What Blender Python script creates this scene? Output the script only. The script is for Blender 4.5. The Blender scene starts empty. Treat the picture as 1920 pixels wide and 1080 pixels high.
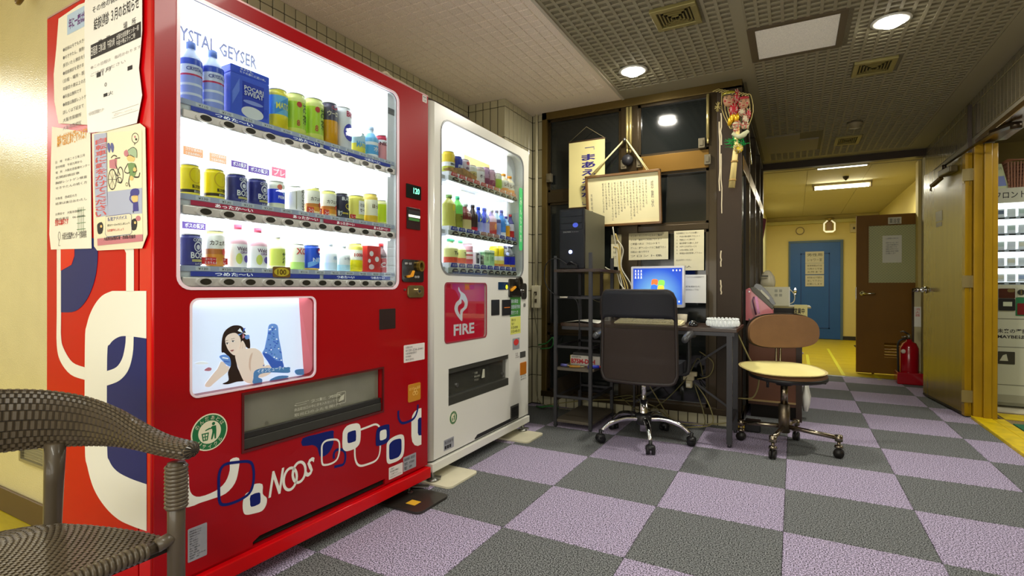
import bpy, bmesh, math, random
from mathutils import Vector, Matrix, geometry
random.seed(7)
SC = bpy.context.scene
COL = SC.collection
PI = math.pi

# ------------------------------------------------------------------ camera
FPX, PIT, YAW = 976.035, .00137868, .496354
CAM = Vector((1.034859, -2.338212, .970117)); ROLL = .002
_R = Vector((math.cos(YAW), math.sin(YAW), 0))
_F = Vector((-math.sin(YAW) * math.cos(PIT), math.cos(YAW) * math.cos(PIT), -math.sin(PIT)))
_U = _R.cross(_F)
_r = _R * math.cos(ROLL) + _U * math.sin(ROLL)
_u = _U * math.cos(ROLL) - _R * math.sin(ROLL)
cam = bpy.data.objects.new('camera', bpy.data.cameras.new('camera')); COL.objects.link(cam)
cam.data.sensor_width = 36; cam.data.lens = FPX / 1920 * 36; cam.data.clip_start = .05
cam.matrix_world = Matrix(((_r.x, _u.x, -_F.x, CAM.x), (_r.y, _u.y, -_F.y, CAM.y), (_r.z, _u.z, -_F.z, CAM.z), (0, 0, 0, 1)))
SC.camera = cam
def ray(u, v): return _F + _r * ((u - 960) / FPX) - _u * ((v - 540) / FPX)
# measured points of the photograph put onto real planes of the room
def at_x(u, v, x): d = ray(u, v); return CAM + d * ((x - CAM.x) / d.x)
def at_y(u, v, y): d = ray(u, v); return CAM + d * ((y - CAM.y) / d.y)
def at_z(u, v, z): d = ray(u, v); return CAM + d * ((z - CAM.z) / d.z)

# ------------------------------------------------------------------ world, lamps, exposure
SC.view_settings.view_transform = 'Standard'; SC.view_settings.look = 'None'
SC.view_settings.gamma = 1; SC.view_settings.use_curve_mapping = False
SC.view_settings.exposure = 0.0
w = bpy.data.worlds.new('world'); SC.world = w; w.use_nodes = True
w.node_tree.nodes['Background'].inputs[0].default_value = (.9, .88, .8, 1)
w.node_tree.nodes['Background'].inputs[1].default_value = .25
def area(name, loc, size, power, col=(1, .96, .88), sy=None, rot=(0, 0, 0), shape='RECTANGLE', spread=PI):
    l = bpy.data.lights.new(name, 'AREA'); l.shape = shape; l.size = size
    if shape == 'RECTANGLE': l.size_y = sy or size
    l.energy = power; l.color = col; l.spread = spread
    o = bpy.data.objects.new(name, l); o.location = loc; o.rotation_euler = rot; COL.objects.link(o); return o
# ceiling lamps of the lobby: two downlights in view, two unseen lobby lamps added for fill
area('downlight_lamp', (.10, 1.056, 2.36), .13, 16, (1, .95, .82), shape='DISK')
area('downlight_lamp', (1.488, 1.071, 2.36), .13, 22, (1, .95, .82), shape='DISK')
area('lobby_fill_lamp', (.9, -.9, 2.37), 1.2, 20, (1, .98, .87), sy=.2)
area('lobby_fill_lamp', (.6, -3.0, 2.37), 1.2, 26, (1, .98, .87), sy=.25)
area('side_room_lamp', (-4.5, -2.3, 2.33), 1.2, 62, (1, .99, .93), sy=.5)
area('side_room_lamp', (-2.6, -3.0, 2.36), 1.2, 16, (1, .98, .90), sy=.25)
# unseen fill panel added behind the camera for frontal light
area('rear_fill_light', (.4, -3.58, 1.35), 3.0, 72, (1, .98, .90), sy=1.9, rot=(math.radians(108), 0, 0))
area('corridor_lamp', (1.57, 5.6, 2.22), 1.1, 28, (1, .975, .80), sy=.1)
area('corridor_lamp', (1.2, 7.6, 2.28), .8, 16, (1, .97, .78), sy=.2)
area('tobacco_room_lamp', (3.3, 2.0, 2.2), 1.1, 18, (1, .97, .88), sy=.12)

# ------------------------------------------------------------------ materials
def lin(c):
    c /= 255.0
    return c / 12.92 if c <= .04045 else ((c + .055) / 1.055) ** 2.4
MC = {}
def mat(name, rgb, rough=.5, metal=0, emit=0, ecol=None, var=0, vscale=30, bump=0, bscale=200, coat=0, alpha=1, spec=.5, trans=0, ior=1.45, speck=None, stretch=None):
    if name in MC: return MC[name]
    m = bpy.data.materials.new(name); m.use_nodes = True; nt = m.node_tree; N = nt.nodes; L = nt.links
    b = N['Principled BSDF']; c = (lin(rgb[0]), lin(rgb[1]), lin(rgb[2]), 1)
    b.inputs['Base Color'].default_value = c; b.inputs['Roughness'].default_value = rough
    b.inputs['Metallic'].default_value = metal; b.inputs['Coat Weight'].default_value = coat
    b.inputs['Specular IOR Level'].default_value = spec; b.inputs['Alpha'].default_value = alpha
    b.inputs['Transmission Weight'].default_value = trans; b.inputs['IOR'].default_value = ior
    b.inputs['Coat Roughness'].default_value = .06
    if emit:
        e = ecol or rgb
        b.inputs['Emission Color'].default_value = (lin(e[0]), lin(e[1]), lin(e[2]), 1)
        b.inputs['Emission Strength'].default_value = emit
    if var or bump or speck:
        tc = N.new('ShaderNodeTexCoord'); src = tc.outputs['Object']
        if stretch:
            mp = N.new('ShaderNodeMapping'); mp.inputs['Scale'].default_value = stretch; L.new(src, mp.inputs[0]); src = mp.outputs[0]
    if var:
        n = N.new('ShaderNodeTexNoise'); n.inputs['Scale'].default_value = vscale; n.inputs['Detail'].default_value = 4
        L.new(src, n.inputs[0])
        r = N.new('ShaderNodeValToRGB'); r.color_ramp.elements[0].position = .3; r.color_ramp.elements[1].position = .7
        r.color_ramp.elements[0].color = tuple(x * (1 - var) for x in c[:3]) + (1,)
        r.color_ramp.elements[1].color = tuple(min(1, x * (1 + var)) for x in c[:3]) + (1,)
        L.new(n.outputs[0], r.inputs[0]); L.new(r.outputs[0], b.inputs['Base Color'])
        last = r.outputs[0]
    if speck:
        sc, lo, hi = speck
        n = N.new('ShaderNodeTexNoise'); n.inputs['Scale'].default_value = sc; n.inputs['Detail'].default_value = 2
        L.new(src, n.inputs[0])
        r = N.new('ShaderNodeValToRGB'); r.color_ramp.elements[0].position = .41; r.color_ramp.elements[1].position = .59
        r.color_ramp.elements[0].color = tuple(x * lo for x in c[:3]) + (1,)
        r.color_ramp.elements[1].color = tuple(min(1, x * hi) for x in c[:3]) + (1,)
        L.new(n.outputs[0], r.inputs[0]); L.new(r.outputs[0], b.inputs['Base Color'])
    if bump:
        n = N.new('ShaderNodeTexNoise'); n.inputs['Scale'].default_value = bscale; n.inputs['Detail'].default_value = 3
        L.new(src, n.inputs[0]); bp = N.new('ShaderNodeBump'); bp.inputs['Strength'].default_value = bump
        bp.inputs['Distance'].default_value = .004; L.new(n.outputs[0], bp.inputs['Height']); L.new(bp.outputs[0], b.inputs['Normal'])
    MC[name] = m; return m
def pane_mat(name, tint=(235, 240, 240), refl=.08, rough=.02):
    if name in MC: return MC[name]
    m = bpy.data.materials.new(name); m.use_nodes = True; nt = m.node_tree; N = nt.nodes; L = nt.links
    N.remove(N['Principled BSDF']); t = N.new('ShaderNodeBsdfTransparent'); g = N.new('ShaderNodeBsdfGlossy'); x = N.new('ShaderNodeMixShader')
    t.inputs[0].default_value = (lin(tint[0]), lin(tint[1]), lin(tint[2]), 1); g.inputs['Roughness'].default_value = rough
    f = N.new('ShaderNodeLayerWeight'); f.inputs[0].default_value = .5; p = N.new('ShaderNodeMath'); p.operation = 'POWER'; p.inputs[1].default_value = 4
    q = N.new('ShaderNodeMath'); q.operation = 'MULTIPLY_ADD'; q.inputs[1].default_value = .5; q.inputs[2].default_value = refl / 2
    L.new(f.outputs['Facing'], p.inputs[0]); L.new(p.outputs[0], q.inputs[0]); L.new(q.outputs[0], x.inputs[0]); L.new(t.outputs[0], x.inputs[1]); L.new(g.outputs[0], x.inputs[2])
    L.new(x.outputs[0], N['Material Output'].inputs[0]); MC[name] = m; return m
def col(r, g, b, rough=.5, **k): return mat('c%d_%d_%d_%d_%s' % (r, g, b, int(rough * 100), '_'.join('%s%s' % (a, v) for a, v in k.items())), (r, g, b), rough, **k)

# ------------------------------------------------------------------ mesh builder
ORG = {}
_tc = {}
def text_geo(s, bold=0, shear=0):
    k = (s, bold, shear)
    if k in _tc: return _tc[k]
    cu = bpy.data.curves.new('t', 'FONT'); cu.body = s; cu.resolution_u = 2 if len(s) < 14 else 1; cu.fill_mode = 'FRONT'
    cu.offset = bold; cu.shear = shear
    o = bpy.data.objects.new('t', cu); me = bpy.data.meshes.new_from_object(o)
    v = [(p.co.x, p.co.y) for p in me.vertices]; f = [tuple(p.vertices) for p in me.polygons]
    bpy.data.objects.remove(o); bpy.data.curves.remove(cu); bpy.data.meshes.remove(me)
    if not v: _tc[k] = None; return None
    x0 = min(a for a, b in v); x1 = max(a for a, b in v); y0 = min(b for a, b in v); y1 = max(b for a, b in v)
    _tc[k] = (v, f, x0, x1, y0, y1); return _tc[k]
def rrect(x0, x1, z0, z1, r, n=5):
    p = []
    for cx, cz, a in ((x1 - r, z1 - r, 0), (x0 + r, z1 - r, 90), (x0 + r, z0 + r, 180), (x1 - r, z0 + r, 270)):
        for i in range(n + 1):
            t = math.radians(a + 90 * i / n); p.append((cx + r * math.cos(t), cz + r * math.sin(t)))
    return p
def circ(cx, cz, rx, rz=None, n=24, a0=0, a1=360):
    rz = rz or rx; full = abs(a1 - a0) >= 360; m = n if full else n + 1
    return [(cx + rx * math.cos(math.radians(a0 + (a1 - a0) * i / n)), cz + rz * math.sin(math.radians(a0 + (a1 - a0) * i / n))) for i in range(m)]
def smooth_path(pts, n=4, closed=False):
    P = [Vector(p) for p in pts]; out = []; N = len(P)
    for i in range(N if closed else N - 1):
        g = lambda k: P[k % N] if closed else P[max(0, min(N - 1, k))]
        p0, p1, p2, p3 = g(i - 1), g(i), g(i + 1), g(i + 2)
        for j in range(n):
            t = j / n
            out.append(.5 * ((2 * p1) + (p2 - p0) * t + (2 * p0 - 5 * p1 + 4 * p2 - p3) * t * t + (3 * p1 - p0 - 3 * p2 + p3) * t ** 3))
    if not closed: out.append(P[-1])
    return [tuple(p) for p in out]
class MB:
    def __init__(s, T=None): s.v = []; s.f = []; s.m = []; s.sm = []; s.T = T
    def add(s, V, F, m=0, smooth=False):
        k = len(s.v)
        for p in V:
            p = Vector(p)
            s.v.append(s.T @ p if s.T is not None else p)
        for f in F: s.f.append([i + k for i in f]); s.m.append(m); s.sm.append(smooth)
        return s
    def box(s, x0, x1, y0, y1, z0, z1, m=0):
        V = [(x, y, z) for x in (x0, x1) for y in (y0, y1) for z in (z0, z1)]
        return s.add(V, [(0, 1, 3, 2), (4, 6, 7, 5), (0, 4, 5, 1), (2, 3, 7, 6), (0, 2, 6, 4), (1, 5, 7, 3)], m)
    def bar(s, a, b, w, h=None, m=0, up=(0, 0, 1)):   # rectangular bar from a to b
        h = h or w; a = Vector(a); b = Vector(b); d = (b - a).normalized(); up = Vector(up)
        if abs(d.dot(up)) > .98: up = Vector((0, 1, 0))
        sd = d.cross(up).normalized(); u2 = sd.cross(d)
        V = [p + sd * (i * w / 2) + u2 * (j * h / 2) for p in (a, b) for i, j in ((-1, -1), (1, -1), (1, 1), (-1, 1))]
        return s.add(V, [(0, 1, 2, 3), (7, 6, 5, 4), (0, 4, 5, 1), (1, 5, 6, 2), (2, 6, 7, 3), (3, 7, 4, 0)], m)
    def prism(s, pts, d0, d1, m=0, holes=(), mside=None):   # outline in the local x,z plane, from depth d0 to d1
        loops = [pts] + list(holes); n = sum(len(l) for l in loops)
        tri = geometry.tessellate_polygon([[Vector((p[0], p[1], 0)) for p in l] for l in loops])
        V = [(p[0], d0, p[1]) for l in loops for p in l]
        if abs(d1 - d0) < 1e-9: return s.add(V, tri, m)
        s.add(V + [(p[0], d1, p[1]) for l in loops for p in l], [tuple(reversed(t)) for t in tri] + [tuple(i + n for i in t) for t in tri], m)
        k = len(s.v) - 2 * n; o = 0
        for l in loops:
            c = len(l)
            for i in range(c):
                j = (i + 1) % c; s.f.append([k + o + i, k + o + j, k + o + j + n, k + o + i + n]); s.m.append(m if mside is None else mside); s.sm.append(False)
            o += c
        return s
    def stroke(s, pts, w, d0, d1=None, m=0, closed=False):
        P = [Vector((p[0], p[1])) for p in pts]; n = len(P); L = []; R = []
        for i in range(n):
            a = P[(i - 1) % n] if closed or i else P[0]; b = P[(i + 1) % n] if closed or i < n - 1 else P[-1]
            t = (b - a); t = t.normalized() if t.length > 1e-9 else Vector((1, 0)); q = Vector((-t.y, t.x)) * w / 2
            L.append(P[i] + q); R.append(P[i] - q)
        V = [(p.x, d0, p.y) for p in L] + [(p.x, d0, p.y) for p in R]
        F = [(i, (i + 1) % n, n + (i + 1) % n, n + i) for i in range(n if closed else n - 1)]
        return s.add(V, F, m)
    def tube(s, pts, r, n=8, m=0, closed=False, caps=True):
        P = [Vector(p) for p in pts]; k = len(P); rr = r if isinstance(r, (list, tuple)) else [r] * k
        V = []; F = []; up = Vector((0, 0, 1)); prev = None
        for i in range(k):
            a = P[(i - 1) % k] if closed or i else P[0]; b = P[(i + 1) % k] if closed or i < k - 1 else P[-1]
            t = (b - a).normalized()
            if prev is None:
                q = t.cross(up); q = q.normalized() if q.length > .05 else t.cross(Vector((0, 1, 0))).normalized()
            else:
                q = prev - t * prev.dot(t); q = q.normalized() if q.length > 1e-6 else t.orthogonal().normalized()
            prev = q; e = t.cross(q)
            for j in range(n):
                an = 2 * PI * j / n; V.append(P[i] + (q * math.cos(an) + e * math.sin(an)) * rr[i])
        for i in range(k if closed else k - 1):
            i2 = (i + 1) % k
            for j in range(n): F.append((i * n + j, i * n + (j + 1) % n, i2 * n + (j + 1) % n, i2 * n + j))
        if caps and not closed: F += [tuple(range(n)), tuple(range((k - 1) * n, k * n))]
        return s.add(V, F, m, True)
    def cyl(s, a, b, r, r2=None, n=20, m=0):
        return s.tube([a, b], [r, r if r2 is None else r2], n, m)
    def lathe(s, c, prof, n=24, sx=1, sy=1, m=0, mats=None, smooth=True):   # prof: (radius, z)
        c = Vector(c); V = []; k = len(prof)
        for r, z in prof:
            for j in range(n):
                a = 2 * PI * j / n; V.append((c.x + r * sx * math.cos(a), c.y + r * sy * math.sin(a), c.z + z))
        b = len(s.v); s.add(V, [])
        for i in range(k - 1):
            mm = mats[i] if mats else m
            for j in range(n):
                s.f.append([b + i * n + j, b + i * n + (j + 1) % n, b + (i + 1) * n + (j + 1) % n, b + (i + 1) * n + j]); s.m.append(mm); s.sm.append(smooth)
        for i in (0, k - 1):
            if prof[i][0] > 1e-4:
                s.f.append([b + i * n + j for j in range(n)]); s.m.append((mats[min(i, k - 2)] if mats else m)); s.sm.append(False)
        return s
    def ball(s, c, rx, ry=None, rz=None, n=14, m=0):
        ry = ry or rx; rz = rz or rx; k = max(6, n // 2)
        return s.lathe(c, [(max(1e-5, math.sin(PI * i / k)), -rz * math.cos(PI * i / k)) for i in range(k + 1)], n, rx, ry, m)
    def text(s, t, x0, x1, z0, z1, d, m=0, bold=0, fit=False, shear=0, wrap=None, flip=False):
        g = text_geo(t, bold, shear)
        if not g: return s
        v, f, a0, a1, b0, b1 = g; kx = (x1 - x0) / max(1e-6, a1 - a0); kz = (z1 - z0) / max(1e-6, b1 - b0)
        if fit: kx = kz = min(abs(kx), abs(kz)); cx = (x0 + x1) / 2; x0 = cx - kx * (a1 - a0) / 2; cz = (z0 + z1) / 2; z0 = cz - kz * (b1 - b0) / 2
        V = []
        for a, b in v:
            x = x0 + (a - a0) * kx; z = z0 + (b - b0) * kz
            if wrap: cx, cy, r = wrap; an = (x - cx) / r; V.append((cx + r * math.sin(an), cy + r * math.cos(an), z))
            else: V.append((x, d, z))
        return s.add(V, f, m)
    def vtext(s, t, x0, x1, z0, z1, d, m=0, bold=0):   # written downwards
        h = (z1 - z0) / len(t)
        for i, ch in enumerate(t):
            if ch == ' ': continue
            a = z1 - h * (i + 1)
            if ch in '「」':
                y = .78 if ch == '」' else .22; sg = 1 if ch == '「' else -1; xm = (x0 + x1) / 2; w = (x1 - x0) / 2
                zz = a + h * (1 - y) ; s.stroke([(xm - sg * w * .5, zz), (xm + sg * w * .8, zz), (xm + sg * w * .8, zz - sg * h * .35)], h * .09, d, m=m)
            else: s.text(ch, x0, x1, a + h * .08, a + h * .92, d, m, bold)
        return s
    def lines(s, T, x0, x1, z0, z1, d, m=0, ragged=True, fill=.6):
        n = len(T); h = (z1 - z0) / n; mx = max(len(t) for t in T)
        for i, t in enumerate(T):
            if not t: continue
            zt = z1 - i * h; w = (x1 - x0) * (len(t) / mx if ragged else 1)
            s.text(t, x0, x0 + w, zt - h * (.5 + fill / 2), zt - h * (.5 - fill / 2), d, m)
        return s
    def build(s, name, mats, parent=None, org=None, bevel=0, seg=2, label=None, kind=None, closed=True):
        o0 = ORG[parent.name] if parent is not None else Vector(org if org is not None else (0, 0, 0))
        me = bpy.data.meshes.new(name)
        me.from_pydata([p - o0 for p in s.v], [], s.f)
        for mt in (mats if isinstance(mats, (list, tuple)) else [mats]): me.materials.append(mt)
        for i, p in enumerate(me.polygons): p.material_index = s.m[i]; p.use_smooth = s.sm[i]
        if closed:
            bm = bmesh.new(); bm.from_mesh(me); bmesh.ops.recalc_face_normals(bm, faces=bm.faces); bm.to_mesh(me); bm.free()
        o = bpy.data.objects.new(name, me); COL.objects.link(o)
        if parent is not None: o.parent = parent
        else: o.location = o0
        ORG[o.name] = o0
        if bevel:
            b = o.modifiers.new('bevel', 'BEVEL'); b.width = bevel; b.segments = seg; b.limit_method = 'ANGLE'; b.angle_limit = .6
        if label: o['label'] = label
        if kind: o['kind'] = kind
        return o
def tag(o, label, cat, group=None):
    o['label'] = label; o['category'] = cat
    if group: o['group'] = group
    return o
def thing(name, label, cat, loc, group=None):
    o = bpy.data.objects.new(name, None); COL.objects.link(o); o.location = loc; ORG[o.name] = Vector(loc)
    o.empty_display_size = .1
    return tag(o, label, cat, group)
def struct(o): o['kind'] = 'structure'; return o
class Frame:   # a vertical plane: origin, rightwards direction as seen from the front, outward normal
    def __init__(s, o, ex, n):
        s.o = Vector(o); s.ex = Vector(ex).normalized(); s.n = Vector(n).normalized()
        s.T = Matrix(((s.ex.x, s.n.x, 0, s.o.x), (s.ex.y, s.n.y, 0, s.o.y), (s.ex.z, s.n.z, 1, s.o.z), (0, 0, 0, 1)))
    def px(s, u, v, d=0):
        r = ray(u, v); o = s.o + s.n * d; t = (o - CAM).dot(s.n) / r.dot(s.n); p = CAM + r * t - o
        return (p.dot(s.ex), p.z)
    def P(s, pts, d=0): return [s.px(u, v, d) for u, v in pts]
    def mb(s): return MB(s.T)
    def W(s, x, d, z): return s.T @ Vector((x, d, z))

WHITE = mat('white_paint', (225, 225, 218), .35, coat=.3)
BLACKP = mat('black_plastic', (28, 28, 30), .4)
CHROME = mat('chrome', (225, 225, 225), .12, metal=1)
STEEL = mat('brushed_steel', (150, 150, 146), .35, metal=1)
DARKM = mat('dark_metal', (42, 42, 46), .45, metal=.3)
PAPER = mat('paper', (238, 236, 222), .8, bump=.15, bscale=40)
INK = mat('black_ink', (35, 33, 38), .7)
GREYINK = mat('grey_ink', (95, 92, 90), .7)
REDINK = mat('red_ink', (205, 50, 45), .7)
BLUEINK = mat('blue_ink', (40, 40, 130), .7)
WHITEINK = mat('white_ink', (235, 232, 225), .6)
# ================================================================== THE ROOM
H = 2.40; XL, XP, XR = -1.22, -.89, 2.22; YP, YB, YH = 1.10, 1.57, 4.40
GROUT = mat('dark_grout', (26, 22, 16), .9)
CREAM = mat('cream_wallpaper', (208, 200, 158), .17, bump=.32, bscale=190, var=.03, vscale=8, spec=.6)
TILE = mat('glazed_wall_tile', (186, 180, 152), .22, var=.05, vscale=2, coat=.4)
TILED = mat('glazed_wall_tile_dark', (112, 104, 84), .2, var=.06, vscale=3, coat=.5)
BRONZE = mat('bronze_aluminium', (56, 45, 26), .3, metal=.55, coat=.2)
GOLDB = mat('brass_aluminium', (106, 88, 46), .32, metal=.6)
DKGLASS = mat('smoked_glass', (26, 29, 28), .09, coat=.2, bump=.02, bscale=30)
CEILM = mat('ceiling_board', (240, 226, 208), .9, speck=(220, .86, 1.08), bump=.2, bscale=160)
CEILD = mat('ceiling_board_dark', (122, 115, 92), .9, speck=(200, .85, 1.1), bump=.2, bscale=160)
CEILR = mat('ceiling_rib', (150, 143, 118), .85)
SKIRT = mat('brown_skirting', (86, 66, 36), .5)
# carpet: 50 cm tiles, each its own piece
def carpet(name, rgb):
    m = mat(name, rgb, .97, speck=(205, .2, 2.0), bump=.15, bscale=300, spec=.1); return m
CPURPLE = carpet('purple_carpet', (150, 140, 163)); CGREY = carpet('grey_carpet', (100, 102, 103))
fl = struct(MB().box(XL - .05, 2.2, -3.6, YH, -.04, -.008).build('floor', mat('floor_screed', (50, 48, 46), .9)))
tm = {}
def tile_mesh(w, h, mt):
    k = (round(w, 4), round(h, 4), mt.name)
    if k not in tm:
        g = .0008; b = .004
        V = [(g, g, -.008), (w - g, g, -.008), (w - g, h - g, -.008), (g, h - g, -.008), (g, g, -.002), (w - g, g, -.002), (w - g, h - g, -.002), (g, h - g, -.002),
             (b, b, 0), (w - b, b, 0), (w - b, h - b, 0), (b, h - b, 0)]
        F = [(0, 1, 5, 4), (1, 2, 6, 5), (2, 3, 7, 6), (3, 0, 4, 7), (4, 5, 9, 8), (5, 6, 10, 9), (6, 7, 11, 10), (7, 4, 8, 11), (8, 9, 10, 11)]
        me = bpy.data.meshes.new('carpet_tile'); me.from_pydata(V, [], F); me.materials.append(mt); tm[k] = me
    return tm[k]
for i in range(-3, 5):
    for j in range(-7, 9):
        x0 = max(XL - .05, i * .5); x1 = min(2.2, i * .5 + .5); y0 = j * .5; y1 = min(YH, y0 + .5)
        if x1 - x0 < .02 or y1 - y0 < .02: continue
        o = bpy.data.objects.new('carpet_tile', tile_mesh(x1 - x0, y1 - y0, CPURPLE if (i + j) % 2 else CGREY))
        o.location = (x0, y0, 0); o.parent = fl; COL.objects.link(o)
YFLOOR = mat('yellow_vinyl_floor', (178, 162, 34), .25, var=.12, vscale=6, stretch=(1, 6, 1), coat=.3)
struct(MB().box(-6, XL - .05, -3.6, -1.38, -.04, -.001).build('floor_side_room', YFLOOR))
fc = struct(MB().box(.5, 2.5, YH, 9.3, -.04, -.004).build('floor_corridor', YFLOOR))
YF2 = mat('yellow_floor_board', (186, 164, 10), .4, var=.15, vscale=5, stretch=(.7, 8, 1), spec=.3)
for j in range(14):   # boards
    y0 = YH + .05 + j * .34
    MB().box(.55, 2.45, y0, y0 + .334, -.004, 0).build('floor_board', YF2, fc)
TAPE = mat('yellow_tape', (206, 200, 30), .5)
for a, b in (((1552, 654), (1582, 704)), ((1513, 665), (1520, 704)), ((1640, 703), (1650, 712))):
    p = at_z(*a, .001); q = at_z(*b, .001)
    t = MB().bar((p.x, p.y, .0015), (q.x, q.y, .0015), .035, .002).build('floor_tape', TAPE, org=(p.x, p.y, 0))
    tag(t, {1552: 'long yellow tape line on the corridor floor before the brown door', 1513: 'short yellow tape line on the corridor floor just right of the stool backrest', 1640: 'short yellow tape piece under the brown glazed door'}[a[0]], 'tape')
struct(MB().box(XP + .1, XR, YH - .02, YH + .03, 0, .006).build('trim_1', STEEL, bevel=.002))
m = MB(); p = at_z(1605, 652, 0); m.box(p.x, p.x + .5, p.y, p.y + .35, 0, .008).box(p.x + .03, p.x + .47, p.y + .03, p.y + .32, .008, .010, 1)
tag(m.build('door_mat', [mat('mat_edge', (40, 34, 26), .8), mat('mat_grey', (95, 88, 72), .9, speck=(90, .6, 1.3))], org=(p.x, p.y, 0)), 'small dark mat on the yellow corridor floor behind the brown door', 'mat')
m = MB(); p = at_z(1492, 663, 0); m.box(p.x - .08, p.x + .1, p.y - .03, p.y + .06, 0, .02)
tag(m.build('paper_sheet', mat('pale_lilac', (150, 140, 150), .8), org=(p.x, p.y, 0)), 'small pale sheet lying on the corridor floor beside the brown cabinet', 'paper')

# walls -------------------------------------------------------------------
struct(MB().box(-6, XL, -1.40, -1.30, 0, H).build('wall_cream', CREAM))
struct(MB().box(-6, XL, -1.412, -1.40, 0, .10).build('baseboard_cream', SKIRT, bevel=.003))
wl = struct(MB().box(XL - .1, XL - .008, -1.4, YP + .1, 0, H).build('wall_left', GROUT))
wp = struct(MB().box(XL, XP - .008, YP + .008, YB + .2, 0, H).build('wall_pillar', GROUT))
wb = struct(MB().box(XP - .05, -.79, YB + .008, YB + .2, 0, H).build('wall_back', GROUT))
wr = struct(MB().box(XR + .008, XR + .12, 2.75, YH + .35, 0, H).box(XR + .008, XR + .12, -.2, 2.75, 2.06, H).box(XR + .008, XR + .12, -3.6, -.2, 0, H).build('wall_right', mat('pale_grout', (150, 142, 122), .8)))
ROWS = [(2.345, H - .002)] + [(2.107 - .2335 * k + .005, 2.3405 - .2335 * k) for k in range(10)]
def wtile(par, W, z0, z1, axis, c, y0, nrm, mt):
    w = W - .006; h = z1 - z0; k = ('wt', round(w, 4), round(h, 4), axis, nrm, mt.name)
    if k not in tm:
        t = .008; b = .002; q = [(0, 0), (w, 0), (w, h), (0, h)]; q2 = [(b, b), (w - b, b), (w - b, h - b), (b, h - b)]
        P = [(a, 0, z) for a, z in q] + [(a, t - b, z) for a, z in q] + [(a, t, z) for a, z in q2]
        F = [(0, 1, 5, 4), (1, 2, 6, 5), (2, 3, 7, 6), (3, 0, 4, 7), (4, 5, 9, 8), (5, 6, 10, 9), (6, 7, 11, 10), (7, 4, 8, 11), (8, 9, 10, 11)]
        V = [((nrm * y, x, z) if axis == 'y' else (x, nrm * y, z)) for x, y, z in P]
        me = bpy.data.meshes.new('wall_tile'); me.from_pydata(V, [], F); me.materials.append(mt); tm[k] = me
    o = bpy.data.objects.new('wall_tile', tm[k]); o.location = (c - nrm * .008, y0 + .003, z0) if axis == 'y' else (y0 + .003, c - nrm * .008, z0)
    o.parent = par; COL.objects.link(o)
P_ = .0672
for r in ROWS[:4]:
    y = YP - P_
    while y > -1.4: wtile(wl, P_, *r, 'y', XL, y, 1, TILE); y -= P_
    for i in range(5): wtile(wp, .066, *r, 'x', YP, XL + i * .066, -1, TILE)
    for i in range(7): wtile(wp, P_, *r, 'y', XP, YP + i * P_, 1, TILE)
    y = YH - P_
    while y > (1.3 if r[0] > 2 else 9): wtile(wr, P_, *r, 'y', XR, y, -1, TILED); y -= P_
for r in ROWS:
    for i in (0, 1): wtile(wb, .05, *r, 'x', YB, XP + i * .05, -1, TILE)
for r in ROWS[4:]:
    for i in (4, 5, 6): wtile(wp, P_, *r, 'y', XP, YP + i * P_, 1, TILE)
# curb of the glazed booth
wk = struct(MB().box(-.79, .72, YB + .008, YB + .2, 0, .085).build('wall_curb', GROUT))
for i in range(22): wtile(wk, .0675, 0, .078, 'x', YB, -.785 + i * .0675, -1, TILE)
# wall behind the camera closes the lobby
struct(MB().box(-6, XR + .1, -3.7, -3.6, 0, H).build('wall_rear', CREAM))
struct(MB().box(-6.1, -6, -3.7, -1.3, 0, H).build('wall_side', CREAM))

# ceiling ---------------------------------------------------------------
ce = struct(MB().box(-6, XR + .1, -3.7, YH, H + .008, H + .06).build('ceiling', CEILD))
MB().box(-6, -.11, -3.7, YB + .1, H, H + .012).build('ceiling_board', CEILM, ce)
m = MB()
for i in range(16):
    for j in range(74):
        x = -1.13 + i * .0625; y = -3.3 + j * .0625
        if y > YP - .12 and x < XP + .06: continue
        if y > YB - .24: continue
        a, b = .0275, .0295
        V = [(x + sx * b, y + sy * b, H + .001) for sx, sy in ((-1, -1), (1, -1), (1, 1), (-1, 1))] + [(x + sx * a, y + sy * a, H - .005) for sx, sy in ((-1, -1), (1, -1), (1, 1), (-1, 1))]
        m.add(V, [(0, 1, 5, 4), (1, 2, 6, 5), (2, 3, 7, 6), (3, 0, 4, 7), (4, 5, 6, 7)])
m.build('ceiling_relief', CEILM, ce, kind='stuff', closed=False)
MB().box(-.118, -.10, -3.7, YB, H - .006, H + .01).build('ceiling_trim', mat('trim_grey', (190, 180, 160), .5), ce)
# egg-crate relief of the darker ceiling
holes = [(.80, 1.28, .82, 1.29), (.36, .61, .36, .61), (1.36, 1.62, 1.6, 1.87), (1.37, 1.6, 3.46, 3.8), (.78, 1.26, 3.16, 3.9)]
def free(x, y): return not any(a < x < b and c < y < d for a, b, c, d in holes)
m = MB()
for (xa, xb, ya, yb) in ((-.09, .74, -3.3, 1.36), (.80, 2.06, -3.3, 4.2)):
    n = int((xb - xa) / .0595)
    for i in range(n + 1):
        x = xa + i * .0595; seg = None; y = ya
        while y <= yb + .001:
            f_ = free(x, y) and y < yb
            if f_ and seg is None: seg = y
            if not f_ and seg is not None: m.box(x - .008, x + .008, seg, y, H + .001, H + .009); seg = None
            y += .02
    k = int((yb - ya) / .052)
    for j in range(k + 1):
        y = ya + j * .052; x = xa; seg = None
        while x <= xb + .001:
            f_ = free(x, y) and x < xb
            if f_ and seg is None: seg = x
            if not f_ and seg is not None: m.box(seg, x, y - .007, y + .007, H + .002, H + .009); seg = None
            x += .0595 / 2
        if seg is not None: m.box(seg, xb, y - .007, y + .007, H + .002, H + .009)
m.build('ceiling_ribs', CEILR, ce, kind='stuff')
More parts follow.
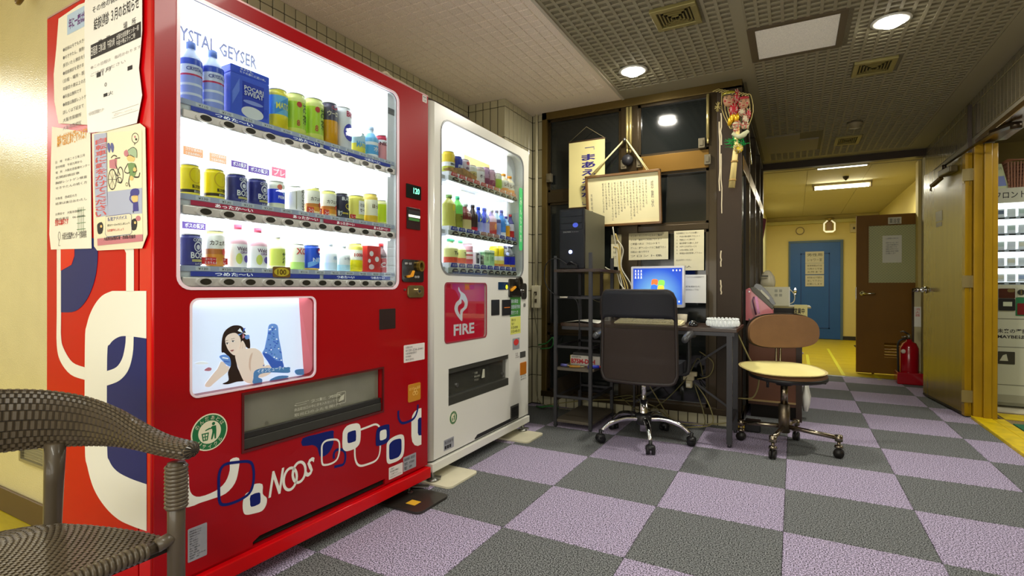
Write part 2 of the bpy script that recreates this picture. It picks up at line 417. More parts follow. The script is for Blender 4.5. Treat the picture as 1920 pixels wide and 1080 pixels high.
m = MB().box(-.1, .8, 1.36, YB + .05, H, H + .012).box(.74, .80, -3.6, YH, H - .0005, H + .012).box(2.06, XR, -3.6, YH, H - .0005, H + .012).box(-.1, XR, 4.2, YH, H, H + .012)
m.build('ceiling_border', CEILR, ce)
# header over the corridor mouth, corridor shell
struct(MB().box(.6, XR + .1, YH - .04, YH + .04, 2.325, H + .02).build('trim_2', mat('dark_header', (58, 45, 34), .4)))
CORW = mat('corridor_wall', (208, 190, 118), .7, bump=.2, bscale=120)
CORC = mat('corridor_ceiling', (178, 168, 130), .85, speck=(150, .9, 1.06))
struct(MB().box(.5, 2.6, YH + .04, 9.3, 2.34, 2.40).build('ceiling_corridor', CORC))
struct(MB().box(.45, 2.6, 9.15, 9.3, 0, 2.4).build('wall_far', CORW))
struct(MB().box(.45, .56, 4.35, 9.2, 0, 2.4).build('wall_corridor_left', mat('corridor_wall_pale', (222, 216, 160), .7)))
struct(MB().box(2.39, 2.5, 4.7, 9.2, 0, 2.4).box(2.2, 2.5, 4.62, 4.75, 0, 2.4).build('wall_corridor_right', CORW))
struct(MB().box(.56, 2.39, 9.138, 9.15, 0, .07).build('baseboard_far', mat('black_skirting', (38, 34, 28), .5)))
struct(MB().box(.56, 2.39, 9.05, 9.15, 2.19, 2.25).build('trim_3', mat('corridor_cove', (190, 182, 118), .7)))
for i, (x0, x1) in enumerate(((.56, 1.17), (1.175, 1.785), (1.79, 2.39))):
    for j in range(3): MB().box(x0, x1, 4.6 + j * 1.5, 4.6 + j * 1.5 + 1.495, 2.334, 2.342).build('ceiling_panel', CORC, bpy.data.objects['ceiling_corridor'])

# ceiling fittings --------------------------------------------------------
LAMPE = mat('lamp_glow', (255, 250, 235), .5, emit=45)
for k, (x, y, lb) in enumerate(((.10, 1.056, 'glowing round downlight in the ceiling above the hanging certificate'), (1.488, 1.071, 'glowing round downlight in the ceiling nearest the top right of the picture'))):
    t = thing('downlight', lb, 'ceiling light', (x, y, H), 'round ceiling downlights')
    MB().lathe((x, y, H), [(.062, .004), (.09, .0), (.093, -.006), (.072, -.010), (.064, .004)], 28).build('trim_ring', WHITE, t)
    MB().lathe((x, y, H), [(.0001, -.034), (.036, -.031), (.060, -.016), (.064, 0)], 24).build('bulb', LAMPE, t)  # bulb widened to take in some of its bloom
t = thing('smoke_detector', 'small round smoke detector on the dark ceiling', 'detector', (1.495, 3.03, H))
MB().lathe((1.495, 3.03, H), [(.055, .002), (.055, -.02), (.04, -.03), (.04, -.045), (.0001, -.05)], 20).build('detector_body', mat('beige_plastic', (150, 138, 108), .5), t)
MB().lathe((1.495, 3.03, H), [(.06, .002), (.06, -.008), (.05, -.008)], 20).build('base_ring', mat('beige_plastic2', (90, 82, 62), .5), t)
VENT = mat('vent_metal', (146, 136, 84), .4, metal=.3); VENTD = mat('vent_slat', (128, 116, 64), .45)
def vent(x0, x1, y0, y1, lb, cone=True):
    cx, cy = (x0 + x1) / 2, (y0 + y1) / 2; t = thing('ceiling_vent', lb, 'vent', (cx, cy, H), 'square ceiling vents')
    m = MB(); w = .03
    for a in ((x0, x1, y0, y0 + w), (x0, x1, y1 - w, y1), (x0, x0 + w, y0 + w, y1 - w), (x1 - w, x1, y0 + w, y1 - w)): m.box(*a, H - .012, H + .01)
    m.build('vent_frame', VENT, t, bevel=.003)
    MB().box(x0 + w, x1 - w, y0 + w, y1 - w, H + .004, H + .01).build('backing', mat('vent_dark', (60, 54, 34), .8), t)
    n = 5
    for i in range(n):   # nested square louvres
        f = 1 - (i + .5) / n; hx = (x1 - x0 - 2 * w) / 2 * f; hy = (y1 - y0 - 2 * w) / 2 * f; z = H - .001 - .012 * (1 - f); q = MB()
        for a in ((cx - hx, cx + hx, cy - hy, cy - hy + .007), (cx - hx, cx + hx, cy + hy - .007, cy + hy), (cx - hx, cx - hx + .007, cy - hy, cy + hy), (cx + hx - .007, cx + hx, cy - hy, cy + hy)): q.box(*a, z - .004, z + .006)
        q.build('louvre', VENTD, t)
vent(.37, .60, .37, .60, 'square yellowish metal vent in the ceiling nearest the light board seam')
vent(1.37, 1.60, 1.61, 1.86, 'square metal vent in the dark ceiling behind the brighter downlight')
vent(1.38, 1.59, 3.47, 3.79, 'square metal vent in the dark ceiling farthest away, past the smoke detector')
t = thing('ceiling_panel_light', 'square white speckled panel set in a brown recess of the ceiling', 'ceiling panel', (1.04, 1.05, H))
m = MB()
for a in ((.80, 1.28, .82, .85), (.80, 1.28, 1.26, 1.29), (.80, .84, .85, 1.26), (1.245, 1.28, .85, 1.26)): m.box(*a, H - .006, H + .012)
m.build('panel_frame', mat('brown_frame', (92, 80, 62), .6), t)
MB().box(.84, 1.245, .85, 1.26, H - .002, H + .01).build('panel', mat('speckled_panel', (226, 220, 205), .9, speck=(260, .85, 1.05), emit=.12), t)
t = thing('ceiling_hatch', 'flat grey stepped patch panel on the far dark ceiling', 'ceiling panel', (1.0, 3.5, H))
MB().box(.79, 1.08, 3.17, 3.86, H - .008, H + .01).build('hatch_plate', mat('hatch', (150, 142, 122), .8), t)
MB().box(1.08, 1.24, 3.41, 3.86, H - .007, H + .01).build('hatch_plate', mat('hatch', (150, 142, 122), .8), t)
# corridor lamps
TUBE = mat('tube_glow', (255, 252, 230), .5, emit=22)
t = thing('fluorescent_lamp', 'lit fluorescent tube lamp on the corridor ceiling', 'ceiling light', (1.57, 5.6, 2.34))
MB().box(1.24, 1.90, 5.56, 5.70, 2.30, 2.34).build('lamp_housing', mat('lamp_housing', (140, 128, 90), .6), t, bevel=.004)
MB().cyl((1.275, 5.58, 2.275), (1.865, 5.58, 2.275), .021).build('tube', TUBE, t)
for x in (1.25, 1.88): MB().box(x, x + .015, 5.56, 5.60, 2.25, 2.31).build('socket', mat('socket_brown', (110, 90, 60), .5), t)
t = thing('slim_tube_lamp', 'slim lit tube lamp just behind the dark header of the corridor', 'ceiling light', (1.5, 4.56, 2.36))
MB().cyl((1.27, 4.56, 2.325), (1.74, 4.56, 2.325), .007).build('tube', mat('slim_glow', (240, 240, 230), .5, emit=4), t)
MB().box(1.25, 1.76, 4.55, 4.60, 2.33, 2.345).build('lamp_housing', mat('lamp_housing', (140, 128, 90), .6), t)
p = at_y(1586, 330, 5.2)
t = tag(MB().lathe((p.x, 5.2, 2.30), [(.0001, -.02), (.03, .01), (.035, .04)], 12).build('ceiling_sensor', mat('sensor_dark', (60, 50, 38), .6), org=(p.x, 5.2, 2.34)), 'small dark cone sensor on the corridor ceiling', 'sensor')
# hanging lantern in front of far wall
Lx = at_y(1555, 425, 9.0)
t = thing('wall_lantern', 'small hanging lantern with a metal cage near the far corridor wall', 'lamp', (Lx.x, 9.0, Lx.z))
m = MB().tube([(Lx.x, 9.0, 2.25), (Lx.x, 9.0, Lx.z + .1)], .012).lathe((Lx.x, 9.0, 2.2), [(.012, 0), (.02, .03), (.08, .07)], 12)
m.build('bracket', mat('lantern_brass', (150, 130, 70), .4, metal=.4), t)
m = MB()
for sx in (-1, 1): m.tube([(Lx.x + sx * .03, 8.98, Lx.z + .11), (Lx.x + sx * .085, 8.98, Lx.z + .06), (Lx.x + sx * .085, 8.98, Lx.z - .07), (Lx.x + sx * .05, 8.98, Lx.z - .1)], .014)
m.box(Lx.x - .05, Lx.x + .05, 8.96, 9.0, Lx.z - .11, Lx.z - .08); m.build('cage', mat('lantern_bright', (240, 232, 190), .3, emit=.8), t)
MB().box(Lx.x - .05, Lx.x + .05, 8.97, 9.03, Lx.z - .07, Lx.z + .10).build('lantern_body', mat('lantern_brass2', (150, 120, 70), .4), t, bevel=.01)
p = at_y(1500, 433, 9.14); t = thing('wall_speaker', 'round cream ring cover high on the far corridor wall', 'wall fitting', tuple(p))
F9 = Frame((0, 9.15, 0), (1, 0, 0), (0, -1, 0))
F9.mb().prism(circ(p.x, p.z, .07), .0, .02).build('cover', CORW, t)
F9.mb().prism(circ(p.x, p.z, .075), .0, .026, holes=[circ(p.x, p.z, .06)]).build('ring', mat('ring_brown', (120, 100, 50), .5), t)
p = at_y(1601, 428, 9.14); t = thing('wall_switch', 'small beige switch box on the far wall left of the brown door top', 'switch', tuple(p))
F9.mb().box(p.x - .06, p.x + .06, 0, .04, p.z - .08, p.z + .08).build('switch_plate', mat('switch_beige', (190, 175, 130), .5), t, bevel=.005)
F9.mb().box(p.x - .015, p.x + .015, .04, .05, p.z - .02, p.z + .02).build('button', mat('switch_dark', (70, 60, 40), .5), t)
# ================================================================== DOORS AND GLAZED BOOTH
# blue door
BLUE = mat('blue_door_paint', (26, 80, 146), .45, var=.05, vscale=5); BLUED = mat('blue_groove', (20, 62, 122), .5)
x0 = at_y(1482, 455, 9.13).x; x1 = at_y(1576, 455, 9.13).x; zt = 1.83
d = struct(F9.mb().box(x0, x1, .0, .035, .01, zt).build('door_1', BLUE, org=((x0 + x1) / 2, 9.13, 0)))
F9.mb().prism([(x0 - .03, 0), (x0 - .03, zt + .04), (x1 + .04, zt + .04), (x1 + .04, 0), (x1, 0), (x1, zt), (x0, zt), (x0, 0)], 0, .045).build('door_frame', mat('door_frame_grey', (70, 92, 110), .5), d)
for a in ((x0 + .17, x1 - .17, zt - .22, zt - .20), (x0 + .17, x1 - .17, .20, .22), (x0 + .17, x0 + .19, .2, zt - .2), (x1 - .19, x1 - .17, .2, zt - .2)):
    F9.mb().box(a[0], a[1], .035, .041, a[2], a[3]).build('panel_moulding', BLUED, d)
q = at_y(1491, 544, 9.08)
m = F9.mb().prism(circ(q.x, q.z - .02, .022, .07, 12), .035, .05); m.T = None
m.cyl((q.x, 9.10, q.z - .03), (q.x, 9.05, q.z - .03), .03).ball((q.x, 9.04, q.z - .03), .035)
m.build('door_knob', CHROME, d, label='small chrome door knob')
for k, (ya, yb, T) in enumerate(((472, 493, ['男性用', 'シャワー室']), (494, 514, ['使用時間は午前', '九時から午後', '五時まで'] ), (516, 537, ['使用後は必ず電気を', '消して下さい', 'お願いします']))):
    a = at_y(1510, ya, 9.10); b = at_y(1545, yb, 9.10)
    m = F9.mb(); m.box(a.x, b.x, .042, .045, b.z, a.z); m.lines(T, a.x + .03, b.x - .03, b.z + .015, a.z - .015, .0455, 1, ragged=False)
    tag(m.build('notice_sheet', [mat('aged_paper', (190, 184, 160), .7), INK], org=(a.x, 9.1, b.z)), ('top', 'middle', 'bottom')[k] + ' of the three notices taped in a column on the blue door', 'notice', 'notices on the blue door')
# brown glazed door standing open at the corridor mouth
YD = 4.75; BRD = mat('brown_door', (122, 84, 20), .45, var=.08, vscale=3, spec=.2)
FD = Frame((0, YD, 0), (1, 0, 0), (0, -1, 0)); xa, xb, zt = 1.66, 2.385, 1.79
g = (at_y(1629, 424, YD), at_y(1721, 530, YD)); gx0, gx1, gz0, gz1 = g[0].x, g[1].x, g[1].z, g[0].z
lo = (at_y(1658, 640, YD).x, 2.30, at_y(1658, 670, YD).z, at_y(1658, 643, YD).z)
d = struct(FD.mb().prism([(xa, .012), (xb, .012), (xb, zt), (xa, zt)], 0, -.038, holes=[[(gx0, gz0), (gx1, gz0), (gx1, gz1), (gx0, gz1)], [(lo[0], lo[2]), (lo[1], lo[2]), (lo[1], lo[3]), (lo[0], lo[3])]]).build('door_2', BRD, org=(xa, YD, 0)))
FD.mb().box(gx0, gx1, -.022, -.016, gz0, gz1).build('glass', mat('wired_glass', (140, 142, 92), .35, coat=.4, emit=.08), d)
m = FD.mb()
for i in range(-20, 24):
    a = gx0 + i * .03
    for s_ in (1, -1):
        p = [(a, gz0), (a + s_ * (gz1 - gz0), gz1)] if s_ > 0 else [(a, gz1), (a + (gz1 - gz0), gz0)]
        (ax, az), (bx, bz) = p; L_ = bx - ax; t0 = max(0, (gx0 - ax) / L_); t1 = min(1, (gx1 - ax) / L_)
        if t1 > t0: m.stroke([(ax + L_ * t0, az + (bz - az) * t0), (ax + L_ * t1, az + (bz - az) * t1)], .0025, -.0155)
m.build('wire_mesh', mat('wire_line', (200, 194, 130), .5), d)
m = FD.mb()
for (a, b, c_, e) in ((gx0 - .012, gx1 + .012, gz0 - .012, gz0), (gx0 - .012, gx1 + .012, gz1, gz1 + .012), (gx0 - .012, gx0, gz0, gz1), (gx1, gx1 + .012, gz0, gz1)): m.box(a, b, 0, .006, c_, e)
m.build('glazing_bead', BRD, d)
for i in range(5):
    z = lo[2] + (lo[3] - lo[2]) * (i + .5) / 5
    m = FD.mb(); m.add([(lo[0], .0, z - .012), (lo[1], .0, z - .012), (lo[1], -.03, z + .012), (lo[0], -.03, z + .012), (lo[0], .003, z - .008), (lo[1], .003, z - .008), (lo[1], -.027, z + .016), (lo[0], -.027, z + .016)], [(0, 1, 2, 3), (4, 5, 6, 7), (0, 1, 5, 4), (2, 3, 7, 6)]); m.build('louvre', BRD, d)
q = at_y(1617, 550, YD)
m = MB().cyl((q.x, YD, q.z), (q.x, YD - .012, q.z), .026).cyl((q.x, YD, q.z), (q.x, YD - .05, q.z), .011).tube([(q.x, YD - .05, q.z), (q.x + .10, YD - .055, q.z - .002), (q.x + .115, YD - .045, q.z - .004)], .0095).box(xa - .004, xa + .001, YD - .002, YD + .036, q.z - .07, q.z + .07)
m.build('door_handle', CHROME, d, label='chrome lever handle')
MB().cyl((xa + .16, YD + .018, 0), (xa + .16, YD + .018, .03), .012).build('floor_pin', BRD, d)
a, b = at_y(1665, 408, YD), at_y(1690, 420, YD)
m = FD.mb(); m.box(a.x, b.x, .003, .006, b.z, a.z); m.text('薬浴室', a.x + .012, b.x - .012, b.z + .012, a.z - .012, .0065, 1)
tag(m.build('door_sign', [mat('sign_white', (205, 200, 175), .4), INK], org=(a.x, YD, b.z)), 'small white room name plate at the top of the brown glazed door', 'sign')
a, b = at_y(1655, 442, YD), at_y(1691, 492, YD)
m = FD.mb(); m.box(a.x, b.x, -.0145, -.012, b.z, a.z); m.lines(['入浴時間のお知らせ', '', 'お知らせいたします', '入浴は午後四時から', '午後九時までです', '時間をお守り下さい', '貴重品は各自で管理', 'をお願いします', '', '', ''], a.x + .03, b.x - .03, b.z + .02, a.z - .02, -.0118, 1, fill=.75)
tag(m.build('notice_sheet', [mat('white_paper2', (222, 222, 205), .6), INK], org=(a.x, YD, b.z)), 'white notice sheet on the glass of the brown door', 'notice')

# yellow steel door leaf and frame on the right
YEL = mat('yellow_door_paint', (158, 122, 2), .38, var=.10, vscale=6, stretch=(2, 2, .6), coat=.25)
YELD = mat('olive_gold_leaf', (122, 100, 12), .26, metal=.1, var=.08, vscale=5, stretch=(4, 4, .4), coat=.2)
p0 = at_z(1809, 783, .012); p1 = at_z(1732, 742, .012); p0 = Vector((2.165, 2.72, 0)); p1 = Vector((2.062, 3.56, 0))
ex = (p1 - p0).normalized(); nn = Vector((-ex.y, ex.x, 0)); nn = nn if nn.x < 0 else -nn
FLf = Frame(p0, -ex, nn)      # seen from the lobby: right is towards the hinge
W_ = (p1 - p0).length; LT = 1.985
d = struct(FLf.mb().box(-W_, -.05, -.04, 0, .012, LT).build('door_3', YELD, org=tuple(p0), bevel=.003))
FLf.mb().box(-.05, 0, -.04, .0012, .012, LT).build('door_edge', YEL, d)
FLf.mb().box(-W_, -.0, -.035, .001, .012, .03).build('kick_edge', mat('door_bottom_dark', (40, 30, 16), .6), d)
for z in (1.82, 1.02, .16):
    MB().box(XR - .075, XR - .004, 2.712, 2.716, z - .045, z + .045).build('hinge_plate', mat('hinge_steel', (150, 135, 90), .4, metal=.6), d)
for z in (1.80, 1.00, .14):
    MB().cyl((XR - .03, 2.735, z - .06), (XR - .03, 2.735, z + .06), .012).build('hinge_pin', STEEL, d)
    FLf.mb().box(-.05, -.008, .0012, .004, z - .04, z + .05).build('hinge_leaf', mat('hinge_steel', (150, 135, 90), .4, metal=.6), d)
a, b = FLf.px(1755, 398), FLf.px(1767, 413)
FLf.mb().box(a[0], b[0], .0005, .002, b[1], a[1]).build('name_plate', mat('plate_grey', (140, 134, 120), .4), d)
FLf.mb().box(a[0] + .01, b[0] - .01, .0005, .002, b[1] - .045, b[1] - .01).build('name_plate', mat('plate_lilac', (132, 126, 128), .4), d)
q = FLf.px(1742, 546, .0); zq = .955
m = FLf.mb(); s_ = -W_ + .07
m.T = FLf.T; m.add([], [])
A = FLf.W(s_, 0, zq); B = FLf.W(s_, .06, zq); Cc = FLf.W(s_ + .02, .075, zq); Dd = FLf.W(s_ + .13, .07, zq)
m = MB().cyl(A, FLf.W(s_, .012, zq), .03).cyl(A, B, .014).cyl(B, Cc, .02).tube([B, Cc, FLf.W(s_ - .05, .075, zq)], .013)
m.cyl(FLf.W(s_ - .05, .075, zq), FLf.W(s_ - .075, .06, zq), .016)
m.cyl(FLf.W(s_, -.04, zq), FLf.W(s_, -.11, zq), .016).tube([FLf.W(s_, -.10, zq), FLf.W(s_ - .08, -.11, zq)], .012)
m.build('door_handle', CHROME, d, label='polished steel lever handle')
MB().bar(FLf.W(s_, .03, zq - .02), FLf.W(s_, .03, zq + .02), .02).build('lock_barrel', STEEL, d)
# door closer and its arm
t = thing('door_closer', 'grey hydraulic door closer at the top of the open yellow door', 'door closer', tuple(FLf.W(-.3, .0, 1.9)))
FLf.mb().box(-.36, -.12, 0, .055, 1.875, 1.925).build('closer_body', mat('closer_grey', (92, 80, 50), .45, metal=.3), t, bevel=.008)
m = MB().cyl(FLf.W(-.30, .03, 1.925), FLf.W(-.30, .03, 1.965), .015); m.bar(FLf.W(-.30, .03, 1.96), Vector((2.215, 2.3, 2.02)), .022, .008); m.build('closer_arm', mat('arm_dark', (60, 48, 34), .35, metal=.6), t)
m = MB().bar(Vector((2.215, 2.3, 2.025)), Vector((2.28, 2.10, 2.02)), .05, .02).cyl((2.28, 2.12, 1.99), (2.28, 2.12, 2.03), .03); m.build('arm_bracket', mat('arm_dark', (60, 48, 34), .35, metal=.6), t)
m = MB().bar(FLf.W(-.36, .03, 1.87), FLf.W(-.50, .05, 1.83), .03, .022).tube([FLf.W(-.50, .05, 1.83), FLf.W(-.52, .05, 1.80), FLf.W(-.47, .06, 1.785)], .005).tube([FLf.W(-.50, .05, 1.83), FLf.W(-.54, .05, 1.80)], .005); m.build('closer_link', mat('closer_brass', (110, 88, 44), .4, metal=.4), t)
# yellow frame (jambs, head, sill)
fr = struct(MB().box(XR - .012, XR + .04, 2.69, 2.76, 0, 2.04).box(XR + .04, XR + .085, 2.66, 2.74, 0, 2.03).box(XR + .085, XR + .122, 2.68, 2.76, 0, 2.03).build('trim_4', YEL, bevel=.004))
struct(MB().box(XR - .035, XR - .012, 2.745, 2.775, 0, 2.35).build('trim_5', mat('jamb_steel', (88, 78, 70), .35, metal=.5)))
struct(MB().box(XR - .005, XR + .04, -.2, 2.70, 2.035, 2.075).box(XR + .04, XR + .12, -.2, 2.70, 2.045, 2.09).build('trim_6', mat('head_bronze', (110, 82, 40), .25, metal=.6), bevel=.003))
struct(MB().box(XR + .12, XR + .17, -.2, 2.70, 2.05, 2.09).build('trim_7', mat('head_steel', (190, 186, 170), .25, metal=.7)))
YSILL = mat('yellow_sill', (222, 192, 10), .4, var=.18, vscale=14)
struct(MB().box(XR - .02, XR + .09, -.2, 2.72, -.01, .018).box(XR + .10, XR + .17, -.2, 2.72, -.01, .012).build('trim_8', YSILL, bevel=.003))
# room beyond the right doorway
FLOORB = mat('beige_mat', (140, 122, 84), .9, speck=(160, .7, 1.2))
struct(MB().box(XR + .17, 4.6, -.5, 4.6, -.04, -.002).build('floor_tobacco_room', FLOORB))
for lb, a in (('green rubber mat on the floor just inside the right doorway', (XR + .19, 3.4, 1.5, 2.62)),):
    tag(MB().box(a[0], a[1], a[2], a[3], 0, .006).build('rubber_mat', mat('green_mat', (34, 110, 76), .8, bump=.3), org=(a[0], a[2], 0)), lb, 'mat')
m = MB()
for i in range(4): m.box(XR + .19, 3.4, 3.02 + i * .0 + .02, 3.08, 0, .004)
tag(MB().box(XR + .19, 3.4, 2.78, 3.0, 0, .003).build('floor_tape', YSILL, org=(XR + .19, 2.78, 0)), 'wide yellow band on the floor in front of the tobacco machine', 'tape')
struct(MB().box(XR + .12, 4.6, 4.0, 4.1, 0, H).box(4.5, 4.6, -.5, 4, 0, H).box(XR + .12, 4.6, -.6, -.5, 0, H).build('wall_tobacco_room', mat('tobacco_room_wall', (150, 134, 78), .7)))
struct(MB().box(XR + .12, 4.6, -.6, 4.1, 2.3, H).build('ceiling_tobacco_room', CORC))
t = thing('fluorescent_lamp', 'bright fluorescent tube just inside the right doorway', 'ceiling light', (XR + .35, 2.0, 2.26))
MB().box(XR + .30, XR + .42, 1.0, 2.6, 2.24, 2.3).build('lamp_housing', WHITE, t)
MB().cyl((XR + .34, 1.05, 2.21), (XR + .34, 2.55, 2.21), .018).build('tube', mat('tube_glow2', (255, 252, 240), .5, emit=8), t)

# glazed bronze booth ---------------------------------------------------
FB = Frame((0, YB, 0), (1, 0, 0), (0, -1, 0)); X0, X1 = -.79, .72
w1 = struct(MB().box(X0, X0 + .045, YB - .03, YB + .04, .08, H).box(X0, X1, YB - .03, YB + .04, H - .06, H).build('window_1', GOLDB, org=(0, YB, 0), bevel=.003))
def part(nm, par, mt, *bx, bevel=.003):
    m = MB()
    for b_ in bx: m.box(*b_)
    return m.build(nm, mt, par, bevel=bevel)
part('mullion', w1, BRONZE, (-.13, .0, YB - .02, YB + .05, .1, H - .05))
part('mullion', w1, BRONZE, (.505, .56, YB - .02, YB + .05, .1, H - .05))
part('transom', w1, BRONZE, (X0 + .04, -.13, YB - .012, YB + .05, 1.66, 1.75))
part('transom', w1, mat('bronze_warm', (124, 92, 36), .3, metal=.5), (.0, .505, YB - .016, YB + .05, 1.82, 1.95))
part('window_sill', w1, BRONZE, (X0, X1, YB - .04, YB + .05, .08, .125))
part('mid_rail', w1, BRONZE, (-.0, .505, YB - .01, YB + .04, 1.385, 1.43), (X0 + .04, -.13, YB - .01, YB + .04, .60, .66))
part('corner_post', w1, mat('bronze_violet', (50, 38, 26), .5, spec=.3, var=.1, vscale=4), (.56, .72, YB - .03, YB + .06, .1, H - .04))
for a in ((X0 + .045, -.13, .125, .60), (X0 + .045, -.13, .66, 1.66), (X0 + .045, -.13, 1.75, H - .06), (.0, .505, .125, 1.385), (.0, .505, 1.43, 1.82), (.0, .505, 1.95, H - .06)):
    MB().box(a[0], a[1], YB + .015, YB + .021, a[2], a[3]).build('glass_pane', DKGLASS, w1)
    m = MB()
    for b_ in ((a[0], a[0] + .02, a[2], a[3]), (a[1] - .02, a[1], a[2], a[3]), (a[0], a[1], a[2], a[2] + .018), (a[0], a[1], a[3] - .018, a[3])): m.box(b_[0], b_[1], YB - .002, YB + .016, b_[2], b_[3])
    m.build('glazing_bead', BRONZE, w1)
MB().box(X0, X1, YB + .3, YB + .32, 0, H).build('inner_panel', mat('booth_dark', (30, 28, 24), .9), w1)
# ventilator arms and catches on the frame
for x in (-.075, -.05, .50):
    q = MB().cyl((x, YB - .035, 2.02), (x, YB - .035, 2.33), .0105).cyl((x, YB - .035, 1.985), (x, YB - .035, 2.02), .007); q.build('stay_rod', mat('pale_brass', (196, 180, 120), .25, metal=.6), w1, label='pale brass stay rod')
for x, z in ((-.10, 1.90), (.02, 1.90), (.46, 1.99), (.50, 1.87), (-.72, 1.86)):
    q = MB().box(x - .022, x + .022, YB - .05, YB - .01, z - .035, z + .035).box(x - .012, x + .012, YB - .056, YB - .05, z - .02, z + .02); q.build('window_catch', mat('catch_silver', (112, 104, 84), .35, metal=.5), w1, bevel=.003)
m = MB().cyl((-.07, YB - .06, 1.93), (-.07, YB - .02, 1.93), .04); m.build('catch_hub', DARKM, w1)
# side of the booth running down the hall
w2 = struct(MB().box(X1 - .06, X1, YB, YB + .08, .1, H).box(X1 - .06, X1, 4.30, YH, 0, H).box(X1 - .06, X1 + .0, YB, YH, H - .06, H).box(X1 - .06, X1, YB, YH, 0, .10).build('window_2', BRONZE, org=(X1, 3, 0), bevel=.003))
for y in (2.2, 2.9, 3.6): part('mullion', w2, BRONZE, (X1 - .055, X1 + .004, y, y + .05, .1, H - .06))
for y0, y1 in ((YB + .08, 2.2), (2.25, 2.9), (2.95, 3.6), (3.65, 4.3)):
    part('transom', w2, mat('bronze_warm', (124, 92, 36), .3, metal=.5), (X1 - .05, X1 + .002, y0, y1, 1.80, 1.90))
    for z0, z1 in ((.1, 1.80), (1.90, H - .06)): MB().box(X1 - .03, X1 - .024, y0, y1, z0, z1).build('glass_pane', DKGLASS, w2)
m = MB().tube([(X1 + .012, 1.75, 2.3), (X1 + .014, 2.2, 1.95)], .005); m.build('stay_rod', CHROME, w2)
# white conduit with socket box
t = thing('conduit_pipe', 'pale vertical pipe on the narrow tiled wall left of the bronze frame', 'pipe', (-.845, YB, .9))
MB().cyl((-.845, YB - .014, .98), (-.845, YB - .014, H), .012).build('pipe', mat('cream_pipe', (205, 198, 168), .4), t)
q = MB().box(-.875, -.80, YB - .045, YB, .80, .985); q.build('socket_box', mat('cream_box', (212, 206, 178), .4), t, bevel=.004)
for z in (.86, .92):
    MB().box(-.85, -.825, YB - .049, YB - .044, z - .015, z + .015).build('outlet', mat('outlet_dark', (70, 62, 48), .5), t)
m = MB().tube(smooth_path([(-.84, YB - .05, .92), (-.83, YB - .09, .80), (-.80, YB - .08, .55), (-.82, YB - .06, .30), (-.79, YB - .08, .05), (-.6, YB - .1, .012), (-.42, YB - .05, .012)], 5), .004)
tag(m.build('hanging_wire', mat('grey_cord', (120, 116, 92), .6), org=(-.84, YB - .05, .9)), 'thin cord dropping from the cream socket box to the floor', 'cord')
# ================================================================== VENDING MACHINES
RED = mat('red_enamel', (158, 0, 12), .3, coat=.12, spec=.3); REDB = mat('red_enamel_lit', (205, 0, 10), .28, coat=.2, spec=.3)  # second red is a lit copy, edge highlight put into its colour
NAVY = mat('navy_print', (22, 34, 104), .4, spec=.15); OFFW = mat('offwhite_print', (232, 232, 222), .4, spec=.2)
GLOW = mat('display_backlight', (255, 255, 255), .6, emit=3.6, ecol=(250, 252, 255))
GLASSP = pane_mat('display_glass'); SILV = mat('silver_plastic', (186, 186, 182), .35, metal=.35); DISPW = mat('display_white', (240, 240, 245), .5)
SMOKE = pane_mat('smoke_flap', (150, 152, 140)); SLOTI = mat('slot_inner', (70, 70, 62), .5); PRICE = mat('price_strip', (190, 196, 222), .5)
BSTR = mat('cold_strip', (60, 76, 190), .5); RSTR = mat('hot_strip', (206, 50, 90), .5); HOLE = mat('button_black', (34, 34, 30), .25, coat=.4)
def shelfrow(F, T, s0, s1, z0, z1, nb, sb0, sb1, hot, segs, words, prices, idn):
    h = z1 - z0
    sh = F.mb().box(s0, s1, -.125, -.014, z0 + h * .02, z0 + h * .98).build('shelf', DISPW, T)
    if idn < 3: F.mb().box(s0 + .02, s1 - .02, -.030, -.018, z0 - .006, z0 + h * .02).build('display_glow_strip', mat('fill_strip', (255, 255, 255), .5, emit=14), T)  # glowing strip added under the shelf to brighten the drinks below
    F.mb().box(s0, s1, -.014, -.010, z0 + h * .74, z1).build('price_strip', PRICE, T)
    for a, b in segs:
        F.mb().box(s0 + (s1 - s0) * a, s0 + (s1 - s0) * b, -.010, -.0085, z0 + h * .50, z0 + h * .73).build('colour_strip', RSTR if hot else BSTR, T)
    for a, b in words: F.mb().text('あったか～い' if hot else 'つめた～い', s0 + (s1 - s0) * a, s0 + (s1 - s0) * b, z0 + h * .53, z0 + h * .71, -.0082, bold=.02).build('strip_lettering', mat('lettering_white', (250, 250, 250), .5, emit=.5), T, closed=False)
    F.mb().box(s0, s1, -.016, -.004, z0, z0 + h * .47).build('button_bar', SILV, T, bevel=.004)
    st = (sb1 - sb0) / (nb - 1)
    for i in range(nb):
        s = sb0 + st * i; F.mb().box(s - st * .3, s + st * .3, -.0102, -.0088, z0 + h * .77, z0 + h * .96).text('¥%d' % prices[i % len(prices)], s - st * .2, s + st * .2, z0 + h * .81, z0 + h * .92, -.0085, 1).build('price_tag', [mat('price_tag_white', (225, 228, 238), .5), INK], T)
    for i in range(nb):
        s = sb0 + st * i; zc = z0 + h * .24
        b = F.mb(); b.prism(circ(s, zc, st * .36, h * .22, 18), -.006, .0015); b = b.build('button', SILV, T, bevel=.002)
        F.mb().prism(circ(s + st * .03, zc, st * .24, h * .15, 16), .0015, .003).build('button_lens', HOLE, b)

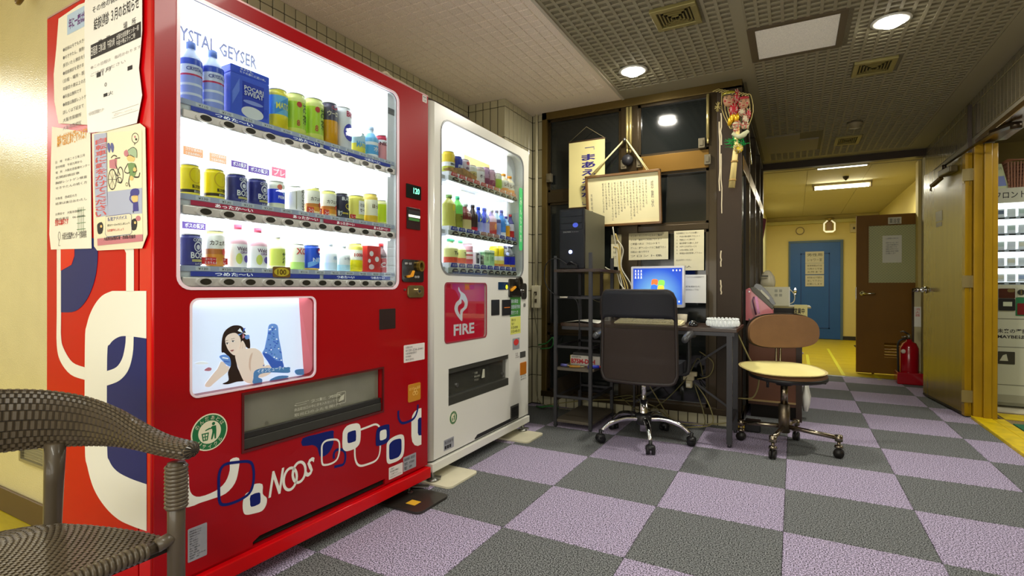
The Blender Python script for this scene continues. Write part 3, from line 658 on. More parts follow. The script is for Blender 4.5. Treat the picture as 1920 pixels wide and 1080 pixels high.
def drink(F, name, lb, box, kind, bands, texts=(), group='sample drinks in the red machine', cap=None, dshelf=-.055, cat='drink', sq=False, zb=None):
    u0, u1, v0, v1 = box; um = (u0 + u1) / 2
    s0 = F.px(u0, v1, dshelf)[0]; s1 = F.px(u1, v1, dshelf)[0]; z0 = F.px(um, v1, dshelf)[1]; z1 = F.px(um, v0, dshelf)[1]
    if zb is not None: z1 += zb - z0; z0 = zb
    r = (s1 - s0) / 2 * 1.01; sc = (s0 + s1) / 2; h = z1 - z0; rd = min(r, .034)
    for w_ in ('top', 'middle', 'bottom'):
        for c_ in ('white', 'red'): lb = lb.replace('on the %s shelf of the %s machine' % (w_, c_), "on the %s machine's %s shelf" % (c_, w_)).replace('of the %s shelf of the %s machine' % (w_, c_), "of the %s machine's %s shelf" % (c_, w_))
    base = F.W(sc, dshelf, z0); t = thing(name, lb, cat, tuple(base), group)
    mats = [b[2] if not isinstance(b[2], tuple) else col(*b[2], rough=.3) for b in bands]; mb = F.mb()
    def rad(f):
        if kind == 'can': return .88 if f < .04 else (1 if f < .93 else .86)
        if kind == 'bottle':
            if f < .03: return .9
            if f < .62: return 1
            if f < .86: return 1 - (f - .62) / .24 * .62
            return .38
        if kind == 'bigbottle':
            if f < .03: return .9
            if f < .72: return 1
            if f < .92: return 1 - (f - .72) / .2 * .7
            return .3
        return 1
    fs = sorted(set([0, .03, .04, .3, .5, .62, .68, .72, .78, .86, .92, .93, 1] + [b[0] for b in bands] + [b[1] for b in bands]))
    if kind == 'bottle' or kind == 'bigbottle': fs = sorted(set(fs + [.65, .75, .82]))
    if kind == 'carton' or kind == 'pouch':
        k = 0
        for a, b, c_ in bands:
            e = .004 if kind == 'pouch' else 0
            mb.prism(rrect(sc - r - e, sc + r + e, z0 + a * h, z0 + b * h, .003, 2), dshelf - rd, dshelf + rd * .9, k); k += 1
        body = mb.build('body', mats, t, bevel=.003)
    else:
        prof = []; mi = []
        for i, f in enumerate(fs):
            prof.append((rad(f) * r, f * h))
            if i < len(fs) - 1:
                mid = (f + fs[i + 1]) / 2; k = 0
                for j, b in enumerate(bands):
                    if b[0] <= mid <= b[1]: k = j
                mi.append(k)
        mb.lathe((sc, dshelf, z0), prof, 20, 1, rd / r, mats=mi); body = mb.build('body', mats, t)
    if kind == 'can':
        F.mb().lathe((sc, dshelf, z0 + h), [(r * .88, -.001), (r * .86, .003), (r * .7, .001), (.0001, .001)], 18, 1, rd / r).build('lid', SILV, t)
    if cap: F.mb().lathe((sc, dshelf, z0 + h), [(r * .42, -h * .08), (r * .42, .004), (.0001, .005)], 14).build('cap', col(*cap, rough=.4), t)
    m = F.mb(); tm_ = []; flat = kind in ('carton', 'pouch')
    for tx in texts:
        st, a, b, x0, x1, c_ = tx[:6]
        tm_.append(col(*c_, rough=.5)); X0 = sc + x0 * r; X1 = sc + x1 * r
        if len(tx) > 6 and tx[6] == 'v': m.vtext(st, X0, X1, z0 + a * h, z0 + b * h, dshelf + (rd * .9 if flat else rd) + .001, len(tm_) - 1)
        elif st in ('()', '[]', '//'):
            NS = 10; V = []; yy = dshelf + (rd * .9 if flat else rd) + .0004 + .00008 * len(tm_)
            for i in range(NS + 1):
                f = i / NS; x = X0 + (X1 - X0) * (f if st != '()' else .5 - .5 * math.cos(PI * f))
                if st == '()': g = math.sin(PI * f); lo_, hi_ = (a + b) / 2 - (b - a) / 2 * g, (a + b) / 2 + (b - a) / 2 * g
                elif st == '[]': lo_, hi_ = a, b
                else: lo_, hi_ = a + .3 * f, b - .3 * (1 - f)
                V += [(x, yy, z0 + lo_ * h), (x, yy, z0 + hi_ * h)]
            m.add(V, [(2 * i, 2 * i + 2, 2 * i + 3, 2 * i + 1) for i in range(NS)], len(tm_) - 1)
        elif st == 'o': m.stroke(circ((X0 + X1) / 2, z0 + (a + b) / 2 * h, (X1 - X0) / 2, (b - a) * h / 2, 20), r * .09, dshelf + rd + .0006, m=len(tm_) - 1, closed=True)
        else: m.text(st, X0, X1, z0 + a * h, z0 + b * h, dshelf + rd + .001, len(tm_) - 1, bold=.02)
    if texts and not flat:
        inv = F.T.inverted()
        for i, p in enumerate(m.v):
            q = inv @ p; hr = rad(min(1, max(0, (q.z - z0) / h))) * r; t_ = max(-.97, min(.97, (q.x - sc) / hr)); q.x = sc + t_ * hr; q.y = dshelf + rd * hr / r * math.sqrt(1 - t_ * t_) + (q.y - dshelf - rd) + .0004; m.v[i] = F.T @ q
    if texts: m.build('label_print', tm_, t, closed=False)
    return t

# ---------------------------------------------------------------- red machine
FR = Frame((-.535, -1.54, 0), (.0165, .99986, 0), (.99986, -.0165, 0)); RW = 1.212; RT = 1.885
T = thing('vending_machine', 'tall red drinks vending machine nearest the camera with a bright backlit window', 'vending machine', tuple(FR.W(RW / 2, -.34, 0)))
wx0 = FR.px(335, 300)[0]; wx1 = FR.px(746, 400)[0]; wz0 = FR.px(540, 540)[1]; wz1 = FR.px(735, 172)[1]
px0 = FR.px(359, 600)[0]; px1 = FR.px(590, 600)[0]; pz0 = FR.px(460, 727)[1]; pz1 = FR.px(475, 560)[1]
sx0 = FR.px(457, 800)[0]; sx1 = FR.px(717, 740)[0]; sz1 = FR.px(457, 741)[1]; sz0 = FR.px(457, 845)[1]
win = rrect(wx0, wx1, wz0, wz1, .035); pwin = rrect(px0, px1, pz0, pz1, .022); slot = [(sx0, sz0), (sx1, sz0), (sx1, sz1), (sx0, sz1)]
vs = FR.P([(474, 1027), (476, 1012), (487, 1002), (722, 899), (724, 912)]); vz1 = (vs[2][1] + vs[3][1]) / 2; vs = [(vs[0][0], vz1 - .042), (vs[0][0], vz1 - .012), (vs[2][0], vz1), (vs[3][0], vz1), (vs[3][0], vz1 - .028)]
FR.mb().prism([(0.004, .115), (RW, .115), (RW, RT), (0.004, RT)], -.07, 0, 0, holes=[win, pwin, slot, vs]).build('door', RED, T)
FR.mb().lathe((.012, -.012, .115), [(.012, 0), (.012, RT - .115)], 12).build('door_edge', REDB, T)
FR.mb().box(0, .012, -.07, -.012, .115, RT).build('door_side', REDB, T)
FR.mb().box(0, RW, -.68, -.20, .06, RT - .002).prism([(0, .06), (RW, .06), (RW, RT - .002), (0, RT - .002)], -.20, -.078, holes=[rrect(wx0 - .012, wx1 + .012, wz0 - .012, wz1 + .012, .01), slot]).build('cabinet', mat('red_side', (190, 2, 6), .35, spec=.15), T)
FR.mb().box(0.0, RW, -.07, .022, .058, .108).build('bottom_rail', REDB, T, bevel=.004)
FR.mb().box(0, RW, -.68, .0, RT - .0, RT + .006).build('top_lip', mat('lip', (190, 150, 150), .3, metal=.4), T)
# display box
FR.mb().box(wx0 - .01, wx1 + .01, -.190, -.185, wz0 - .01, wz1 + .01).build('backlight_panel', GLOW, T)
m = FR.mb().box(wx0 - .015, wx0 - .01, -.185, -.07, wz0 - .01, wz1 + .01).box(wx1 + .01, wx1 + .015, -.185, -.07, wz0 - .01, wz1 + .01).box(wx0 - .01, wx1 + .01, -.185, -.07, wz1 + .01, wz1 + .014).box(wx0 - .01, wx1 + .01, -.185, -.07, wz0 - .014, wz0 - .01)
m.build('display_box', DISPW, T)
FR.mb().prism(rrect(wx0 - .003, wx1 + .003, wz0 - .003, wz1 + .003, .036), -.006, -.0045).build('display_glass', GLASSP, T)
FR.mb().prism(rrect(wx0 - .006, wx1 + .006, wz0 - .006, wz1 + .006, .04), -.004, .003, holes=[rrect(wx0 + .003, wx1 - .003, wz0 + .003, wz1 - .003, .033)]).build('window_trim', mat('clear_trim', (240, 215, 225), .2), T)
FR.mb().box(wx1 - .045, wx1 + .008, -.12, -.02, wz0, wz1).build('side_column', DISPW, T)
q = FR.px(733, 210, -.02); FR.mb().box(q[0] - .02, q[0] + .02, -.02, -.018, q[1] - .012, q[1] + .015).build('sensor_label', mat('sensor_grey', (110, 110, 112), .5), T)
FR.mb().prism(rrect(wx0 - .001, wx1 + .001, wz0 - .001, wz1 + .001, .035), -.069, -.008, holes=[rrect(wx0 + .004, wx1 - .004, wz0 + .004, wz1 - .004, .031)]).build('window_liner', mat('liner_white', (235, 235, 240), .4), T)
FR.mb().box(wx0 + .04, wx1 - .04, -.05, -.035, wz1 - .016, wz1 - .006).build('display_glow_strip', mat('fill_strip', (255, 255, 255), .5, emit=14), T)
def zrow(F, a, b): return (F.px(*a)[1] + F.px(*b)[1]) / 2
R1 = (zrow(FR, (347, 219), (742, 329)), zrow(FR, (347, 180), (735, 303)))
R2 = (zrow(FR, (347, 401), (742, 449)), zrow(FR, (347, 358), (735, 423)))
R3 = (zrow(FR, (345, 535), (742, 540)), zrow(FR, (345, 493), (735, 514)))
sb0 = FR.px(384, 525)[0]; sb1 = FR.px(730, 530)[0]; a0 = FR.px(343, 500)[0]; a1 = wx1 - .012
shelfrow(FR, T, a0, a1, *R1, 12, sb0, sb1, False, [(.03, .55), (.57, .97)], [(.11, .25), (.42, .54), (.60, .70), (.80, .90)], [110, 110, 150, 150, 150, 140], 1)
shelfrow(FR, T, a0, a1, *R2, 12, sb0, sb1, True, [(.03, .55), (.57, .97)], [(.11, .25), (.42, .54), (.64, .74), (.86, .95)], [130, 130, 120, 120, 130, 120], 2)
shelfrow(FR, T, a0, a1, *R3, 12, sb0, sb1, False, [(.03, .55), (.57, .97)], [(.11, .25), (.64, .74), (.84, .93)], [120, 120, 130, 130, 150, 110], 3)
q = FR.px(531, 511); b_ = FR.mb(); b_.prism(rrect(q[0] - .035, q[0] + .035, q[1] - .017, q[1] + .02, .006), -.009, -.0075).prism(circ(q[0], q[1] + .002, .03, .015), -.0075, -.007, 1).text('100', q[0] - .018, q[0] + .018, q[1] - .008, q[1] + .011, -.0068, 2, bold=.03)
b_.build('price_badge', [mat('badge_brown', (150, 100, 40), .5), mat('badge_gold', (250, 215, 60), .5), mat('badge_ink', (120, 80, 10), .5)], T)
m = FR.mb(); A = FR.px(333, 42, -.17); B = FR.px(486, 112, -.17); m.text('CRYSTAL GEYSER', A[0] - .04, B[0], B[1] - .035, B[1] + .012, -.183, bold=.025); m.build('display_lettering', mat('pale_letter', (120, 124, 150), .5), T, closed=False)
YEL_ = (250, 226, 40); NV = (40, 44, 120); WH = (245, 245, 245)
G1, G2, G3 = 'drinks on the top shelf of the red machine', 'drinks on the middle shelf of the red machine', 'drinks on the bottom shelf of the red machine'
WAT = mat('water_blue', (170, 190, 250), .15, coat=.6); PK = (30, 60, 200)
def DR(row, *a, **k): return drink(FR, *a, group=(G1, G2, G3)[row], zb=(R1, R2, R3)[row][1] - (.0 if row else .0), **k)
wb_ = [(0, .12, (150, 165, 240)), (.12, .16, (235, 240, 255)), (.16, .28, (160, 175, 245)), (.28, .32, (235, 240, 255)), (.32, .44, (165, 180, 248)), (.44, .47, (210, 40, 90)), (.47, .62, (225, 232, 255)), (.62, .72, (60, 90, 210)), (.72, 1, (200, 215, 252))]
DR(0, 'water_bottle', 'large clear blue water bottle at the left end of the top shelf of the red machine', (338, 377, 62, 176), 'bigbottle', wb_, [('CRYSTAL G', .52, .58, -.8, .9, (40, 50, 150))], cap=(120, 150, 230))
DR(0, 'water_bottle', 'large clear blue water bottle second from the left on the top shelf of the red machine', (380, 417, 82, 192), 'bigbottle', wb_, [('CRYSTAL G', .52, .58, -.8, .9, (40, 50, 150))], cap=(120, 150, 230))
t = DR(0, 'sports_drink_bottle', 'large blue sports drink bottle with a white wave label and blue banner', (424, 492, 118, 212), 'pouch', [(0, .82, (70, 100, 225)), (.82, .98, (50, 84, 215))],
   [('[]', .1, .72, -.45, .75, (28, 58, 190)), ('()', .02, .26, -.5, .72, WH), ('POCARI', .55, .64, -.38, .68, WH), ('SWEAT', .45, .54, -.38, .68, WH), ('()', .30, .38, -.4, .7, (150, 165, 240)), ('水よりも、', .91, .96, -.6, .1, WH), ('ヒトの身体に近い水。', .85, .90, -.6, .8, WH), ('//', .2, .75, -.98, -.6, (110, 140, 245)), ('()', .1, .3, .72, .98, (40, 80, 220))])
DR(0, 'vitamin_drink_bottle', 'yellow and light blue bottle beside the big blue bottle on the top shelf of the red machine', (504, 536, 160, 234), 'can', [(0, .36, YEL_), (.36, .84, (110, 190, 235)), (.84, 1, (250, 235, 80))], [('//', .36, .9, -.8, .9, (60, 150, 220)), ('MATCH', .5, .66, -.7, .9, (250, 240, 90))])
for k, bx in enumerate(((538, 570, 172, 248), (573, 603, 184, 261))):
    DR(0, 'tea_bottle', ('first', 'second')[k] + ' of the two light green tea bottles on the top shelf of the red machine', bx, 'can', [(0, .15, (235, 240, 120)), (.15, .8, (190, 228, 60)), (.8, 1, (240, 245, 150))], [('お茶', .25, .82, .1, .8, (30, 60, 30), 'v'), ('()', .66, .8, -.5, .0, (200, 60, 50)), ('8', .2, .35, -.5, -.2, (200, 90, 60)), ('[]', .1, .5, .85, .99, (60, 140, 50))], cap=(240, 245, 240))
DR(0, 'oolong_tea_bottle', 'dark topped bottle with an orange lower half on the top shelf of the red machine', (604, 629, 190, 268), 'can', [(0, .58, (240, 170, 20)), (.58, 1, (84, 78, 100))], [('ウーロン', .68, .8, -.8, .9, (245, 235, 200)), ('()', .84, .94, -.4, .4, (200, 60, 90))])
DR(0, 'soda_can', 'white and blue soda can with a big red word on the top shelf of the red machine', (630, 655, 198, 275), 'can', [(0, 1, (245, 245, 250))], [('BIG', .78, .92, -.3, .9, (200, 50, 90)), ('()', .2, .62, -.6, .9, (40, 50, 190)), ('CALPIS', .42, .5, -.4, .85, WH), ('SODA', .32, .4, -.4, .85, WH), ('//', .05, .35, -.9, .3, (50, 60, 200))])
DR(0, 'vitamin_drink_can', 'short pale blue and yellow can near the right end of the top shelf', (660, 681, 243, 281), 'can', [(0, .5, (250, 238, 90)), (.5, 1, (190, 225, 240))], [('MATCH', .3, .6, -.8, .9, (90, 170, 230))])
DR(0, 'water_can', 'short sky blue bottle second from the right on the top shelf of the red machine', (684, 705, 232, 289), 'bottle', [(0, .1, WH), (.1, .4, (90, 175, 235)), (.4, .5, WH), (.5, .8, (120, 190, 240)), (.8, 1, (210, 230, 250))], [('水', .2, .36, -.4, .5, WH)], cap=(200, 220, 250))
DR(0, 'peach_drink_can', 'pink peach drink can at the right end of the top shelf', (707, 724, 247, 294), 'can', [(0, .7, (240, 160, 165)), (.7, .82, (245, 240, 240)), (.82, 1, (205, 50, 80))], [('NECTAR', .6, .74, -.9, .95, (90, 40, 60)), ('()', .1, .5, -.1, .8, (250, 205, 190))])
def sign(F, T_, bx, c1, tx, c2=WH, d=-.03, nm='shelf_sign', lb=None):
    a = F.px(bx[0], bx[3], d); b = F.px(bx[1], bx[2], d); x0, x1 = a[0], b[0]; zc = (a[1] + b[1]) / 2; um = (bx[0] + bx[1]) / 2; z0 = F.px(um, bx[3], d)[1]; z1 = F.px(um, bx[2], d)[1]
    m = F.mb(); m.box(x0, x1, d - .002, d, z0, z1)
    n = len(tx)
    for i, t_ in enumerate(tx): h = (z1 - z0) / n; m.text(t_, x0 + (x1 - x0) * .1, x1 - (x1 - x0) * .08, z1 - h * (i + .85), z1 - h * (i + .15), d + .0005, 1, bold=.02)
    return m.build(nm, [col(*c1, rough=.5), col(*c2, rough=.5)], T_, label=lb)
gb = [(0, .10, (250, 235, 80)), (.10, .20, (60, 50, 40)), (.20, 1, (250, 228, 30))]
for k, bx in enumerate(((338, 373, 300, 357), (384, 419, 311, 366))):
    DR(1, 'gold_coffee_can', ('leftmost', 'second')[k] + ' yellow coffee can with a round emblem on the middle shelf of the red machine', bx, 'can', gb, [('o', .42, .92, -.5, .8, (215, 185, 40)), ('贅沢微糖', .24, .36, -.3, .85, (60, 50, 30)), ('おいしい', .11, .18, -.1, .8, WH)])
bt = [('COFFEE', .78, .88, -.3, .85, WH), ('()', .45, .78, -.22, .62, (235, 235, 240)), ('()', .48, .74, -.12, .5, NV), ('()', .52, .68, .0, .4, (230, 230, 238)), ('BOSS', .24, .44, -.5, .95, WH), ('[]', .13, .21, -.4, .85, (200, 190, 120)), ('レインボー', .03, .1, -.1, .8, WH)]
for k, bx in enumerate(((426, 460, 320, 372), (466, 498, 329, 378))):
    DR(1, 'navy_coffee_can', ('third', 'fourth')[k] + ' can on the red machine\'s middle shelf, navy with a pipe smoker emblem', bx, 'can', [(0, 1, (46, 50, 124))], bt)
DR(1, 'blue_coffee_can', 'bright blue and cream coffee can with a red seal on the middle shelf of the red machine', (504, 531, 334, 384), 'can', [(0, .2, (235, 235, 200)), (.2, .72, (40, 70, 225)), (.72, 1, (240, 240, 225))], [('PREMIUM', .36, .48, -.4, .9, WH), ('()', .7, .9, -.5, .1, (225, 110, 90)), ('()', .5, .68, .2, .8, (150, 180, 250))])
DR(1, 'white_coffee_can', 'white coffee can with large vertical letters on the middle shelf of the red machine', (541, 567, 344, 390), 'can', [(0, 1, (242, 240, 232))], [('BOSS', .05, .98, .1, .7, (90, 85, 70), 'v'), ('[]', .08, .8, -.6, -.5, (180, 175, 150))])
for k, bx in enumerate(((574, 597, 337, 386), (604, 627, 344, 391))):
    DR(1, 'cafe_au_lait_can', ('left', 'right')[k] + ' of the two cream cans with orange bands on the middle shelf of the red machine', bx, 'can', [(0, .1, (245, 225, 170)), (.1, .28, (235, 160, 60)), (.28, .4, (200, 130, 60)), (.4, .88, (248, 245, 228)), (.88, 1, (245, 240, 130))], [('カフェオレ', .5, .64, -.8, .9, (70, 60, 50)), ('()', .26, .46, .2, .8, (220, 90, 70))])
DR(1, 'black_coffee_can', 'black coffee can with white letters on the middle shelf of the red machine', (629, 650, 349, 395), 'can', [(0, .18, (60, 58, 74)), (.18, .24, (200, 180, 60)), (.24, 1, (56, 54, 76))], [('BLACK', .72, .86, -.6, .95, WH), ('o', .4, .6, -.1, .7, (230, 210, 60))])
DR(1, 'milk_tea_can', 'yellow milk tea can with a white label on the middle shelf of the red machine', (655, 679, 356, 402), 'can', [(0, .08, (150, 140, 60)), (.08, 1, (240, 230, 110))], [('[]', .25, .8, -.4, .8, (250, 248, 240)), ('ミルク', .55, .7, -.25, .7, (80, 60, 50)), ('セーキ', .35, .5, -.25, .7, (80, 60, 50))])
DR(1, 'lemon_drink_can', 'pale yellow and orange can second from the right on the middle shelf of the red machine', (683, 704, 358, 411), 'can', [(0, .25, (250, 205, 60)), (.25, .8, (250, 245, 220)), (.8, 1, (250, 220, 110))], [('ほっと', .5, .65, -.5, .8, (120, 90, 50))])
DR(1, 'tea_bottle', 'yellow green tea bottle at the right end of the middle shelf', (707, 724, 370, 414), 'can', [(0, .1, (240, 240, 160)), (.1, .85, (210, 232, 50)), (.85, 1, (250, 250, 190))], [('お茶', .3, .85, .0, .8, (40, 70, 20), 'v')])
sign(FR, T, (379, 427, 483, 496), (215, 40, 50), ['コーヒー＆ミルク', 'とろりんおいしい'])
sign(FR, T, (576, 604, 389, 401), (225, 80, 60), ['コーヒー＆ミルク'])
sign(FR, T, (607, 632, 394, 406), (225, 80, 60), ['コーヒー＆ミルク'])
sign(FR, T, (631, 655, 393, 408), (52, 50, 62), ['微ブラック'])
sign(FR, T, (657, 680, 403, 410), (205, 40, 40), ['しっとり'])
for bx, c1, tx in (((344, 381, 277, 293), (240, 170, 120), ['コクと甘みの', 'うまみの味わい']), ((393, 425, 289, 305), (245, 190, 150), ['コクと甘みの', 'うまみの味わい']), ((434, 464, 303, 315), (110, 80, 170), ['ボスの贅沢']), ((466, 505, 314, 326), (110, 80, 170), ['ボスの贅沢']), ((510, 536, 315, 332), (235, 120, 150), ['プレ']), ((342, 386, 417, 430), (110, 80, 170), ['ボスの贅沢'])):
    sign(FR, T, bx, c1, tx, d=-.10)
DR(2, 'navy_coffee_can', 'navy coffee can with a pipe smoker emblem at the left end of the bottom shelf', (339, 376, 434, 492), 'can', [(0, 1, (46, 50, 124))], bt)
DR(2, 'cafe_au_lait_can', 'cream coffee can with orange bands behind a red sign on the bottom shelf of the red machine', (387, 419, 428, 494), 'can', [(0, .35, (235, 160, 60)), (.35, .5, (200, 120, 60)), (.5, .92, (248, 246, 235)), (.92, 1, (245, 235, 150))], [('カフェオレ', .6, .74, -.9, .9, (70, 60, 50)), ('()', .32, .52, .2, .8, (220, 80, 70))])
for k, bx in enumerate(((430, 461, 420, 498), (468, 498, 428, 501))):
    DR(2, 'grape_juice_bottle', ('left', 'right')[k] + ' of the two pink capped white grape juice bottles on the bottom shelf of the red machine', bx, 'bottle', [(0, .56, (248, 248, 248)), (.56, .66, (240, 190, 205)), (.66, 1, (245, 205, 215))], [("Welch's", .40, .50, -.6, .9, (90, 40, 90)), ('GRAPE', .33, .39, -.3, .9, (120, 60, 150)), ('()', .12, .30, .1, .8, (100, 80, 180)), ('()', .08, .34, -.7, -.1, (215, 225, 110))], cap=(225, 90, 120))
DR(2, 'tea_bottle', 'pale yellow green tea bottle in the middle of the bottom shelf', (506, 532, 440, 502), 'bottle', [(0, .1, (245, 245, 190)), (.1, .6, (225, 236, 110)), (.6, 1, (245, 248, 200))], [('茶', .15, .5, .0, .8, (60, 90, 40))], cap=(245, 245, 240))
DR(2, 'smoothie_can', 'white and pale green can with red letters on the bottom shelf of the red machine', (545, 568, 456, 503), 'can', [(0, .3, (190, 230, 130)), (.3, 1, (245, 246, 230))], [('XO', .6, .85, -.7, .8, (215, 70, 60))])
DR(2, 'blue_cola_can', 'bright blue cola can with a round emblem on the bottom shelf of the red machine', (571, 596, 457, 503), 'can', [(0, .08, (230, 190, 90)), (.08, 1, (40, 90, 215))], [('()', .62, .92, -.1, .9, (40, 30, 150)), ('()', .68, .88, .15, .8, (225, 60, 60)), ('()', .70, .79, .2, .75, WH), ('NEX', .34, .5, -.5, .9, (220, 235, 255)), ('//', .1, .6, -.9, .9, (120, 180, 250))])
DR(2, 'pale_water_bottle', 'almost white water bottle right of the blue cola can on the bottom shelf of the red machine', (608, 629, 452, 503), 'bottle', [(0, .3, (215, 240, 250)), (.3, 1, (245, 250, 252))], [('水', .4, .55, -.3, .4, (120, 160, 200))], cap=(235, 240, 245))
DR(2, 'pale_water_bottle', 'almost white bottle with a faint blue base on the bottom shelf of the red machine', (633, 653, 456, 504), 'bottle', [(0, .25, (190, 230, 245)), (.25, 1, (248, 250, 250))], [('レモン', .45, .55, -.5, .6, (140, 150, 170))], cap=(235, 240, 245))
DR(2, 'vitamin_drink_can', 'yellow can with a white middle band on the bottom shelf of the red machine', (656, 676, 453, 505), 'can', [(0, .42, (250, 232, 30)), (.42, .78, (250, 248, 235)), (.78, 1, (250, 238, 110))], [('1000mg', .5, .66, -.8, .9, (200, 60, 50))])
DR(2, 'red_cola_can', 'red can with white bubbles near the right end of the bottom shelf', (679, 704, 457, 506), 'carton', [(0, 1, (220, 60, 60))], [('()', .6, .8, -.7, -.1, WH), ('()', .35, .5, -.9, -.5, WH), ('()', .1, .3, -.8, .0, (250, 225, 225)), ('()', .4, .6, .1, .7, WH)])
DR(2, 'cola_bottle', 'small cola bottle with a red label at the right end of the bottom shelf', (706, 724, 455, 508), 'bottle', [(0, .5, (205, 40, 50)), (.5, 1, (120, 90, 95))], [('Cola', .2, .36, -.8, .9, WH)], cap=(200, 40, 50))

# poster window with the picture of a reclining model
pd = -.045
FR.mb().box(px0 - .01, px1 + .01, pd - .004, pd, pz0 - .01, pz1 + .01).build('poster_backing', mat('poster_glow', (214, 222, 246), .5, emit=1.0, ecol=(226, 232, 250)), T)
FR.mb().box(px0, px1, pd + .0005, pd + .03, pz1 - .001, pz1 + .004).build('poster_lamp', mat('poster_lamp', (255, 255, 255), .5, emit=3), T)
FR.mb().prism(rrect(px0 - .002, px1 + .002, pz0 - .002, pz1 + .002, .023), -.005, -.0035).build('poster_glass', GLASSP, T)
FR.mb().prism(rrect(px0 - .005, px1 + .005, pz0 - .005, pz1 + .005, .025), -.003, .003, holes=[rrect(px0 + .001, px1 - .001, pz0 + .001, pz1 - .001, .02)]).build('poster_trim', mat('clear_trim', (240, 215, 225), .2), T)
def pp(pts, d=pd): return FR.P([(340 + x / 5.4, 550 + y / 5.4) for x, y in pts], d)
SK = 1; pm = [mat('poster_hair', (56, 30, 30), .5), mat('poster_skin', (248, 222, 206), .5, emit=.6), mat('poster_blue', (120, 164, 238), .5, emit=.45), mat('poster_blue_dark', (66, 110, 216), .5, emit=.35), mat('poster_white', (250, 250, 252), .5, emit=.7), mat('poster_lip', (205, 110, 110), .5), mat('poster_pink', (240, 150, 170), .5, emit=.2), mat('poster_ribbon', (90, 146, 206), .5, emit=.4), mat('poster_skin_shade', (236, 200, 180), .5, emit=.45)]
m = FR.mb(); D = pd + .0006
def pl(pts, k, z=0, sm=3):
    q = smooth_path(pts, sm, True) if sm else pts
    m.prism(pp(q), D + z * .0002, D + z * .0002, k)
pl([(245, 945), (240, 920), (285, 860), (360, 770), (420, 735), (480, 740), (470, 790), (400, 850), (330, 910), (290, 945)], 1, 1)
pl([(360, 775), (385, 720), (400, 690), (440, 700), (450, 740), (400, 760)], 1, 2)
pl([(405, 590), (410, 460), (440, 380), (510, 330), (580, 325), (625, 350), (660, 420), (690, 470), (692, 560), (650, 540), (610, 500), (560, 600), (560, 720), (590, 800), (640, 880), (560, 895), (470, 920), (415, 915), (475, 880), (470, 800), (500, 720), (470, 640), (430, 600)], 0, 3, 4)
pl([(440, 475), (470, 420), (540, 400), (590, 440), (600, 520), (585, 590), (545, 625), (510, 615), (465, 560)], 1, 4)
pl([(600, 570), (660, 560), (740, 555), (800, 590), (830, 650), (840, 720), (900, 730), (910, 800), (820, 850), (720, 850), (650, 800), (600, 700), (585, 620)], 1, 4)
pl([(540, 620), (575, 600), (600, 660), (680, 780), (725, 860), (720, 915), (640, 895), (600, 830), (560, 720)], 1, 6)
pl([(690, 640), (720, 600), (700, 700), (700, 790), (680, 740)], 8, 5)
pl([(545, 625), (560, 590), (590, 560), (600, 500), (620, 480), (650, 540), (640, 580), (590, 620)], 1, 7)
m.stroke(pp([(590, 560), (602, 500)]), .002, D + .0016, m=8); m.stroke(pp([(612, 560), (620, 500)]), .002, D + .0016, m=8)
for cx, cy in ((460, 508), (518, 486)):
    m.prism(pp(circ(cx, cy, 15, 8, 12)), D + .0016, D + .0016, 4); m.prism(pp(circ(cx, cy, 8, 8, 10)), D + .0018, D + .0018, 0)
    m.stroke(pp([(cx - 18, cy - 2), (cx, cy - 11), (cx + 18, cy - 5)]), .0012, D + .0018, m=0)
m.stroke(pp([(440, 482), (470, 474)]), .0012, D + .0018, m=0); m.stroke(pp([(500, 462), (535, 455)]), .0012, D + .0018, m=0)
m.stroke(pp([(485, 520), (482, 548), (498, 552)]), .001, D + .0018, m=8)
pl([(490, 580), (510, 572), (530, 572), (512, 588)], 5, 8)
pl([(380, 640), (430, 620), (480, 640), (498, 700), (490, 740), (450, 720), (420, 690)], 2, 8); m.stroke(pp([(410, 650), (470, 660)]), .004, D + .002, m=4); m.stroke(pp([(425, 685), (485, 695)]), .003, D + .002, m=3)
for a in range(5): pl([(620, 400), (620 + 60 * math.cos(a * 1.2), 400 + 45 * math.sin(a * 1.2)), (620 + 50 * math.cos(a * 1.2 + .5), 400 + 60 * math.sin(a * 1.2 + .5))], (4, 6, 2, 4, 3)[a], 6, 0)
pl([(640, 430), (680, 420), (685, 455), (650, 465)], 2, 7)
pl([(888, 318), (970, 322), (985, 440), (1015, 600), (1025, 690), (1035, 770), (940, 770), (880, 700), (820, 610), (840, 560), (870, 420)], 2, 2)
for i in range(60):
    v = random.random(); y = 340 + v * 400; x = 925 + (random.random() - .5) * (80 + v * 130); m.prism(pp(circ(x, y, 9, 7, 6)), D + .0009, D + .0009, (3, 4, 3, 7)[i % 4])
pl([(820, 605), (880, 615), (960, 680), (1020, 690), (1030, 770), (930, 770), (860, 670)], 3, 5)
pl([(735, 790), (800, 760), (900, 755), (1080, 745), (1095, 770), (1080, 805), (900, 800), (800, 815), (775, 850), (815, 870), (800, 915), (720, 910), (725, 860)], 7, 8, 3)
pl([(900, 870), (980, 835), (1080, 835), (1050, 860), (905, 890)], 7, 8); pl([(1145, 780), (1210, 765), (1285, 775), (1270, 815), (1170, 825)], 7, 8)
A = pp([(765, 800), (1075, 765)]); m.text('イオンビューティー', A[0][0], A[1][0], A[0][1] - .004, A[0][1] + .010, D + .002, 4)
pl([(140, 705), (200, 690), (265, 700), (260, 718), (150, 720)], 4, 1); pl([(230, 780), (270, 750), (305, 760), (290, 785)], 6, 1)
m.build('poster_picture', pm, T, closed=False)
FR.mb().add([(px1 - .035, pd + .001, pz1), (px1 + .005, -.008, pz1), (px1 + .005, -.008, pz0), (px1 - .012, pd + .001, pz0)], [(0, 1, 2, 3)]).build('poster_edge', mat('poster_edge_red', (235, 120, 130), .5, emit=.3), T)

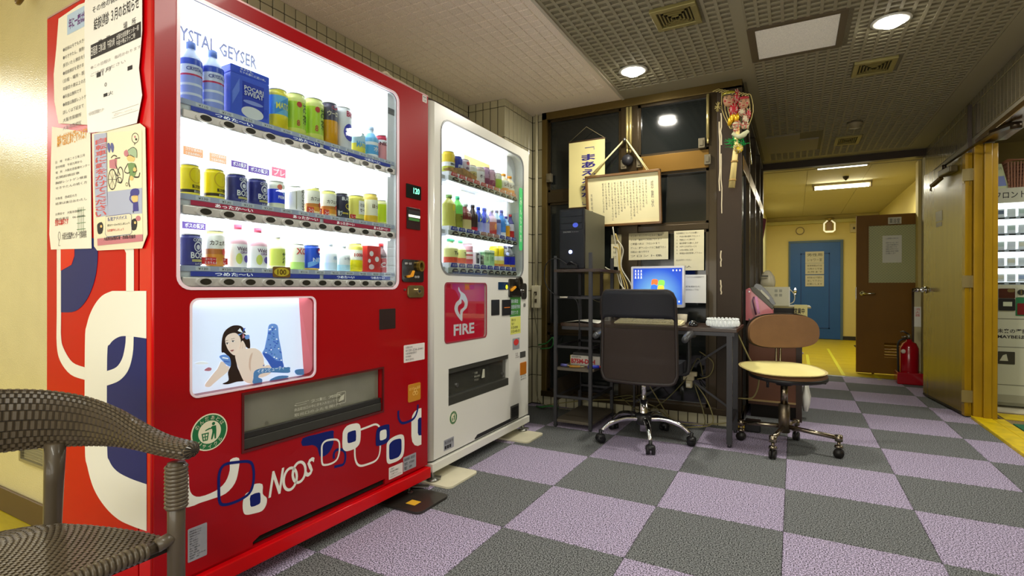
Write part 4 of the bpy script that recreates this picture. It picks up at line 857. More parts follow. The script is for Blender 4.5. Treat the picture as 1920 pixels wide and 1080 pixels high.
# dispensing slot
FR.mb().box(sx0 - .01, sx1 + .01, -.16, -.155, sz0 - .01, sz1 + .01).box(sx0 - .01, sx1 + .01, -.155, -.02, sz0 - .012, sz0 - .004, 1).box(sx0 - .012, sx0 - .004, -.155, -.02, sz0, sz1, 1).box(sx1 + .004, sx1 + .012, -.155, -.02, sz0, sz1, 1).box(sx0, sx1, -.155, -.02, sz1 + .004, sz1 + .01, 1).build('slot_box', [mat('slot_grey', (168, 166, 138), .5, emit=.03), SLOTI], T)  # slot back lightened and faintly self-glowing in place of light
m = FR.mb()
for i in range(9): x = sx0 + .02 + i * (sx1 - sx0) / 9; m.box(x, x + .004, -.154, -.14, sz0, sz1)
m.build('slot_rib', mat('slot_rib', (110, 108, 90), .5), T)
hz = sz0 + (sz1 - sz0) * .36
FR.mb().box(sx0 + .004, sx1 - .004, -.028, -.022, sz0 + .03, sz1 - .001).build('slot_flap', mat('flap_grey', (124, 124, 108), .22, coat=.6, var=.12, vscale=5), T)  # opaque grey stands for the reflection on a smoky flap
FR.mb().box(sx0 + .002, sx1 - .002, -.03, -.004, sz0 + .0, sz0 + .034).box(sx0 + .002, sx1 - .002, -.02, -.006, sz0 + .034, sz0 + .055, 1).build('slot_lip', [mat('lip_black', (52, 52, 46), .35), mat('lip_dark', (36, 36, 32), .3)], T, bevel=.002)
FR.mb().prism([(sx0 - .008, sz0 - .008), (sx1 + .008, sz0 - .008), (sx1 + .008, sz1 + .008), (sx0 - .008, sz1 + .008)], -.004, .003, holes=[slot]).build('slot_frame', mat('slot_frame', (90, 20, 22), .3), T)
m = FR.mb(); q = FR.px(600, 760, -.02); m.lines(['ご注意', '商品取出口の中に手を入れないで下さい', '取出口のふたを開けて', 'お取りください　やけどにご注意'], q[0] - .12, q[0] + .1, q[1] - .04, q[1] + .035, -.012, ragged=False)
q = FR.px(637, 745, -.02); m.stroke(rrect(q[0] - .022, q[0] + .022, q[1] - .022, q[1] + .022, .004), .002, -.0115, closed=True); m.prism([(q[0] - .015, q[1] - .015), (q[0] + .012, q[1] - .01), (q[0] + .016, q[1] + .012), (q[0] - .004, q[1] + .004)], -.011, -.011)
m.build('slot_lettering', mat('faint_white', (190, 190, 170), .5), T, closed=False)
for u, v in ((497, 793), (480, 818), (700, 748)): q = FR.px(u, v, -.03); FR.mb().lathe((0, 0, 0), [(.0001, 0), (.012, .0), (.012, .006), (.0001, .008)], 12).build('slot_knob', STEEL, T) if False else FR.mb().prism(circ(q[0], q[1], .009, n=14), -.035, -.022).build('slot_knob', mat('clear_knob', (170, 170, 150), .15, coat=.6), T, bevel=.002)
# grille at the foot
for i in range(5): z = vz1 - .036 + i * .008; FR.mb().add([(vs[0][0], -.008, z), (vs[3][0], -.008, z), (vs[3][0], -.02, z + .006), (vs[0][0], -.02, z + .006)], [(0, 1, 2, 3)]).build('grille_slat', mat('grille_black', (46, 40, 34), .4), T, closed=False)
FR.mb().box(vs[0][0] - .01, vs[3][0] + .01, -.05, -.045, vz1 - .06, vz1 + .01).build('grille_back', mat('grille_dark', (16, 14, 12), .8), T)
# fittings on the right strip of the door
def plate(F, T_, nm, bx, d0, d1, mt, r=.004, bevel=0, lb=None):
    um = (bx[0] + bx[1]) / 2; vm = (bx[2] + bx[3]) / 2
    x0 = F.px(bx[0], vm)[0]; x1 = F.px(bx[1], vm)[0]; z0 = F.px(um, bx[3])[1]; z1 = F.px(um, bx[2])[1]
    F.mb().prism(rrect(x0, x1, z0, z1, r, 3), d0, d1).build(nm, mt, T_, bevel=bevel, label=lb); return x0, x1, z0, z1
e = plate(FR, T, 'credit_display', (761, 789, 347, 373), -.001, .002, mat('display_black', (14, 24, 20), .2, coat=.6))
FR.mb().text('120', e[0] + .05, e[1] - .012, e[2] + .025, e[3] - .012, .0025, bold=.02).build('display_digits', mat('green_led', (120, 255, 190), .5, emit=2), T, closed=False)
e = plate(FR, T, 'banknote_slot', (762, 787, 390, 430), -.001, .004, mat('note_frame', (60, 40, 40), .25, metal=.4), bevel=.002)
FR.mb().box(e[0] + .006, e[1] - .006, .004, .006, e[2] + .04, e[3] - .012).build('note_mouth', BLACKP, T)
FR.mb().box(e[0] + .008, e[1] - .008, .006, .009, e[3] - .045, e[3] - .034).build('note_light', mat('note_light', (235, 235, 220), .3, emit=.8), T)
FR.mb().box(e[0] + .01, e[1] - .01, .006, .0065, e[2] + .05, e[3] - .06).build('note_mark', mat('note_green', (60, 120, 50), .4, emit=.2), T)
e = plate(FR, T, 'coin_panel', (753, 793, 487, 529), -.001, .006, mat('coin_black', (22, 18, 16), .2, coat=.5), r=.012, bevel=.002)
m = FR.mb(); q = FR.px(767, 514, .006); m.prism([(q[0] - .02, q[1] - .008), (q[0] + .008, q[1] - .002), (q[0] + .022, q[1] + .018), (q[0] + .026, q[1] + .014), (q[0] + .014, q[1] - .012), (q[0] - .016, q[1] - .017)], .006, .02); m.build('return_lever', mat('orange_lever', (236, 160, 30), .35), T, bevel=.002)
q = FR.px(786, 499, .006); FR.mb().prism(circ(q[0], q[1], .021, .026), .006, .022, holes=[circ(q[0], q[1], .013, .017)]).build('coin_ring', mat('coin_gold', (150, 122, 50), .25, metal=.7), T); FR.mb().box(q[0] - .003, q[0] + .003, .006, .012, q[1] - .014, q[1] + .014).build('coin_slit', BLACKP, T)
m = FR.mb(); q = FR.px(780, 519, .006); m.text('⑩㊿', q[0] - .01, q[0] + .025, q[1] - .006, q[1] + .006, .0065); m.text('返却・注文', FR.px(757, 492)[0], FR.px(770, 492)[0], FR.px(763, 496)[1], FR.px(763, 492)[1], .0065); m.build('coin_lettering', WHITEINK, T, closed=False)
e = plate(FR, T, 'lock', (763, 793, 535, 558), -.001, .008, mat('lock_brass', (130, 112, 70), .25, metal=.7), r=.016, bevel=.003)
q = FR.px(783, 546, .008); FR.mb().prism(circ(q[0], q[1], .014), .008, .02).prism(circ(q[0], q[1], .006), .02, .022, 1).build('lock_barrel', [CHROME, BLACKP], T)
q = FR.px(758, 543); FR.mb().prism(circ(q[0], q[1], .005), 0, .006).build('screw', STEEL, T)
plate(FR, T, 'black_panel', (711, 741, 579, 617), -.001, .002, mat('panel_black', (44, 28, 28), .3), r=.003, bevel=.001)
def sticker(F, T_, nm, bx, mats, T2, lead=None, d=.0006):
    um = (bx[0] + bx[1]) / 2; x0 = F.px(bx[0], bx[3])[0]; x1 = F.px(bx[1], bx[2])[0]; z0 = F.px(um, bx[3])[1]; z1 = F.px(um, bx[2])[1]
    m = F.mb(); m.prism(rrect(x0, x1, z0, z1, .003, 2), .0, d)
    if T2: m.lines(T2, x0 + (x1 - x0) * .08, x1 - (x1 - x0) * .08, z0 + (z1 - z0) * .06, z1 - (z1 - z0) * .06, d + .0004, 1, ragged=True, fill=.7)
    if lead: lead(m, x0, x1, z0, z1, d + .0005)
    m.build(nm, mats, T_, closed=False); return x0, x1, z0, z1
SW = mat('sticker_white', (226, 220, 214), .5); SG = mat('sticker_grey', (170, 172, 178), .35, metal=.3)
sticker(FR, T, 'sticker', (792, 800, 179, 192), [SW, INK], ['禁', '注'])
sticker(FR, T, 'sticker', (757, 796, 645, 677), [SW, INK], ['お問合せ先', '0120-226-0441', 'お客様相談室受付', '年中無休', '　　株式会社'])
sticker(FR, T, 'sticker', (729, 755, 872, 894), [SW, INK], ['ご案内', '販売機の横転に', 'ご注意下さい', 'のぼらないで下さい'])
sticker(FR, T, 'sticker', (756, 780, 853, 880), [SG, INK], ['製造者番号　株式会社', '型式　VT3000', '電圧　100V'])
sticker(FR, T, 'sticker', (352, 388, 986, 1048), [SG, INK], ['自動販売機の統一ステッカー', '飲料自動販売機についての', '注意事項をお守り下さい', '転倒防止について', '本機には転倒防止の', '措置をしております', '万一の場合は下記へ', '電話にてご連絡願います', '株式会社　営業所', '所在地　大阪府大阪市', '電話番号　0120-000-000', '管理番号　12345'])
e = plate(FR, T, 'change_cup', (765, 788, 719, 752), -.001, .003, mat('amber_cup', (196, 132, 30), .3, coat=.5), r=.008, bevel=.002)
m = FR.mb(); m.text('おつり・返却', e[0] + .006, e[1] - .006, e[3] - .028, e[3] - .014, .0036); cx = (e[0] + e[1]) / 2 + .004; cz = (e[2] + e[3]) / 2 - .004
for a in (-.01, .01): m.stroke(circ(cx + a, cz, .008, n=14), .002, .0036, closed=True)
m.stroke(circ(cx, cz + .014, .008, n=14), .002, .0036, closed=True); m.build('cup_lettering', mat('amber_pale', (250, 215, 130), .5), T, closed=False)
# recycling mark
def recycle(F, T_, u, v, r, small=False):
    q = F.px(u, v); m = F.mb(); m.prism(circ(q[0], q[1], r, r, 36), 0, .0005, 1); m.prism(circ(q[0], q[1], r * .93, r * .93, 36), .0006, .0008, 0); m.prism(circ(q[0], q[1], r * .62, r * .62, 30), .001, .0012, 1)
    for s, up in (('のんだあとは', 1), ('リサイクル', 0)):
        n = len(s)
        for i, ch in enumerate(s):
            a = math.radians((150 - 120 * i / (n - 1)) if up else (222 + 96 * i / (n - 1))); cx = q[0] + r * .775 * math.cos(a); cz = q[1] + r * .775 * math.sin(a); k = MB(F.T); k.text(ch, -r * .1, r * .1, -r * .11, r * .11, 0)
            ro = a - PI / 2 if up else a + PI / 2; c_, s_ = math.cos(ro), math.sin(ro)
            inv = F.T.inverted(); V = []
            for p in k.v: L_ = inv @ p; V.append((cx + L_.x * c_ - L_.z * s_, .0014, cz + L_.x * s_ + L_.z * c_))
            m.add(V, k.f, 1)
    x, z = q; f = lambda L_: [(x + a * r, z + b * r) for a, b in L_]
    m.prism(f([(-.45, .0), (-.05, .0), (-.12, -.42), (-.38, -.42)]), .0014, .0016, 0, holes=[f([(-.38, -.06), (-.27, -.06), (-.28, -.18), (-.36, -.18)]), f([(-.23, -.06), (-.12, -.06), (-.14, -.18), (-.23, -.18)]), f([(-.35, -.23), (-.27, -.23), (-.28, -.36), (-.33, -.36)]), f([(-.22, -.23), (-.15, -.23), (-.17, -.36), (-.22, -.36)])])
    m.prism(circ(x + r * .2, z + r * .42, r * .09, n=12), .0014, .0016, 0)
    m.prism(f([(.12, .3), (.34, .3), (.36, .0), (.34, -.42), (.26, -.42), (.24, -.1), (.14, -.42), (.06, -.42), (.14, .0), (.12, .16), (-.02, .24), (-.25, .16), (-.24, .1), (-.02, .16)]), .0014, .0016, 0)
    m.build('recycle_mark', [mat('recycle_green', (28, 110, 62), .4), mat('recycle_cream', (232, 226, 196), .4)], T_, closed=False)
recycle(FR, T, 393, 810, .056)
# printed pattern on the lower door
def Q6(pts): return FR.P([(340 + x / 3.1768, 740 + y / 3.1768) for x, y in pts])
def Q8(pts): return FR.P([(560 + x / 6, 740 + y / 6) for x, y in pts])
m = FR.mb()
def ps(p, k, l): m.prism(p, .0002 + l * .0003, .0004 + l * .0003, k)
ps(smooth_path(Q6([(18, 475), (43, 478), (46, 545), (62, 592), (110, 608), (205, 572), (262, 520), (288, 450), (291, 388), (343, 378), (340, 450), (318, 528), (262, 590), (180, 622), (110, 645), (62, 664), (18, 655)]), 3, True), 0, 0)
m.stroke(smooth_path(Q6([(222, 560), (225, 470), (255, 418), (330, 402), (405, 400), (428, 440), (428, 520), (405, 585), (340, 630), (262, 655), (228, 640)]), 4, True), .009, .0011, m=1, closed=True)
ps(smooth_path(Q6([(430, 535), (482, 533), (484, 590), (508, 615), (505, 655), (480, 692), (430, 708), (385, 715), (368, 695), (366, 640), (384, 590), (420, 570)]), 3, True), 0, 1)
ps(smooth_path(Q6([(412, 600), (462, 582), (470, 600), (470, 640), (455, 655), (415, 668), (409, 640)]), 2, True), 1, 2)
ps(smooth_path(Q8([(45, 490), (200, 445), (380, 402), (392, 440), (390, 545), (350, 640), (290, 690), (235, 692), (210, 600), (150, 566), (42, 578)]), 2, True), 1, 0)
m.stroke(smooth_path(Q8([(395, 720), (395, 665), (420, 625), (470, 615), (515, 640), (525, 710), (505, 780), (450, 800), (400, 812)]), 3), .0105, .0005, m=1)
m.stroke(smooth_path(Q8([(258, 650), (262, 570), (300, 522), (370, 505), (430, 508), (455, 545), (455, 640), (430, 725), (375, 770), (300, 790), (262, 770)]), 4, True), .0075, .0011, m=0, closed=True)
m.stroke(smooth_path(Q8([(690, 395), (780, 362), (850, 335), (885, 340), (908, 362)]), 3), .0085, .0008, m=0)
m.stroke(smooth_path(Q8([(630, 600), (632, 700), (655, 775), (700, 800), (780, 780), (860, 745), (900, 690), (915, 620), (916, 570)]), 3), .0085, .0008, m=0)
ps(smooth_path(Q8([(492, 480), (500, 410), (545, 350), (620, 325), (670, 325), (693, 360), (697, 450), (685, 545), (640, 600), (570, 630), (520, 632), (492, 590)]), 3, True), 0, 1)
ps(smooth_path(Q8([(548, 440), (570, 418), (630, 400), (643, 420), (643, 510), (620, 528), (560, 546), (547, 520)]), 2, True), 1, 2)
ps(smooth_path(Q8([(868, 440), (885, 380), (930, 350), (1010, 333), (1020, 370), (1022, 470), (1000, 530), (950, 560), (880, 578), (865, 550)]), 2, True), 1, 3)
ps(smooth_path(Q8([(912, 420), (935, 400), (980, 392), (986, 430), (985, 480), (965, 500), (918, 514), (910, 480)]), 2, True), 0, 4)
ps(smooth_path(Q8([(987, 600), (995, 540), (1040, 490), (1110, 455), (1160, 448), (1185, 480), (1187, 600), (1170, 690), (1120, 740), (1050, 770), (1010, 778), (988, 740)]), 3, True), 0, 2)
ps(smooth_path(Q8([(1016, 600), (1022, 555), (1060, 515), (1115, 497), (1150, 500), (1155, 560), (1152, 640), (1125, 695), (1070, 722), (1025, 728), (1016, 690)]), 3, True), 1, 3)
ps(Q8([(1380, 150), (1345, 158), (1305, 190), (1278, 235), (1268, 300), (1268, 470), (1278, 530), (1305, 568), (1340, 577), (1380, 560)]), 0, 0)
ps(Q8([(1380, 255), (1352, 262), (1340, 285), (1339, 430), (1350, 458), (1380, 456)]), 1, 1)
m.stroke(smooth_path(Q8([(1120, 180), (1122, 260), (1160, 318), (1240, 300), (1300, 258), (1333, 180), (1340, 110)]), 4), .0115, .0011, m=1)
A = FR.px(503, 912); B = FR.px(588, 855); zc = FR.px(545, 890)[1]
g = .032
m.text('N', A[0], A[0] + (B[0] - A[0]) * .33, zc - .052, zc + .034, .0008, 0, bold=.02, shear=.3); w_ = B[0] - A[0]
m.stroke(circ(A[0] + w_ * .46, zc - .014, w_ * .145, .038, 26), .010, .0009, m=0, closed=True); m.stroke(circ(A[0] + w_ * .66, zc - .002, w_ * .145, .036, 26), .010, .0009, m=0, closed=True)
m.text('S', A[0] + w_ * .80, A[0] + w_ * 1.02, zc - .03, zc + .036, .0009, 0, bold=.03, shear=.3)
m.build('front_print', [OFFW, NAVY], T, closed=False)

# left side of the red machine: print and posters
FS = Frame(FR.W(0, -.68, 0), FR.n, -FR.ex)
def S4(pts): return FS.P([(x / 1.8, 480 + y / 1.8) for x, y in pts])
def S1(pts): return FS.P([(x / 2, y / 2) for x, y in pts])
m = FS.mb(); e_ = .0006
big = [(495, 118), (380, 118), (345, 135), (315, 175), (295, 230), (288, 300), (288, 640), (296, 710), (318, 785), (355, 845), (400, 888), (450, 912), (496, 928), (496, 770), (440, 750), (395, 725), (370, 690), (363, 640), (363, 340), (372, 298), (398, 275), (430, 270), (495, 278)]
outer_ = smooth_path(big[1:13], 4); inner_ = smooth_path(big[13:23], 4)
m.prism(S4([big[0]] + outer_ + inner_), e_, e_ * 2, 0)
m.prism(S4(inner_), e_, e_ * 1.8, 1)
m.prism(S4(smooth_path([(453, 272), (450, 330), (435, 385), (405, 420), (363, 437)], 4) + smooth_path([(363, 388), (395, 375), (415, 345), (425, 300), (427, 270)], 4)), e_ * 2, e_ * 3, 0)
m.prism(S4([(427, 120), (427, -10), (420, -25), (410, -32), (410, -75), (440, -60), (453, -20), (453, 120)]), e_, e_ * 2, 0)
m.prism(S4([(207, 190), (207, -60)] + smooth_path([(330, -60), (330, 20), (318, 90), (292, 150), (255, 186), (207, 190)], 4)), e_, e_ * 2, 1)
m.prism(S4([(207, 50), (207, -60), (253, -60), (253, 0), (243, 30)]), e_ * 2, e_ * 3, 2)
m.prism(S4([(193, -60)] + smooth_path([(207, -60), (207, 200), (207, 270), (215, 310), (245, 358), (288, 376)], 4) + smooth_path([(288, 418), (240, 400), (205, 355), (193, 300), (193, 200)], 4)), e_, e_ * 2, 0)
FS_ = m.build('side_print', [OFFW, NAVY, mat('print_orange_red', (214, 34, 18), .35, spec=.15)], T, closed=False)
# loose posters taped on that side (each moves by itself)
def poster(nm, lb, pts, mats, fn, d=.003, cat='poster', tilt=.002):
    P = FS.P(pts); c = (sum(p[0] for p in P) / len(P), sum(p[1] for p in P) / len(P)); m = FS.mb()
    n = len(P); m.prism(P, d, d + .0008, 0)
    fn(m, d + .0014); o = m.build(nm, mats, org=tuple(FS.W(c[0], d, c[1])), closed=False); return tag(o, lb, cat, 'posters taped to the side of the red machine')
def sbox(u0, v0, u1, v1, d=.003):   # s,z box from two opposite picture corners
    a = FS.px(u0, v0, d); b = FS.px(u1, v1, d); return a[0], b[0], min(a[1], b[1]), max(a[1], b[1])
OLDP = mat('old_paper', (236, 234, 220), .75, bump=.5, bscale=18)
def f_back(m, d):
    a = FS.px(126, 66, d); b = FS.px(162, 25, d); m.prism([(a[0] - .0, a[1] - .0), (b[0], a[1]), (b[0], a[1] + .065), (a[0], a[1] + .065)], d, d, 2)
    m.text('年に一度は結核', a[0] + .012, b[0] + .02, a[1] + .014, a[1] + .05, d + .0004, 3, bold=.02)
    T_ = ['●結核は今でも大きな', '●せきやたん、微熱が続', '　長引いたら検診を受け', '●結核検診を受けましょう', '　（日程・場所・医療）', '　年齢四十歳以上の方は', '●料金は無料です', '●検査は胸部レントゲン', '　詳しくは下記まで', '　　大阪市保健所', '　　大阪市西成区']
    a = FS.px(118, 84, d); b = FS.px(162, 222, d); m.lines(T_, a[0], b[0] + .03, b[1] - .02, a[1] - .005, d, 1, fill=.5)
poster('poster', 'partly covered cream poster with a blue heading at the top left of the machine side', [(112, 36), (150, 10), (175, 0), (175, 235), (112, 232), (104, 190), (103, 140), (108, 90)], [OLDP, GREYINK, mat('pale_blue_print', (176, 200, 228), .7), mat('purple_ink', (96, 34, 120), .7)], f_back, d=.0025)
def f_top(m, d):
    a = FS.px(178, 52, d); b = FS.px(262, 22, d); s0, s1 = FS.px(170, 90, d)[0], FS.px(264, 60, d)[0]
    z = FS.px(218, 24, d)[1]; m.text('その他の健診日程', s0 + .01, s1 - .06, z + .035, z + .055, d, 1); m.text('結核健診 ３月のお知らせ', s0 + .02, s1 - .01, z - .02, z + .018, d, 1, bold=.01)
    m.text('時　間', s0 + .05, s0 + .12, z - .075, z - .055, d, 1); m.text('場　所', s0 + .2, s0 + .27, z - .06, z - .04, d, 1)
    z0 = FS.px(218, 90, d)[1]; z1 = FS.px(218, 62, d)[1]; m.prism([(s0, z0), (s1, z0), (s1, z1), (s0, z1)], d, d, 1)
    m.text('日程表', s0 + .004, s0 + .045, z0 + .008, z1 - .008, d + .0004, 0); m.text('三角公園　午前九時', s0 + .052, s0 + .15, z0 + .01, z1 - .01, d + .0004, 0); m.text('大阪社会医療センター前', s0 + .16, s1 - .01, z0 + .022, z1 - .006, d + .0004, 0); m.text('午前十時より十二時', s0 + .16, s1 - .03, z0 + .004, z1 - .024, d + .0004, 0)
    for u0, v0, u1, v1, t_ in ((181, 146, 193, 132, '■1'), (197, 136, 207, 131, '月'), (239, 133, 248, 129, '■'), (196, 163, 200, 156, '0'), (194, 183, 212, 173, '■火')):
        x0, x1, a_, b_ = sbox(u0, v0, u1, v1, d); m.text(t_, x0, x1, a_, max(b_, a_ + .012), d, 1)
    m.lines(['●この日程は　毎月かわります', '　　　ご注意ください'], s0, s1, z0 - .06, z0 - .015, d, 2, fill=.45)
    x0, x1, a_, b_ = sbox(210, 222, 260, 195, d); m.stroke([(x0, a_), (x1, a_), (x1, b_), (x0, b_)], .001, d, m=2, closed=True); m.lines(['お問合せ', '大阪市保健所　感染症対策', '電話　06-0000-0000'], x0 + .01, x1 - .01, a_ + .004, b_ - .004, d, 2)
    a = FS.px(166, 218, d); m.text('大阪市西成区保健福祉センター', a[0], a[0] + .1, a[1], a[1] + .012, d, 2)
poster('poster', 'white timetable poster with a black heading band at the top right of the machine side', [(164, 8), (172, -30), (272, -55), (272, 60), (266, 130), (272, 180), (262, 232), (200, 248), (170, 250), (164, 120)], [mat('white_sheet', (240, 240, 238), .5, bump=.3, bscale=14), INK, mat('faint_ink', (160, 156, 156), .7)], f_top, d=.007)
def f_low(m, d):
    x0, x1, a_, b_ = sbox(107, 272, 160, 258, d); z = FS.px(133, 262, d)[1]; m.text('無料で結核健診が受けられます', x0, x1 + .01, z - .012, z + .028, d, 2, bold=.02)
    T_ = ['日　時　平成二十三年三月', '受付時間　午前九時から', '場　所　大阪社会医療センター', '　　　　玄関前検診車', '　　　　胸部レントゲン検査', '　　　　せきやたんの続く方', '', '対象者　西成区の方', '　　　　結果は後日おわたし', '', 'お問合せ　大阪市保健所', '電話番号　06-0000']
    a = FS.px(104, 300, d); b = FS.px(168, 408, d); m.lines(T_, a[0], b[0], b[1], a[1], d, 1, fill=.5)
    x0, x1, a_, b_ = sbox(103, 424, 128, 406, d); m.text('受診は無料です', x0, x1, a_, a_ + .022, d, 3, bold=.02)
    q = FS.px(152, 412, d)
    for i in range(4): m.stroke([(q[0] - .02 + i * .012, q[1] - .04), (q[0] - .02 + i * .012, q[1] + .04)], .002, d, m=4); m.stroke([(q[0] - .03, q[1] - .03 + i * .02), (q[0] + .03, q[1] - .03 + i * .02)], .002, d, m=4)
    x0, x1, a_, b_ = sbox(116, 450, 162, 440, d); m.text('大阪社会医療センター付属病院', x0, x1, a_, a_ + .024, d, 1, bold=.01); m.stroke(circ(x0 - .02, a_ + .014, .008, .014, 12), .002, d, m=1, closed=True); m.stroke([(x0 - .02, a_), (x0 - .026, a_ - .018), (x0 - .012, a_ - .018)], .002, d, m=1)
poster('poster', 'white leaflet with an orange heading at the lower left of the machine side', [(100, 238), (172, 250), (174, 466), (98, 468), (95, 440), (98, 300)], [PAPER, GREYINK, mat('orange_ink', (226, 158, 50), .7), REDINK, mat('green_ink', (90, 130, 90), .7)], f_low, d=.0028)
def f_bike(m, d):
    K = lambda pts: FS.P([(90 + x / 4.32, 230 + y / 4.32) for x, y in pts], d)
    def po(pts, k, l=0, sm=0): m.prism(K(smooth_path(pts, 2, True) if sm else pts), d + l * .0002, d + l * .0002, k)
    po([(372, 95), (480, 80), (485, 750), (390, 770), (375, 500)], 2); po([(470, 80), (760, 60), (762, 530), (475, 560)], 3); po([(475, 560), (762, 528), (762, 735), (485, 752)], 2)
    po([(390, 765), (765, 735), (768, 900), (400, 930)], 3)
    a, b = K([(385, 770), (475, 110)]); m.vtext('自転車に鍵をかけてください', a[0], b[0], a[1] + .0, b[1] + .0, d + .0006, 4, bold=.015)
    st = lambda pts, w_, k, cl=False, sm=1: m.stroke(K(smooth_path(pts, 3, cl) if sm else pts), w_, d + .0008, m=k, closed=cl)
    st(circ(522, 460, 32, 82, 20), .003, 1, True, 0); st(circ(588, 425, 22, 65, 18), .003, 1, True, 0); st(circ(578, 465, 20, 22, 12), .002, 1, True, 0)
    for a_ in range(0, 360, 45): st([(522, 460), (522 + 30 * math.cos(math.radians(a_)), 460 + 78 * math.sin(math.radians(a_)))], .0012, 1, sm=0)
    po([(498, 305), (560, 290), (556, 375), (500, 368)], 5, 3); st([(530, 375), (560, 430), (585, 425), (550, 345), (545, 290), (585, 285)], .003, 1, sm=0); st([(512, 285), (535, 265), (560, 275)], .003, 1)
    for x in (495, 522): po([(x - 12, 170), (x + 2, 165), (x + 14, 200), (x + 4, 245), (x - 10, 215)], 6, 3, 1)
    po([(650, 225), (690, 200), (720, 225), (722, 285), (690, 270), (655, 250)], 7, 4, 1); po([(618, 235), (640, 220), (655, 250), (640, 275), (620, 265)], 5, 4, 1); po([(640, 275), (665, 260), (705, 275), (695, 315), (650, 310)], 8, 3, 1)
    st([(650, 225), (690, 200), (720, 225), (722, 285)], .002, 1); st([(640, 275), (665, 262), (700, 280)], .002, 1)
    po([(650, 330), (705, 330), (720, 380), (700, 440), (665, 430), (655, 380)], 9, 3, 1); st([(650, 330), (620, 390), (645, 410), (665, 400)], .003, 1); st([(705, 340), (720, 390), (690, 400)], .003, 1)
    po(circ(705, 380, 14, 18, 10), 8, 4); po(circ(678, 450, 16, 20, 10), 8, 4); st([(665, 430), (655, 480), (665, 520)], .004, 1); st([(700, 440), (735, 440), (745, 405)], .004, 1); st(circ(640, 500, 9, 14, 10), .0015, 1, True, 0)
    st(circ(708, 125, 28, 40, 18), .0018, 1, True, 0); st([(700, 165), (700, 182), (712, 162)], .0018, 1, sm=0); po(circ(705, 115, 7, 10, 8), 5, 3); po(circ(715, 135, 8, 10, 8), 1, 3)
    po([(668, 560), (690, 535), (730, 535), (740, 560), (730, 590), (675, 595)], 10, 3, 1); po([(680, 595), (728, 590), (725, 640), (690, 645)], 8, 3, 1); po([(690, 645), (730, 640), (735, 715), (690, 720)], 10, 3); st([(690, 650), (665, 620), (675, 580)], .005, 10); st([(695, 720), (690, 725)], .006, 1, sm=0)
    po([(470, 760), (660, 735), (678, 750), (680, 890), (665, 905), (480, 925), (465, 900)], 0, 2); st([(470, 760), (660, 735), (678, 750), (680, 890), (665, 905), (480, 925), (465, 900)], .0015, 6, True, 0)
    def tx(s_, x0, x1, y, h_, k): a, b = K([(x0, y), (x1, y)]); c_ = K([(x0, y - h_)])[0]; m.text(s_, a[0], b[0], a[1], a[1] + (c_[1] - a[1]), d + .001, k, bold=.015)
    tx('防犯アドバイス', 488, 640, 800, 32, 6); tx('鍵はツーロックにしましょう', 485, 662, 842, 18, 1); tx('防犯登録をしましょう', 485, 615, 885, 20, 4)
    for cx, cy in ((425, 850), (700, 820)): po([(cx - 22, cy - 30), (cx + 10, cy - 45), (cx + 24, cy - 10), (cx + 14, cy + 45), (cx - 18, cy + 50), (cx - 26, cy)], 1, 2, 1); po(circ(cx + 8, cy - 10, 9, 12, 8), 8, 4)
    po(circ(732, 775, 20, 22, 12), 5, 3); po([(400, 940), (768, 905), (768, 960), (402, 997)], 5, 2); tx('大阪府西成警察署・西成防犯協会', 455, 712, 958, 30, 1)
poster('poster', 'bicycle lock poster with red vertical characters and cartoon thief and policeman', [(176, 252), (266, 232), (276, 240), (280, 440), (270, 466), (186, 470), (180, 462)], [mat('poster_cream', (228, 222, 196), .5), INK, mat('poster_lilac', (172, 180, 208), .6), mat('poster_pale', (236, 230, 196), .6), mat('poster_red', (206, 74, 74), .6), mat('poster_rose', (196, 120, 132), .6), mat('poster_indigo', (74, 82, 150), .6), mat('poster_sage', (160, 186, 150), .6), mat('poster_peach', (236, 196, 120), .6), mat('poster_leaf', (110, 146, 84), .6), mat('poster_navy', (54, 50, 140), .6)], f_bike, d=.0045)
# feet and anchor plate
for s_ in (.06, RW - .10):
    m = MB(); c_ = FR.W(s_, -.03, 0); m.cyl((c_.x, c_.y, .012), (c_.x, c_.y, .06), .009).lathe((c_.x, c_.y, 0.0), [(.028, 0), (.026, .010), (.01, .016)], 16); m.build('foot', STEEL, T)
    m = MB(); c_ = FR.W(s_, -.62, 0); m.cyl((c_.x, c_.y, .0), (c_.x, c_.y, .06), .012); m.build('foot', STEEL, T)
a = [at_z(*q, .01) for q in ((843, 930), (785, 966), (680, 940), (725, 905))]
m = MB(); m.T = Matrix(((1, 0, 0, 0), (0, 0, 1, 0), (0, 1, 0, 0), (0, 0, 0, 1)))
m.prism(rrect(-.74, -.36, -.585, -.36, .03), .0, .012)
t = m.build('anchor_plate', mat('black_rubber', (44, 40, 36), .4, coat=.2), org=(-.55, -.47, 0), bevel=.003); tag(t, 'black rounded floor plate with a small yellow sticker sticking out from under the red machine', 'plate')
MB().box(-.475, -.425, -.535, -.49, .012, .0128).build('yellow_sticker', mat('sticker_yellow', (226, 176, 50), .5), t)
MB().bar((-.62, -.40, .018), (-.50, -.335, .018), .03, .004).build('steel_tongue', STEEL, t)
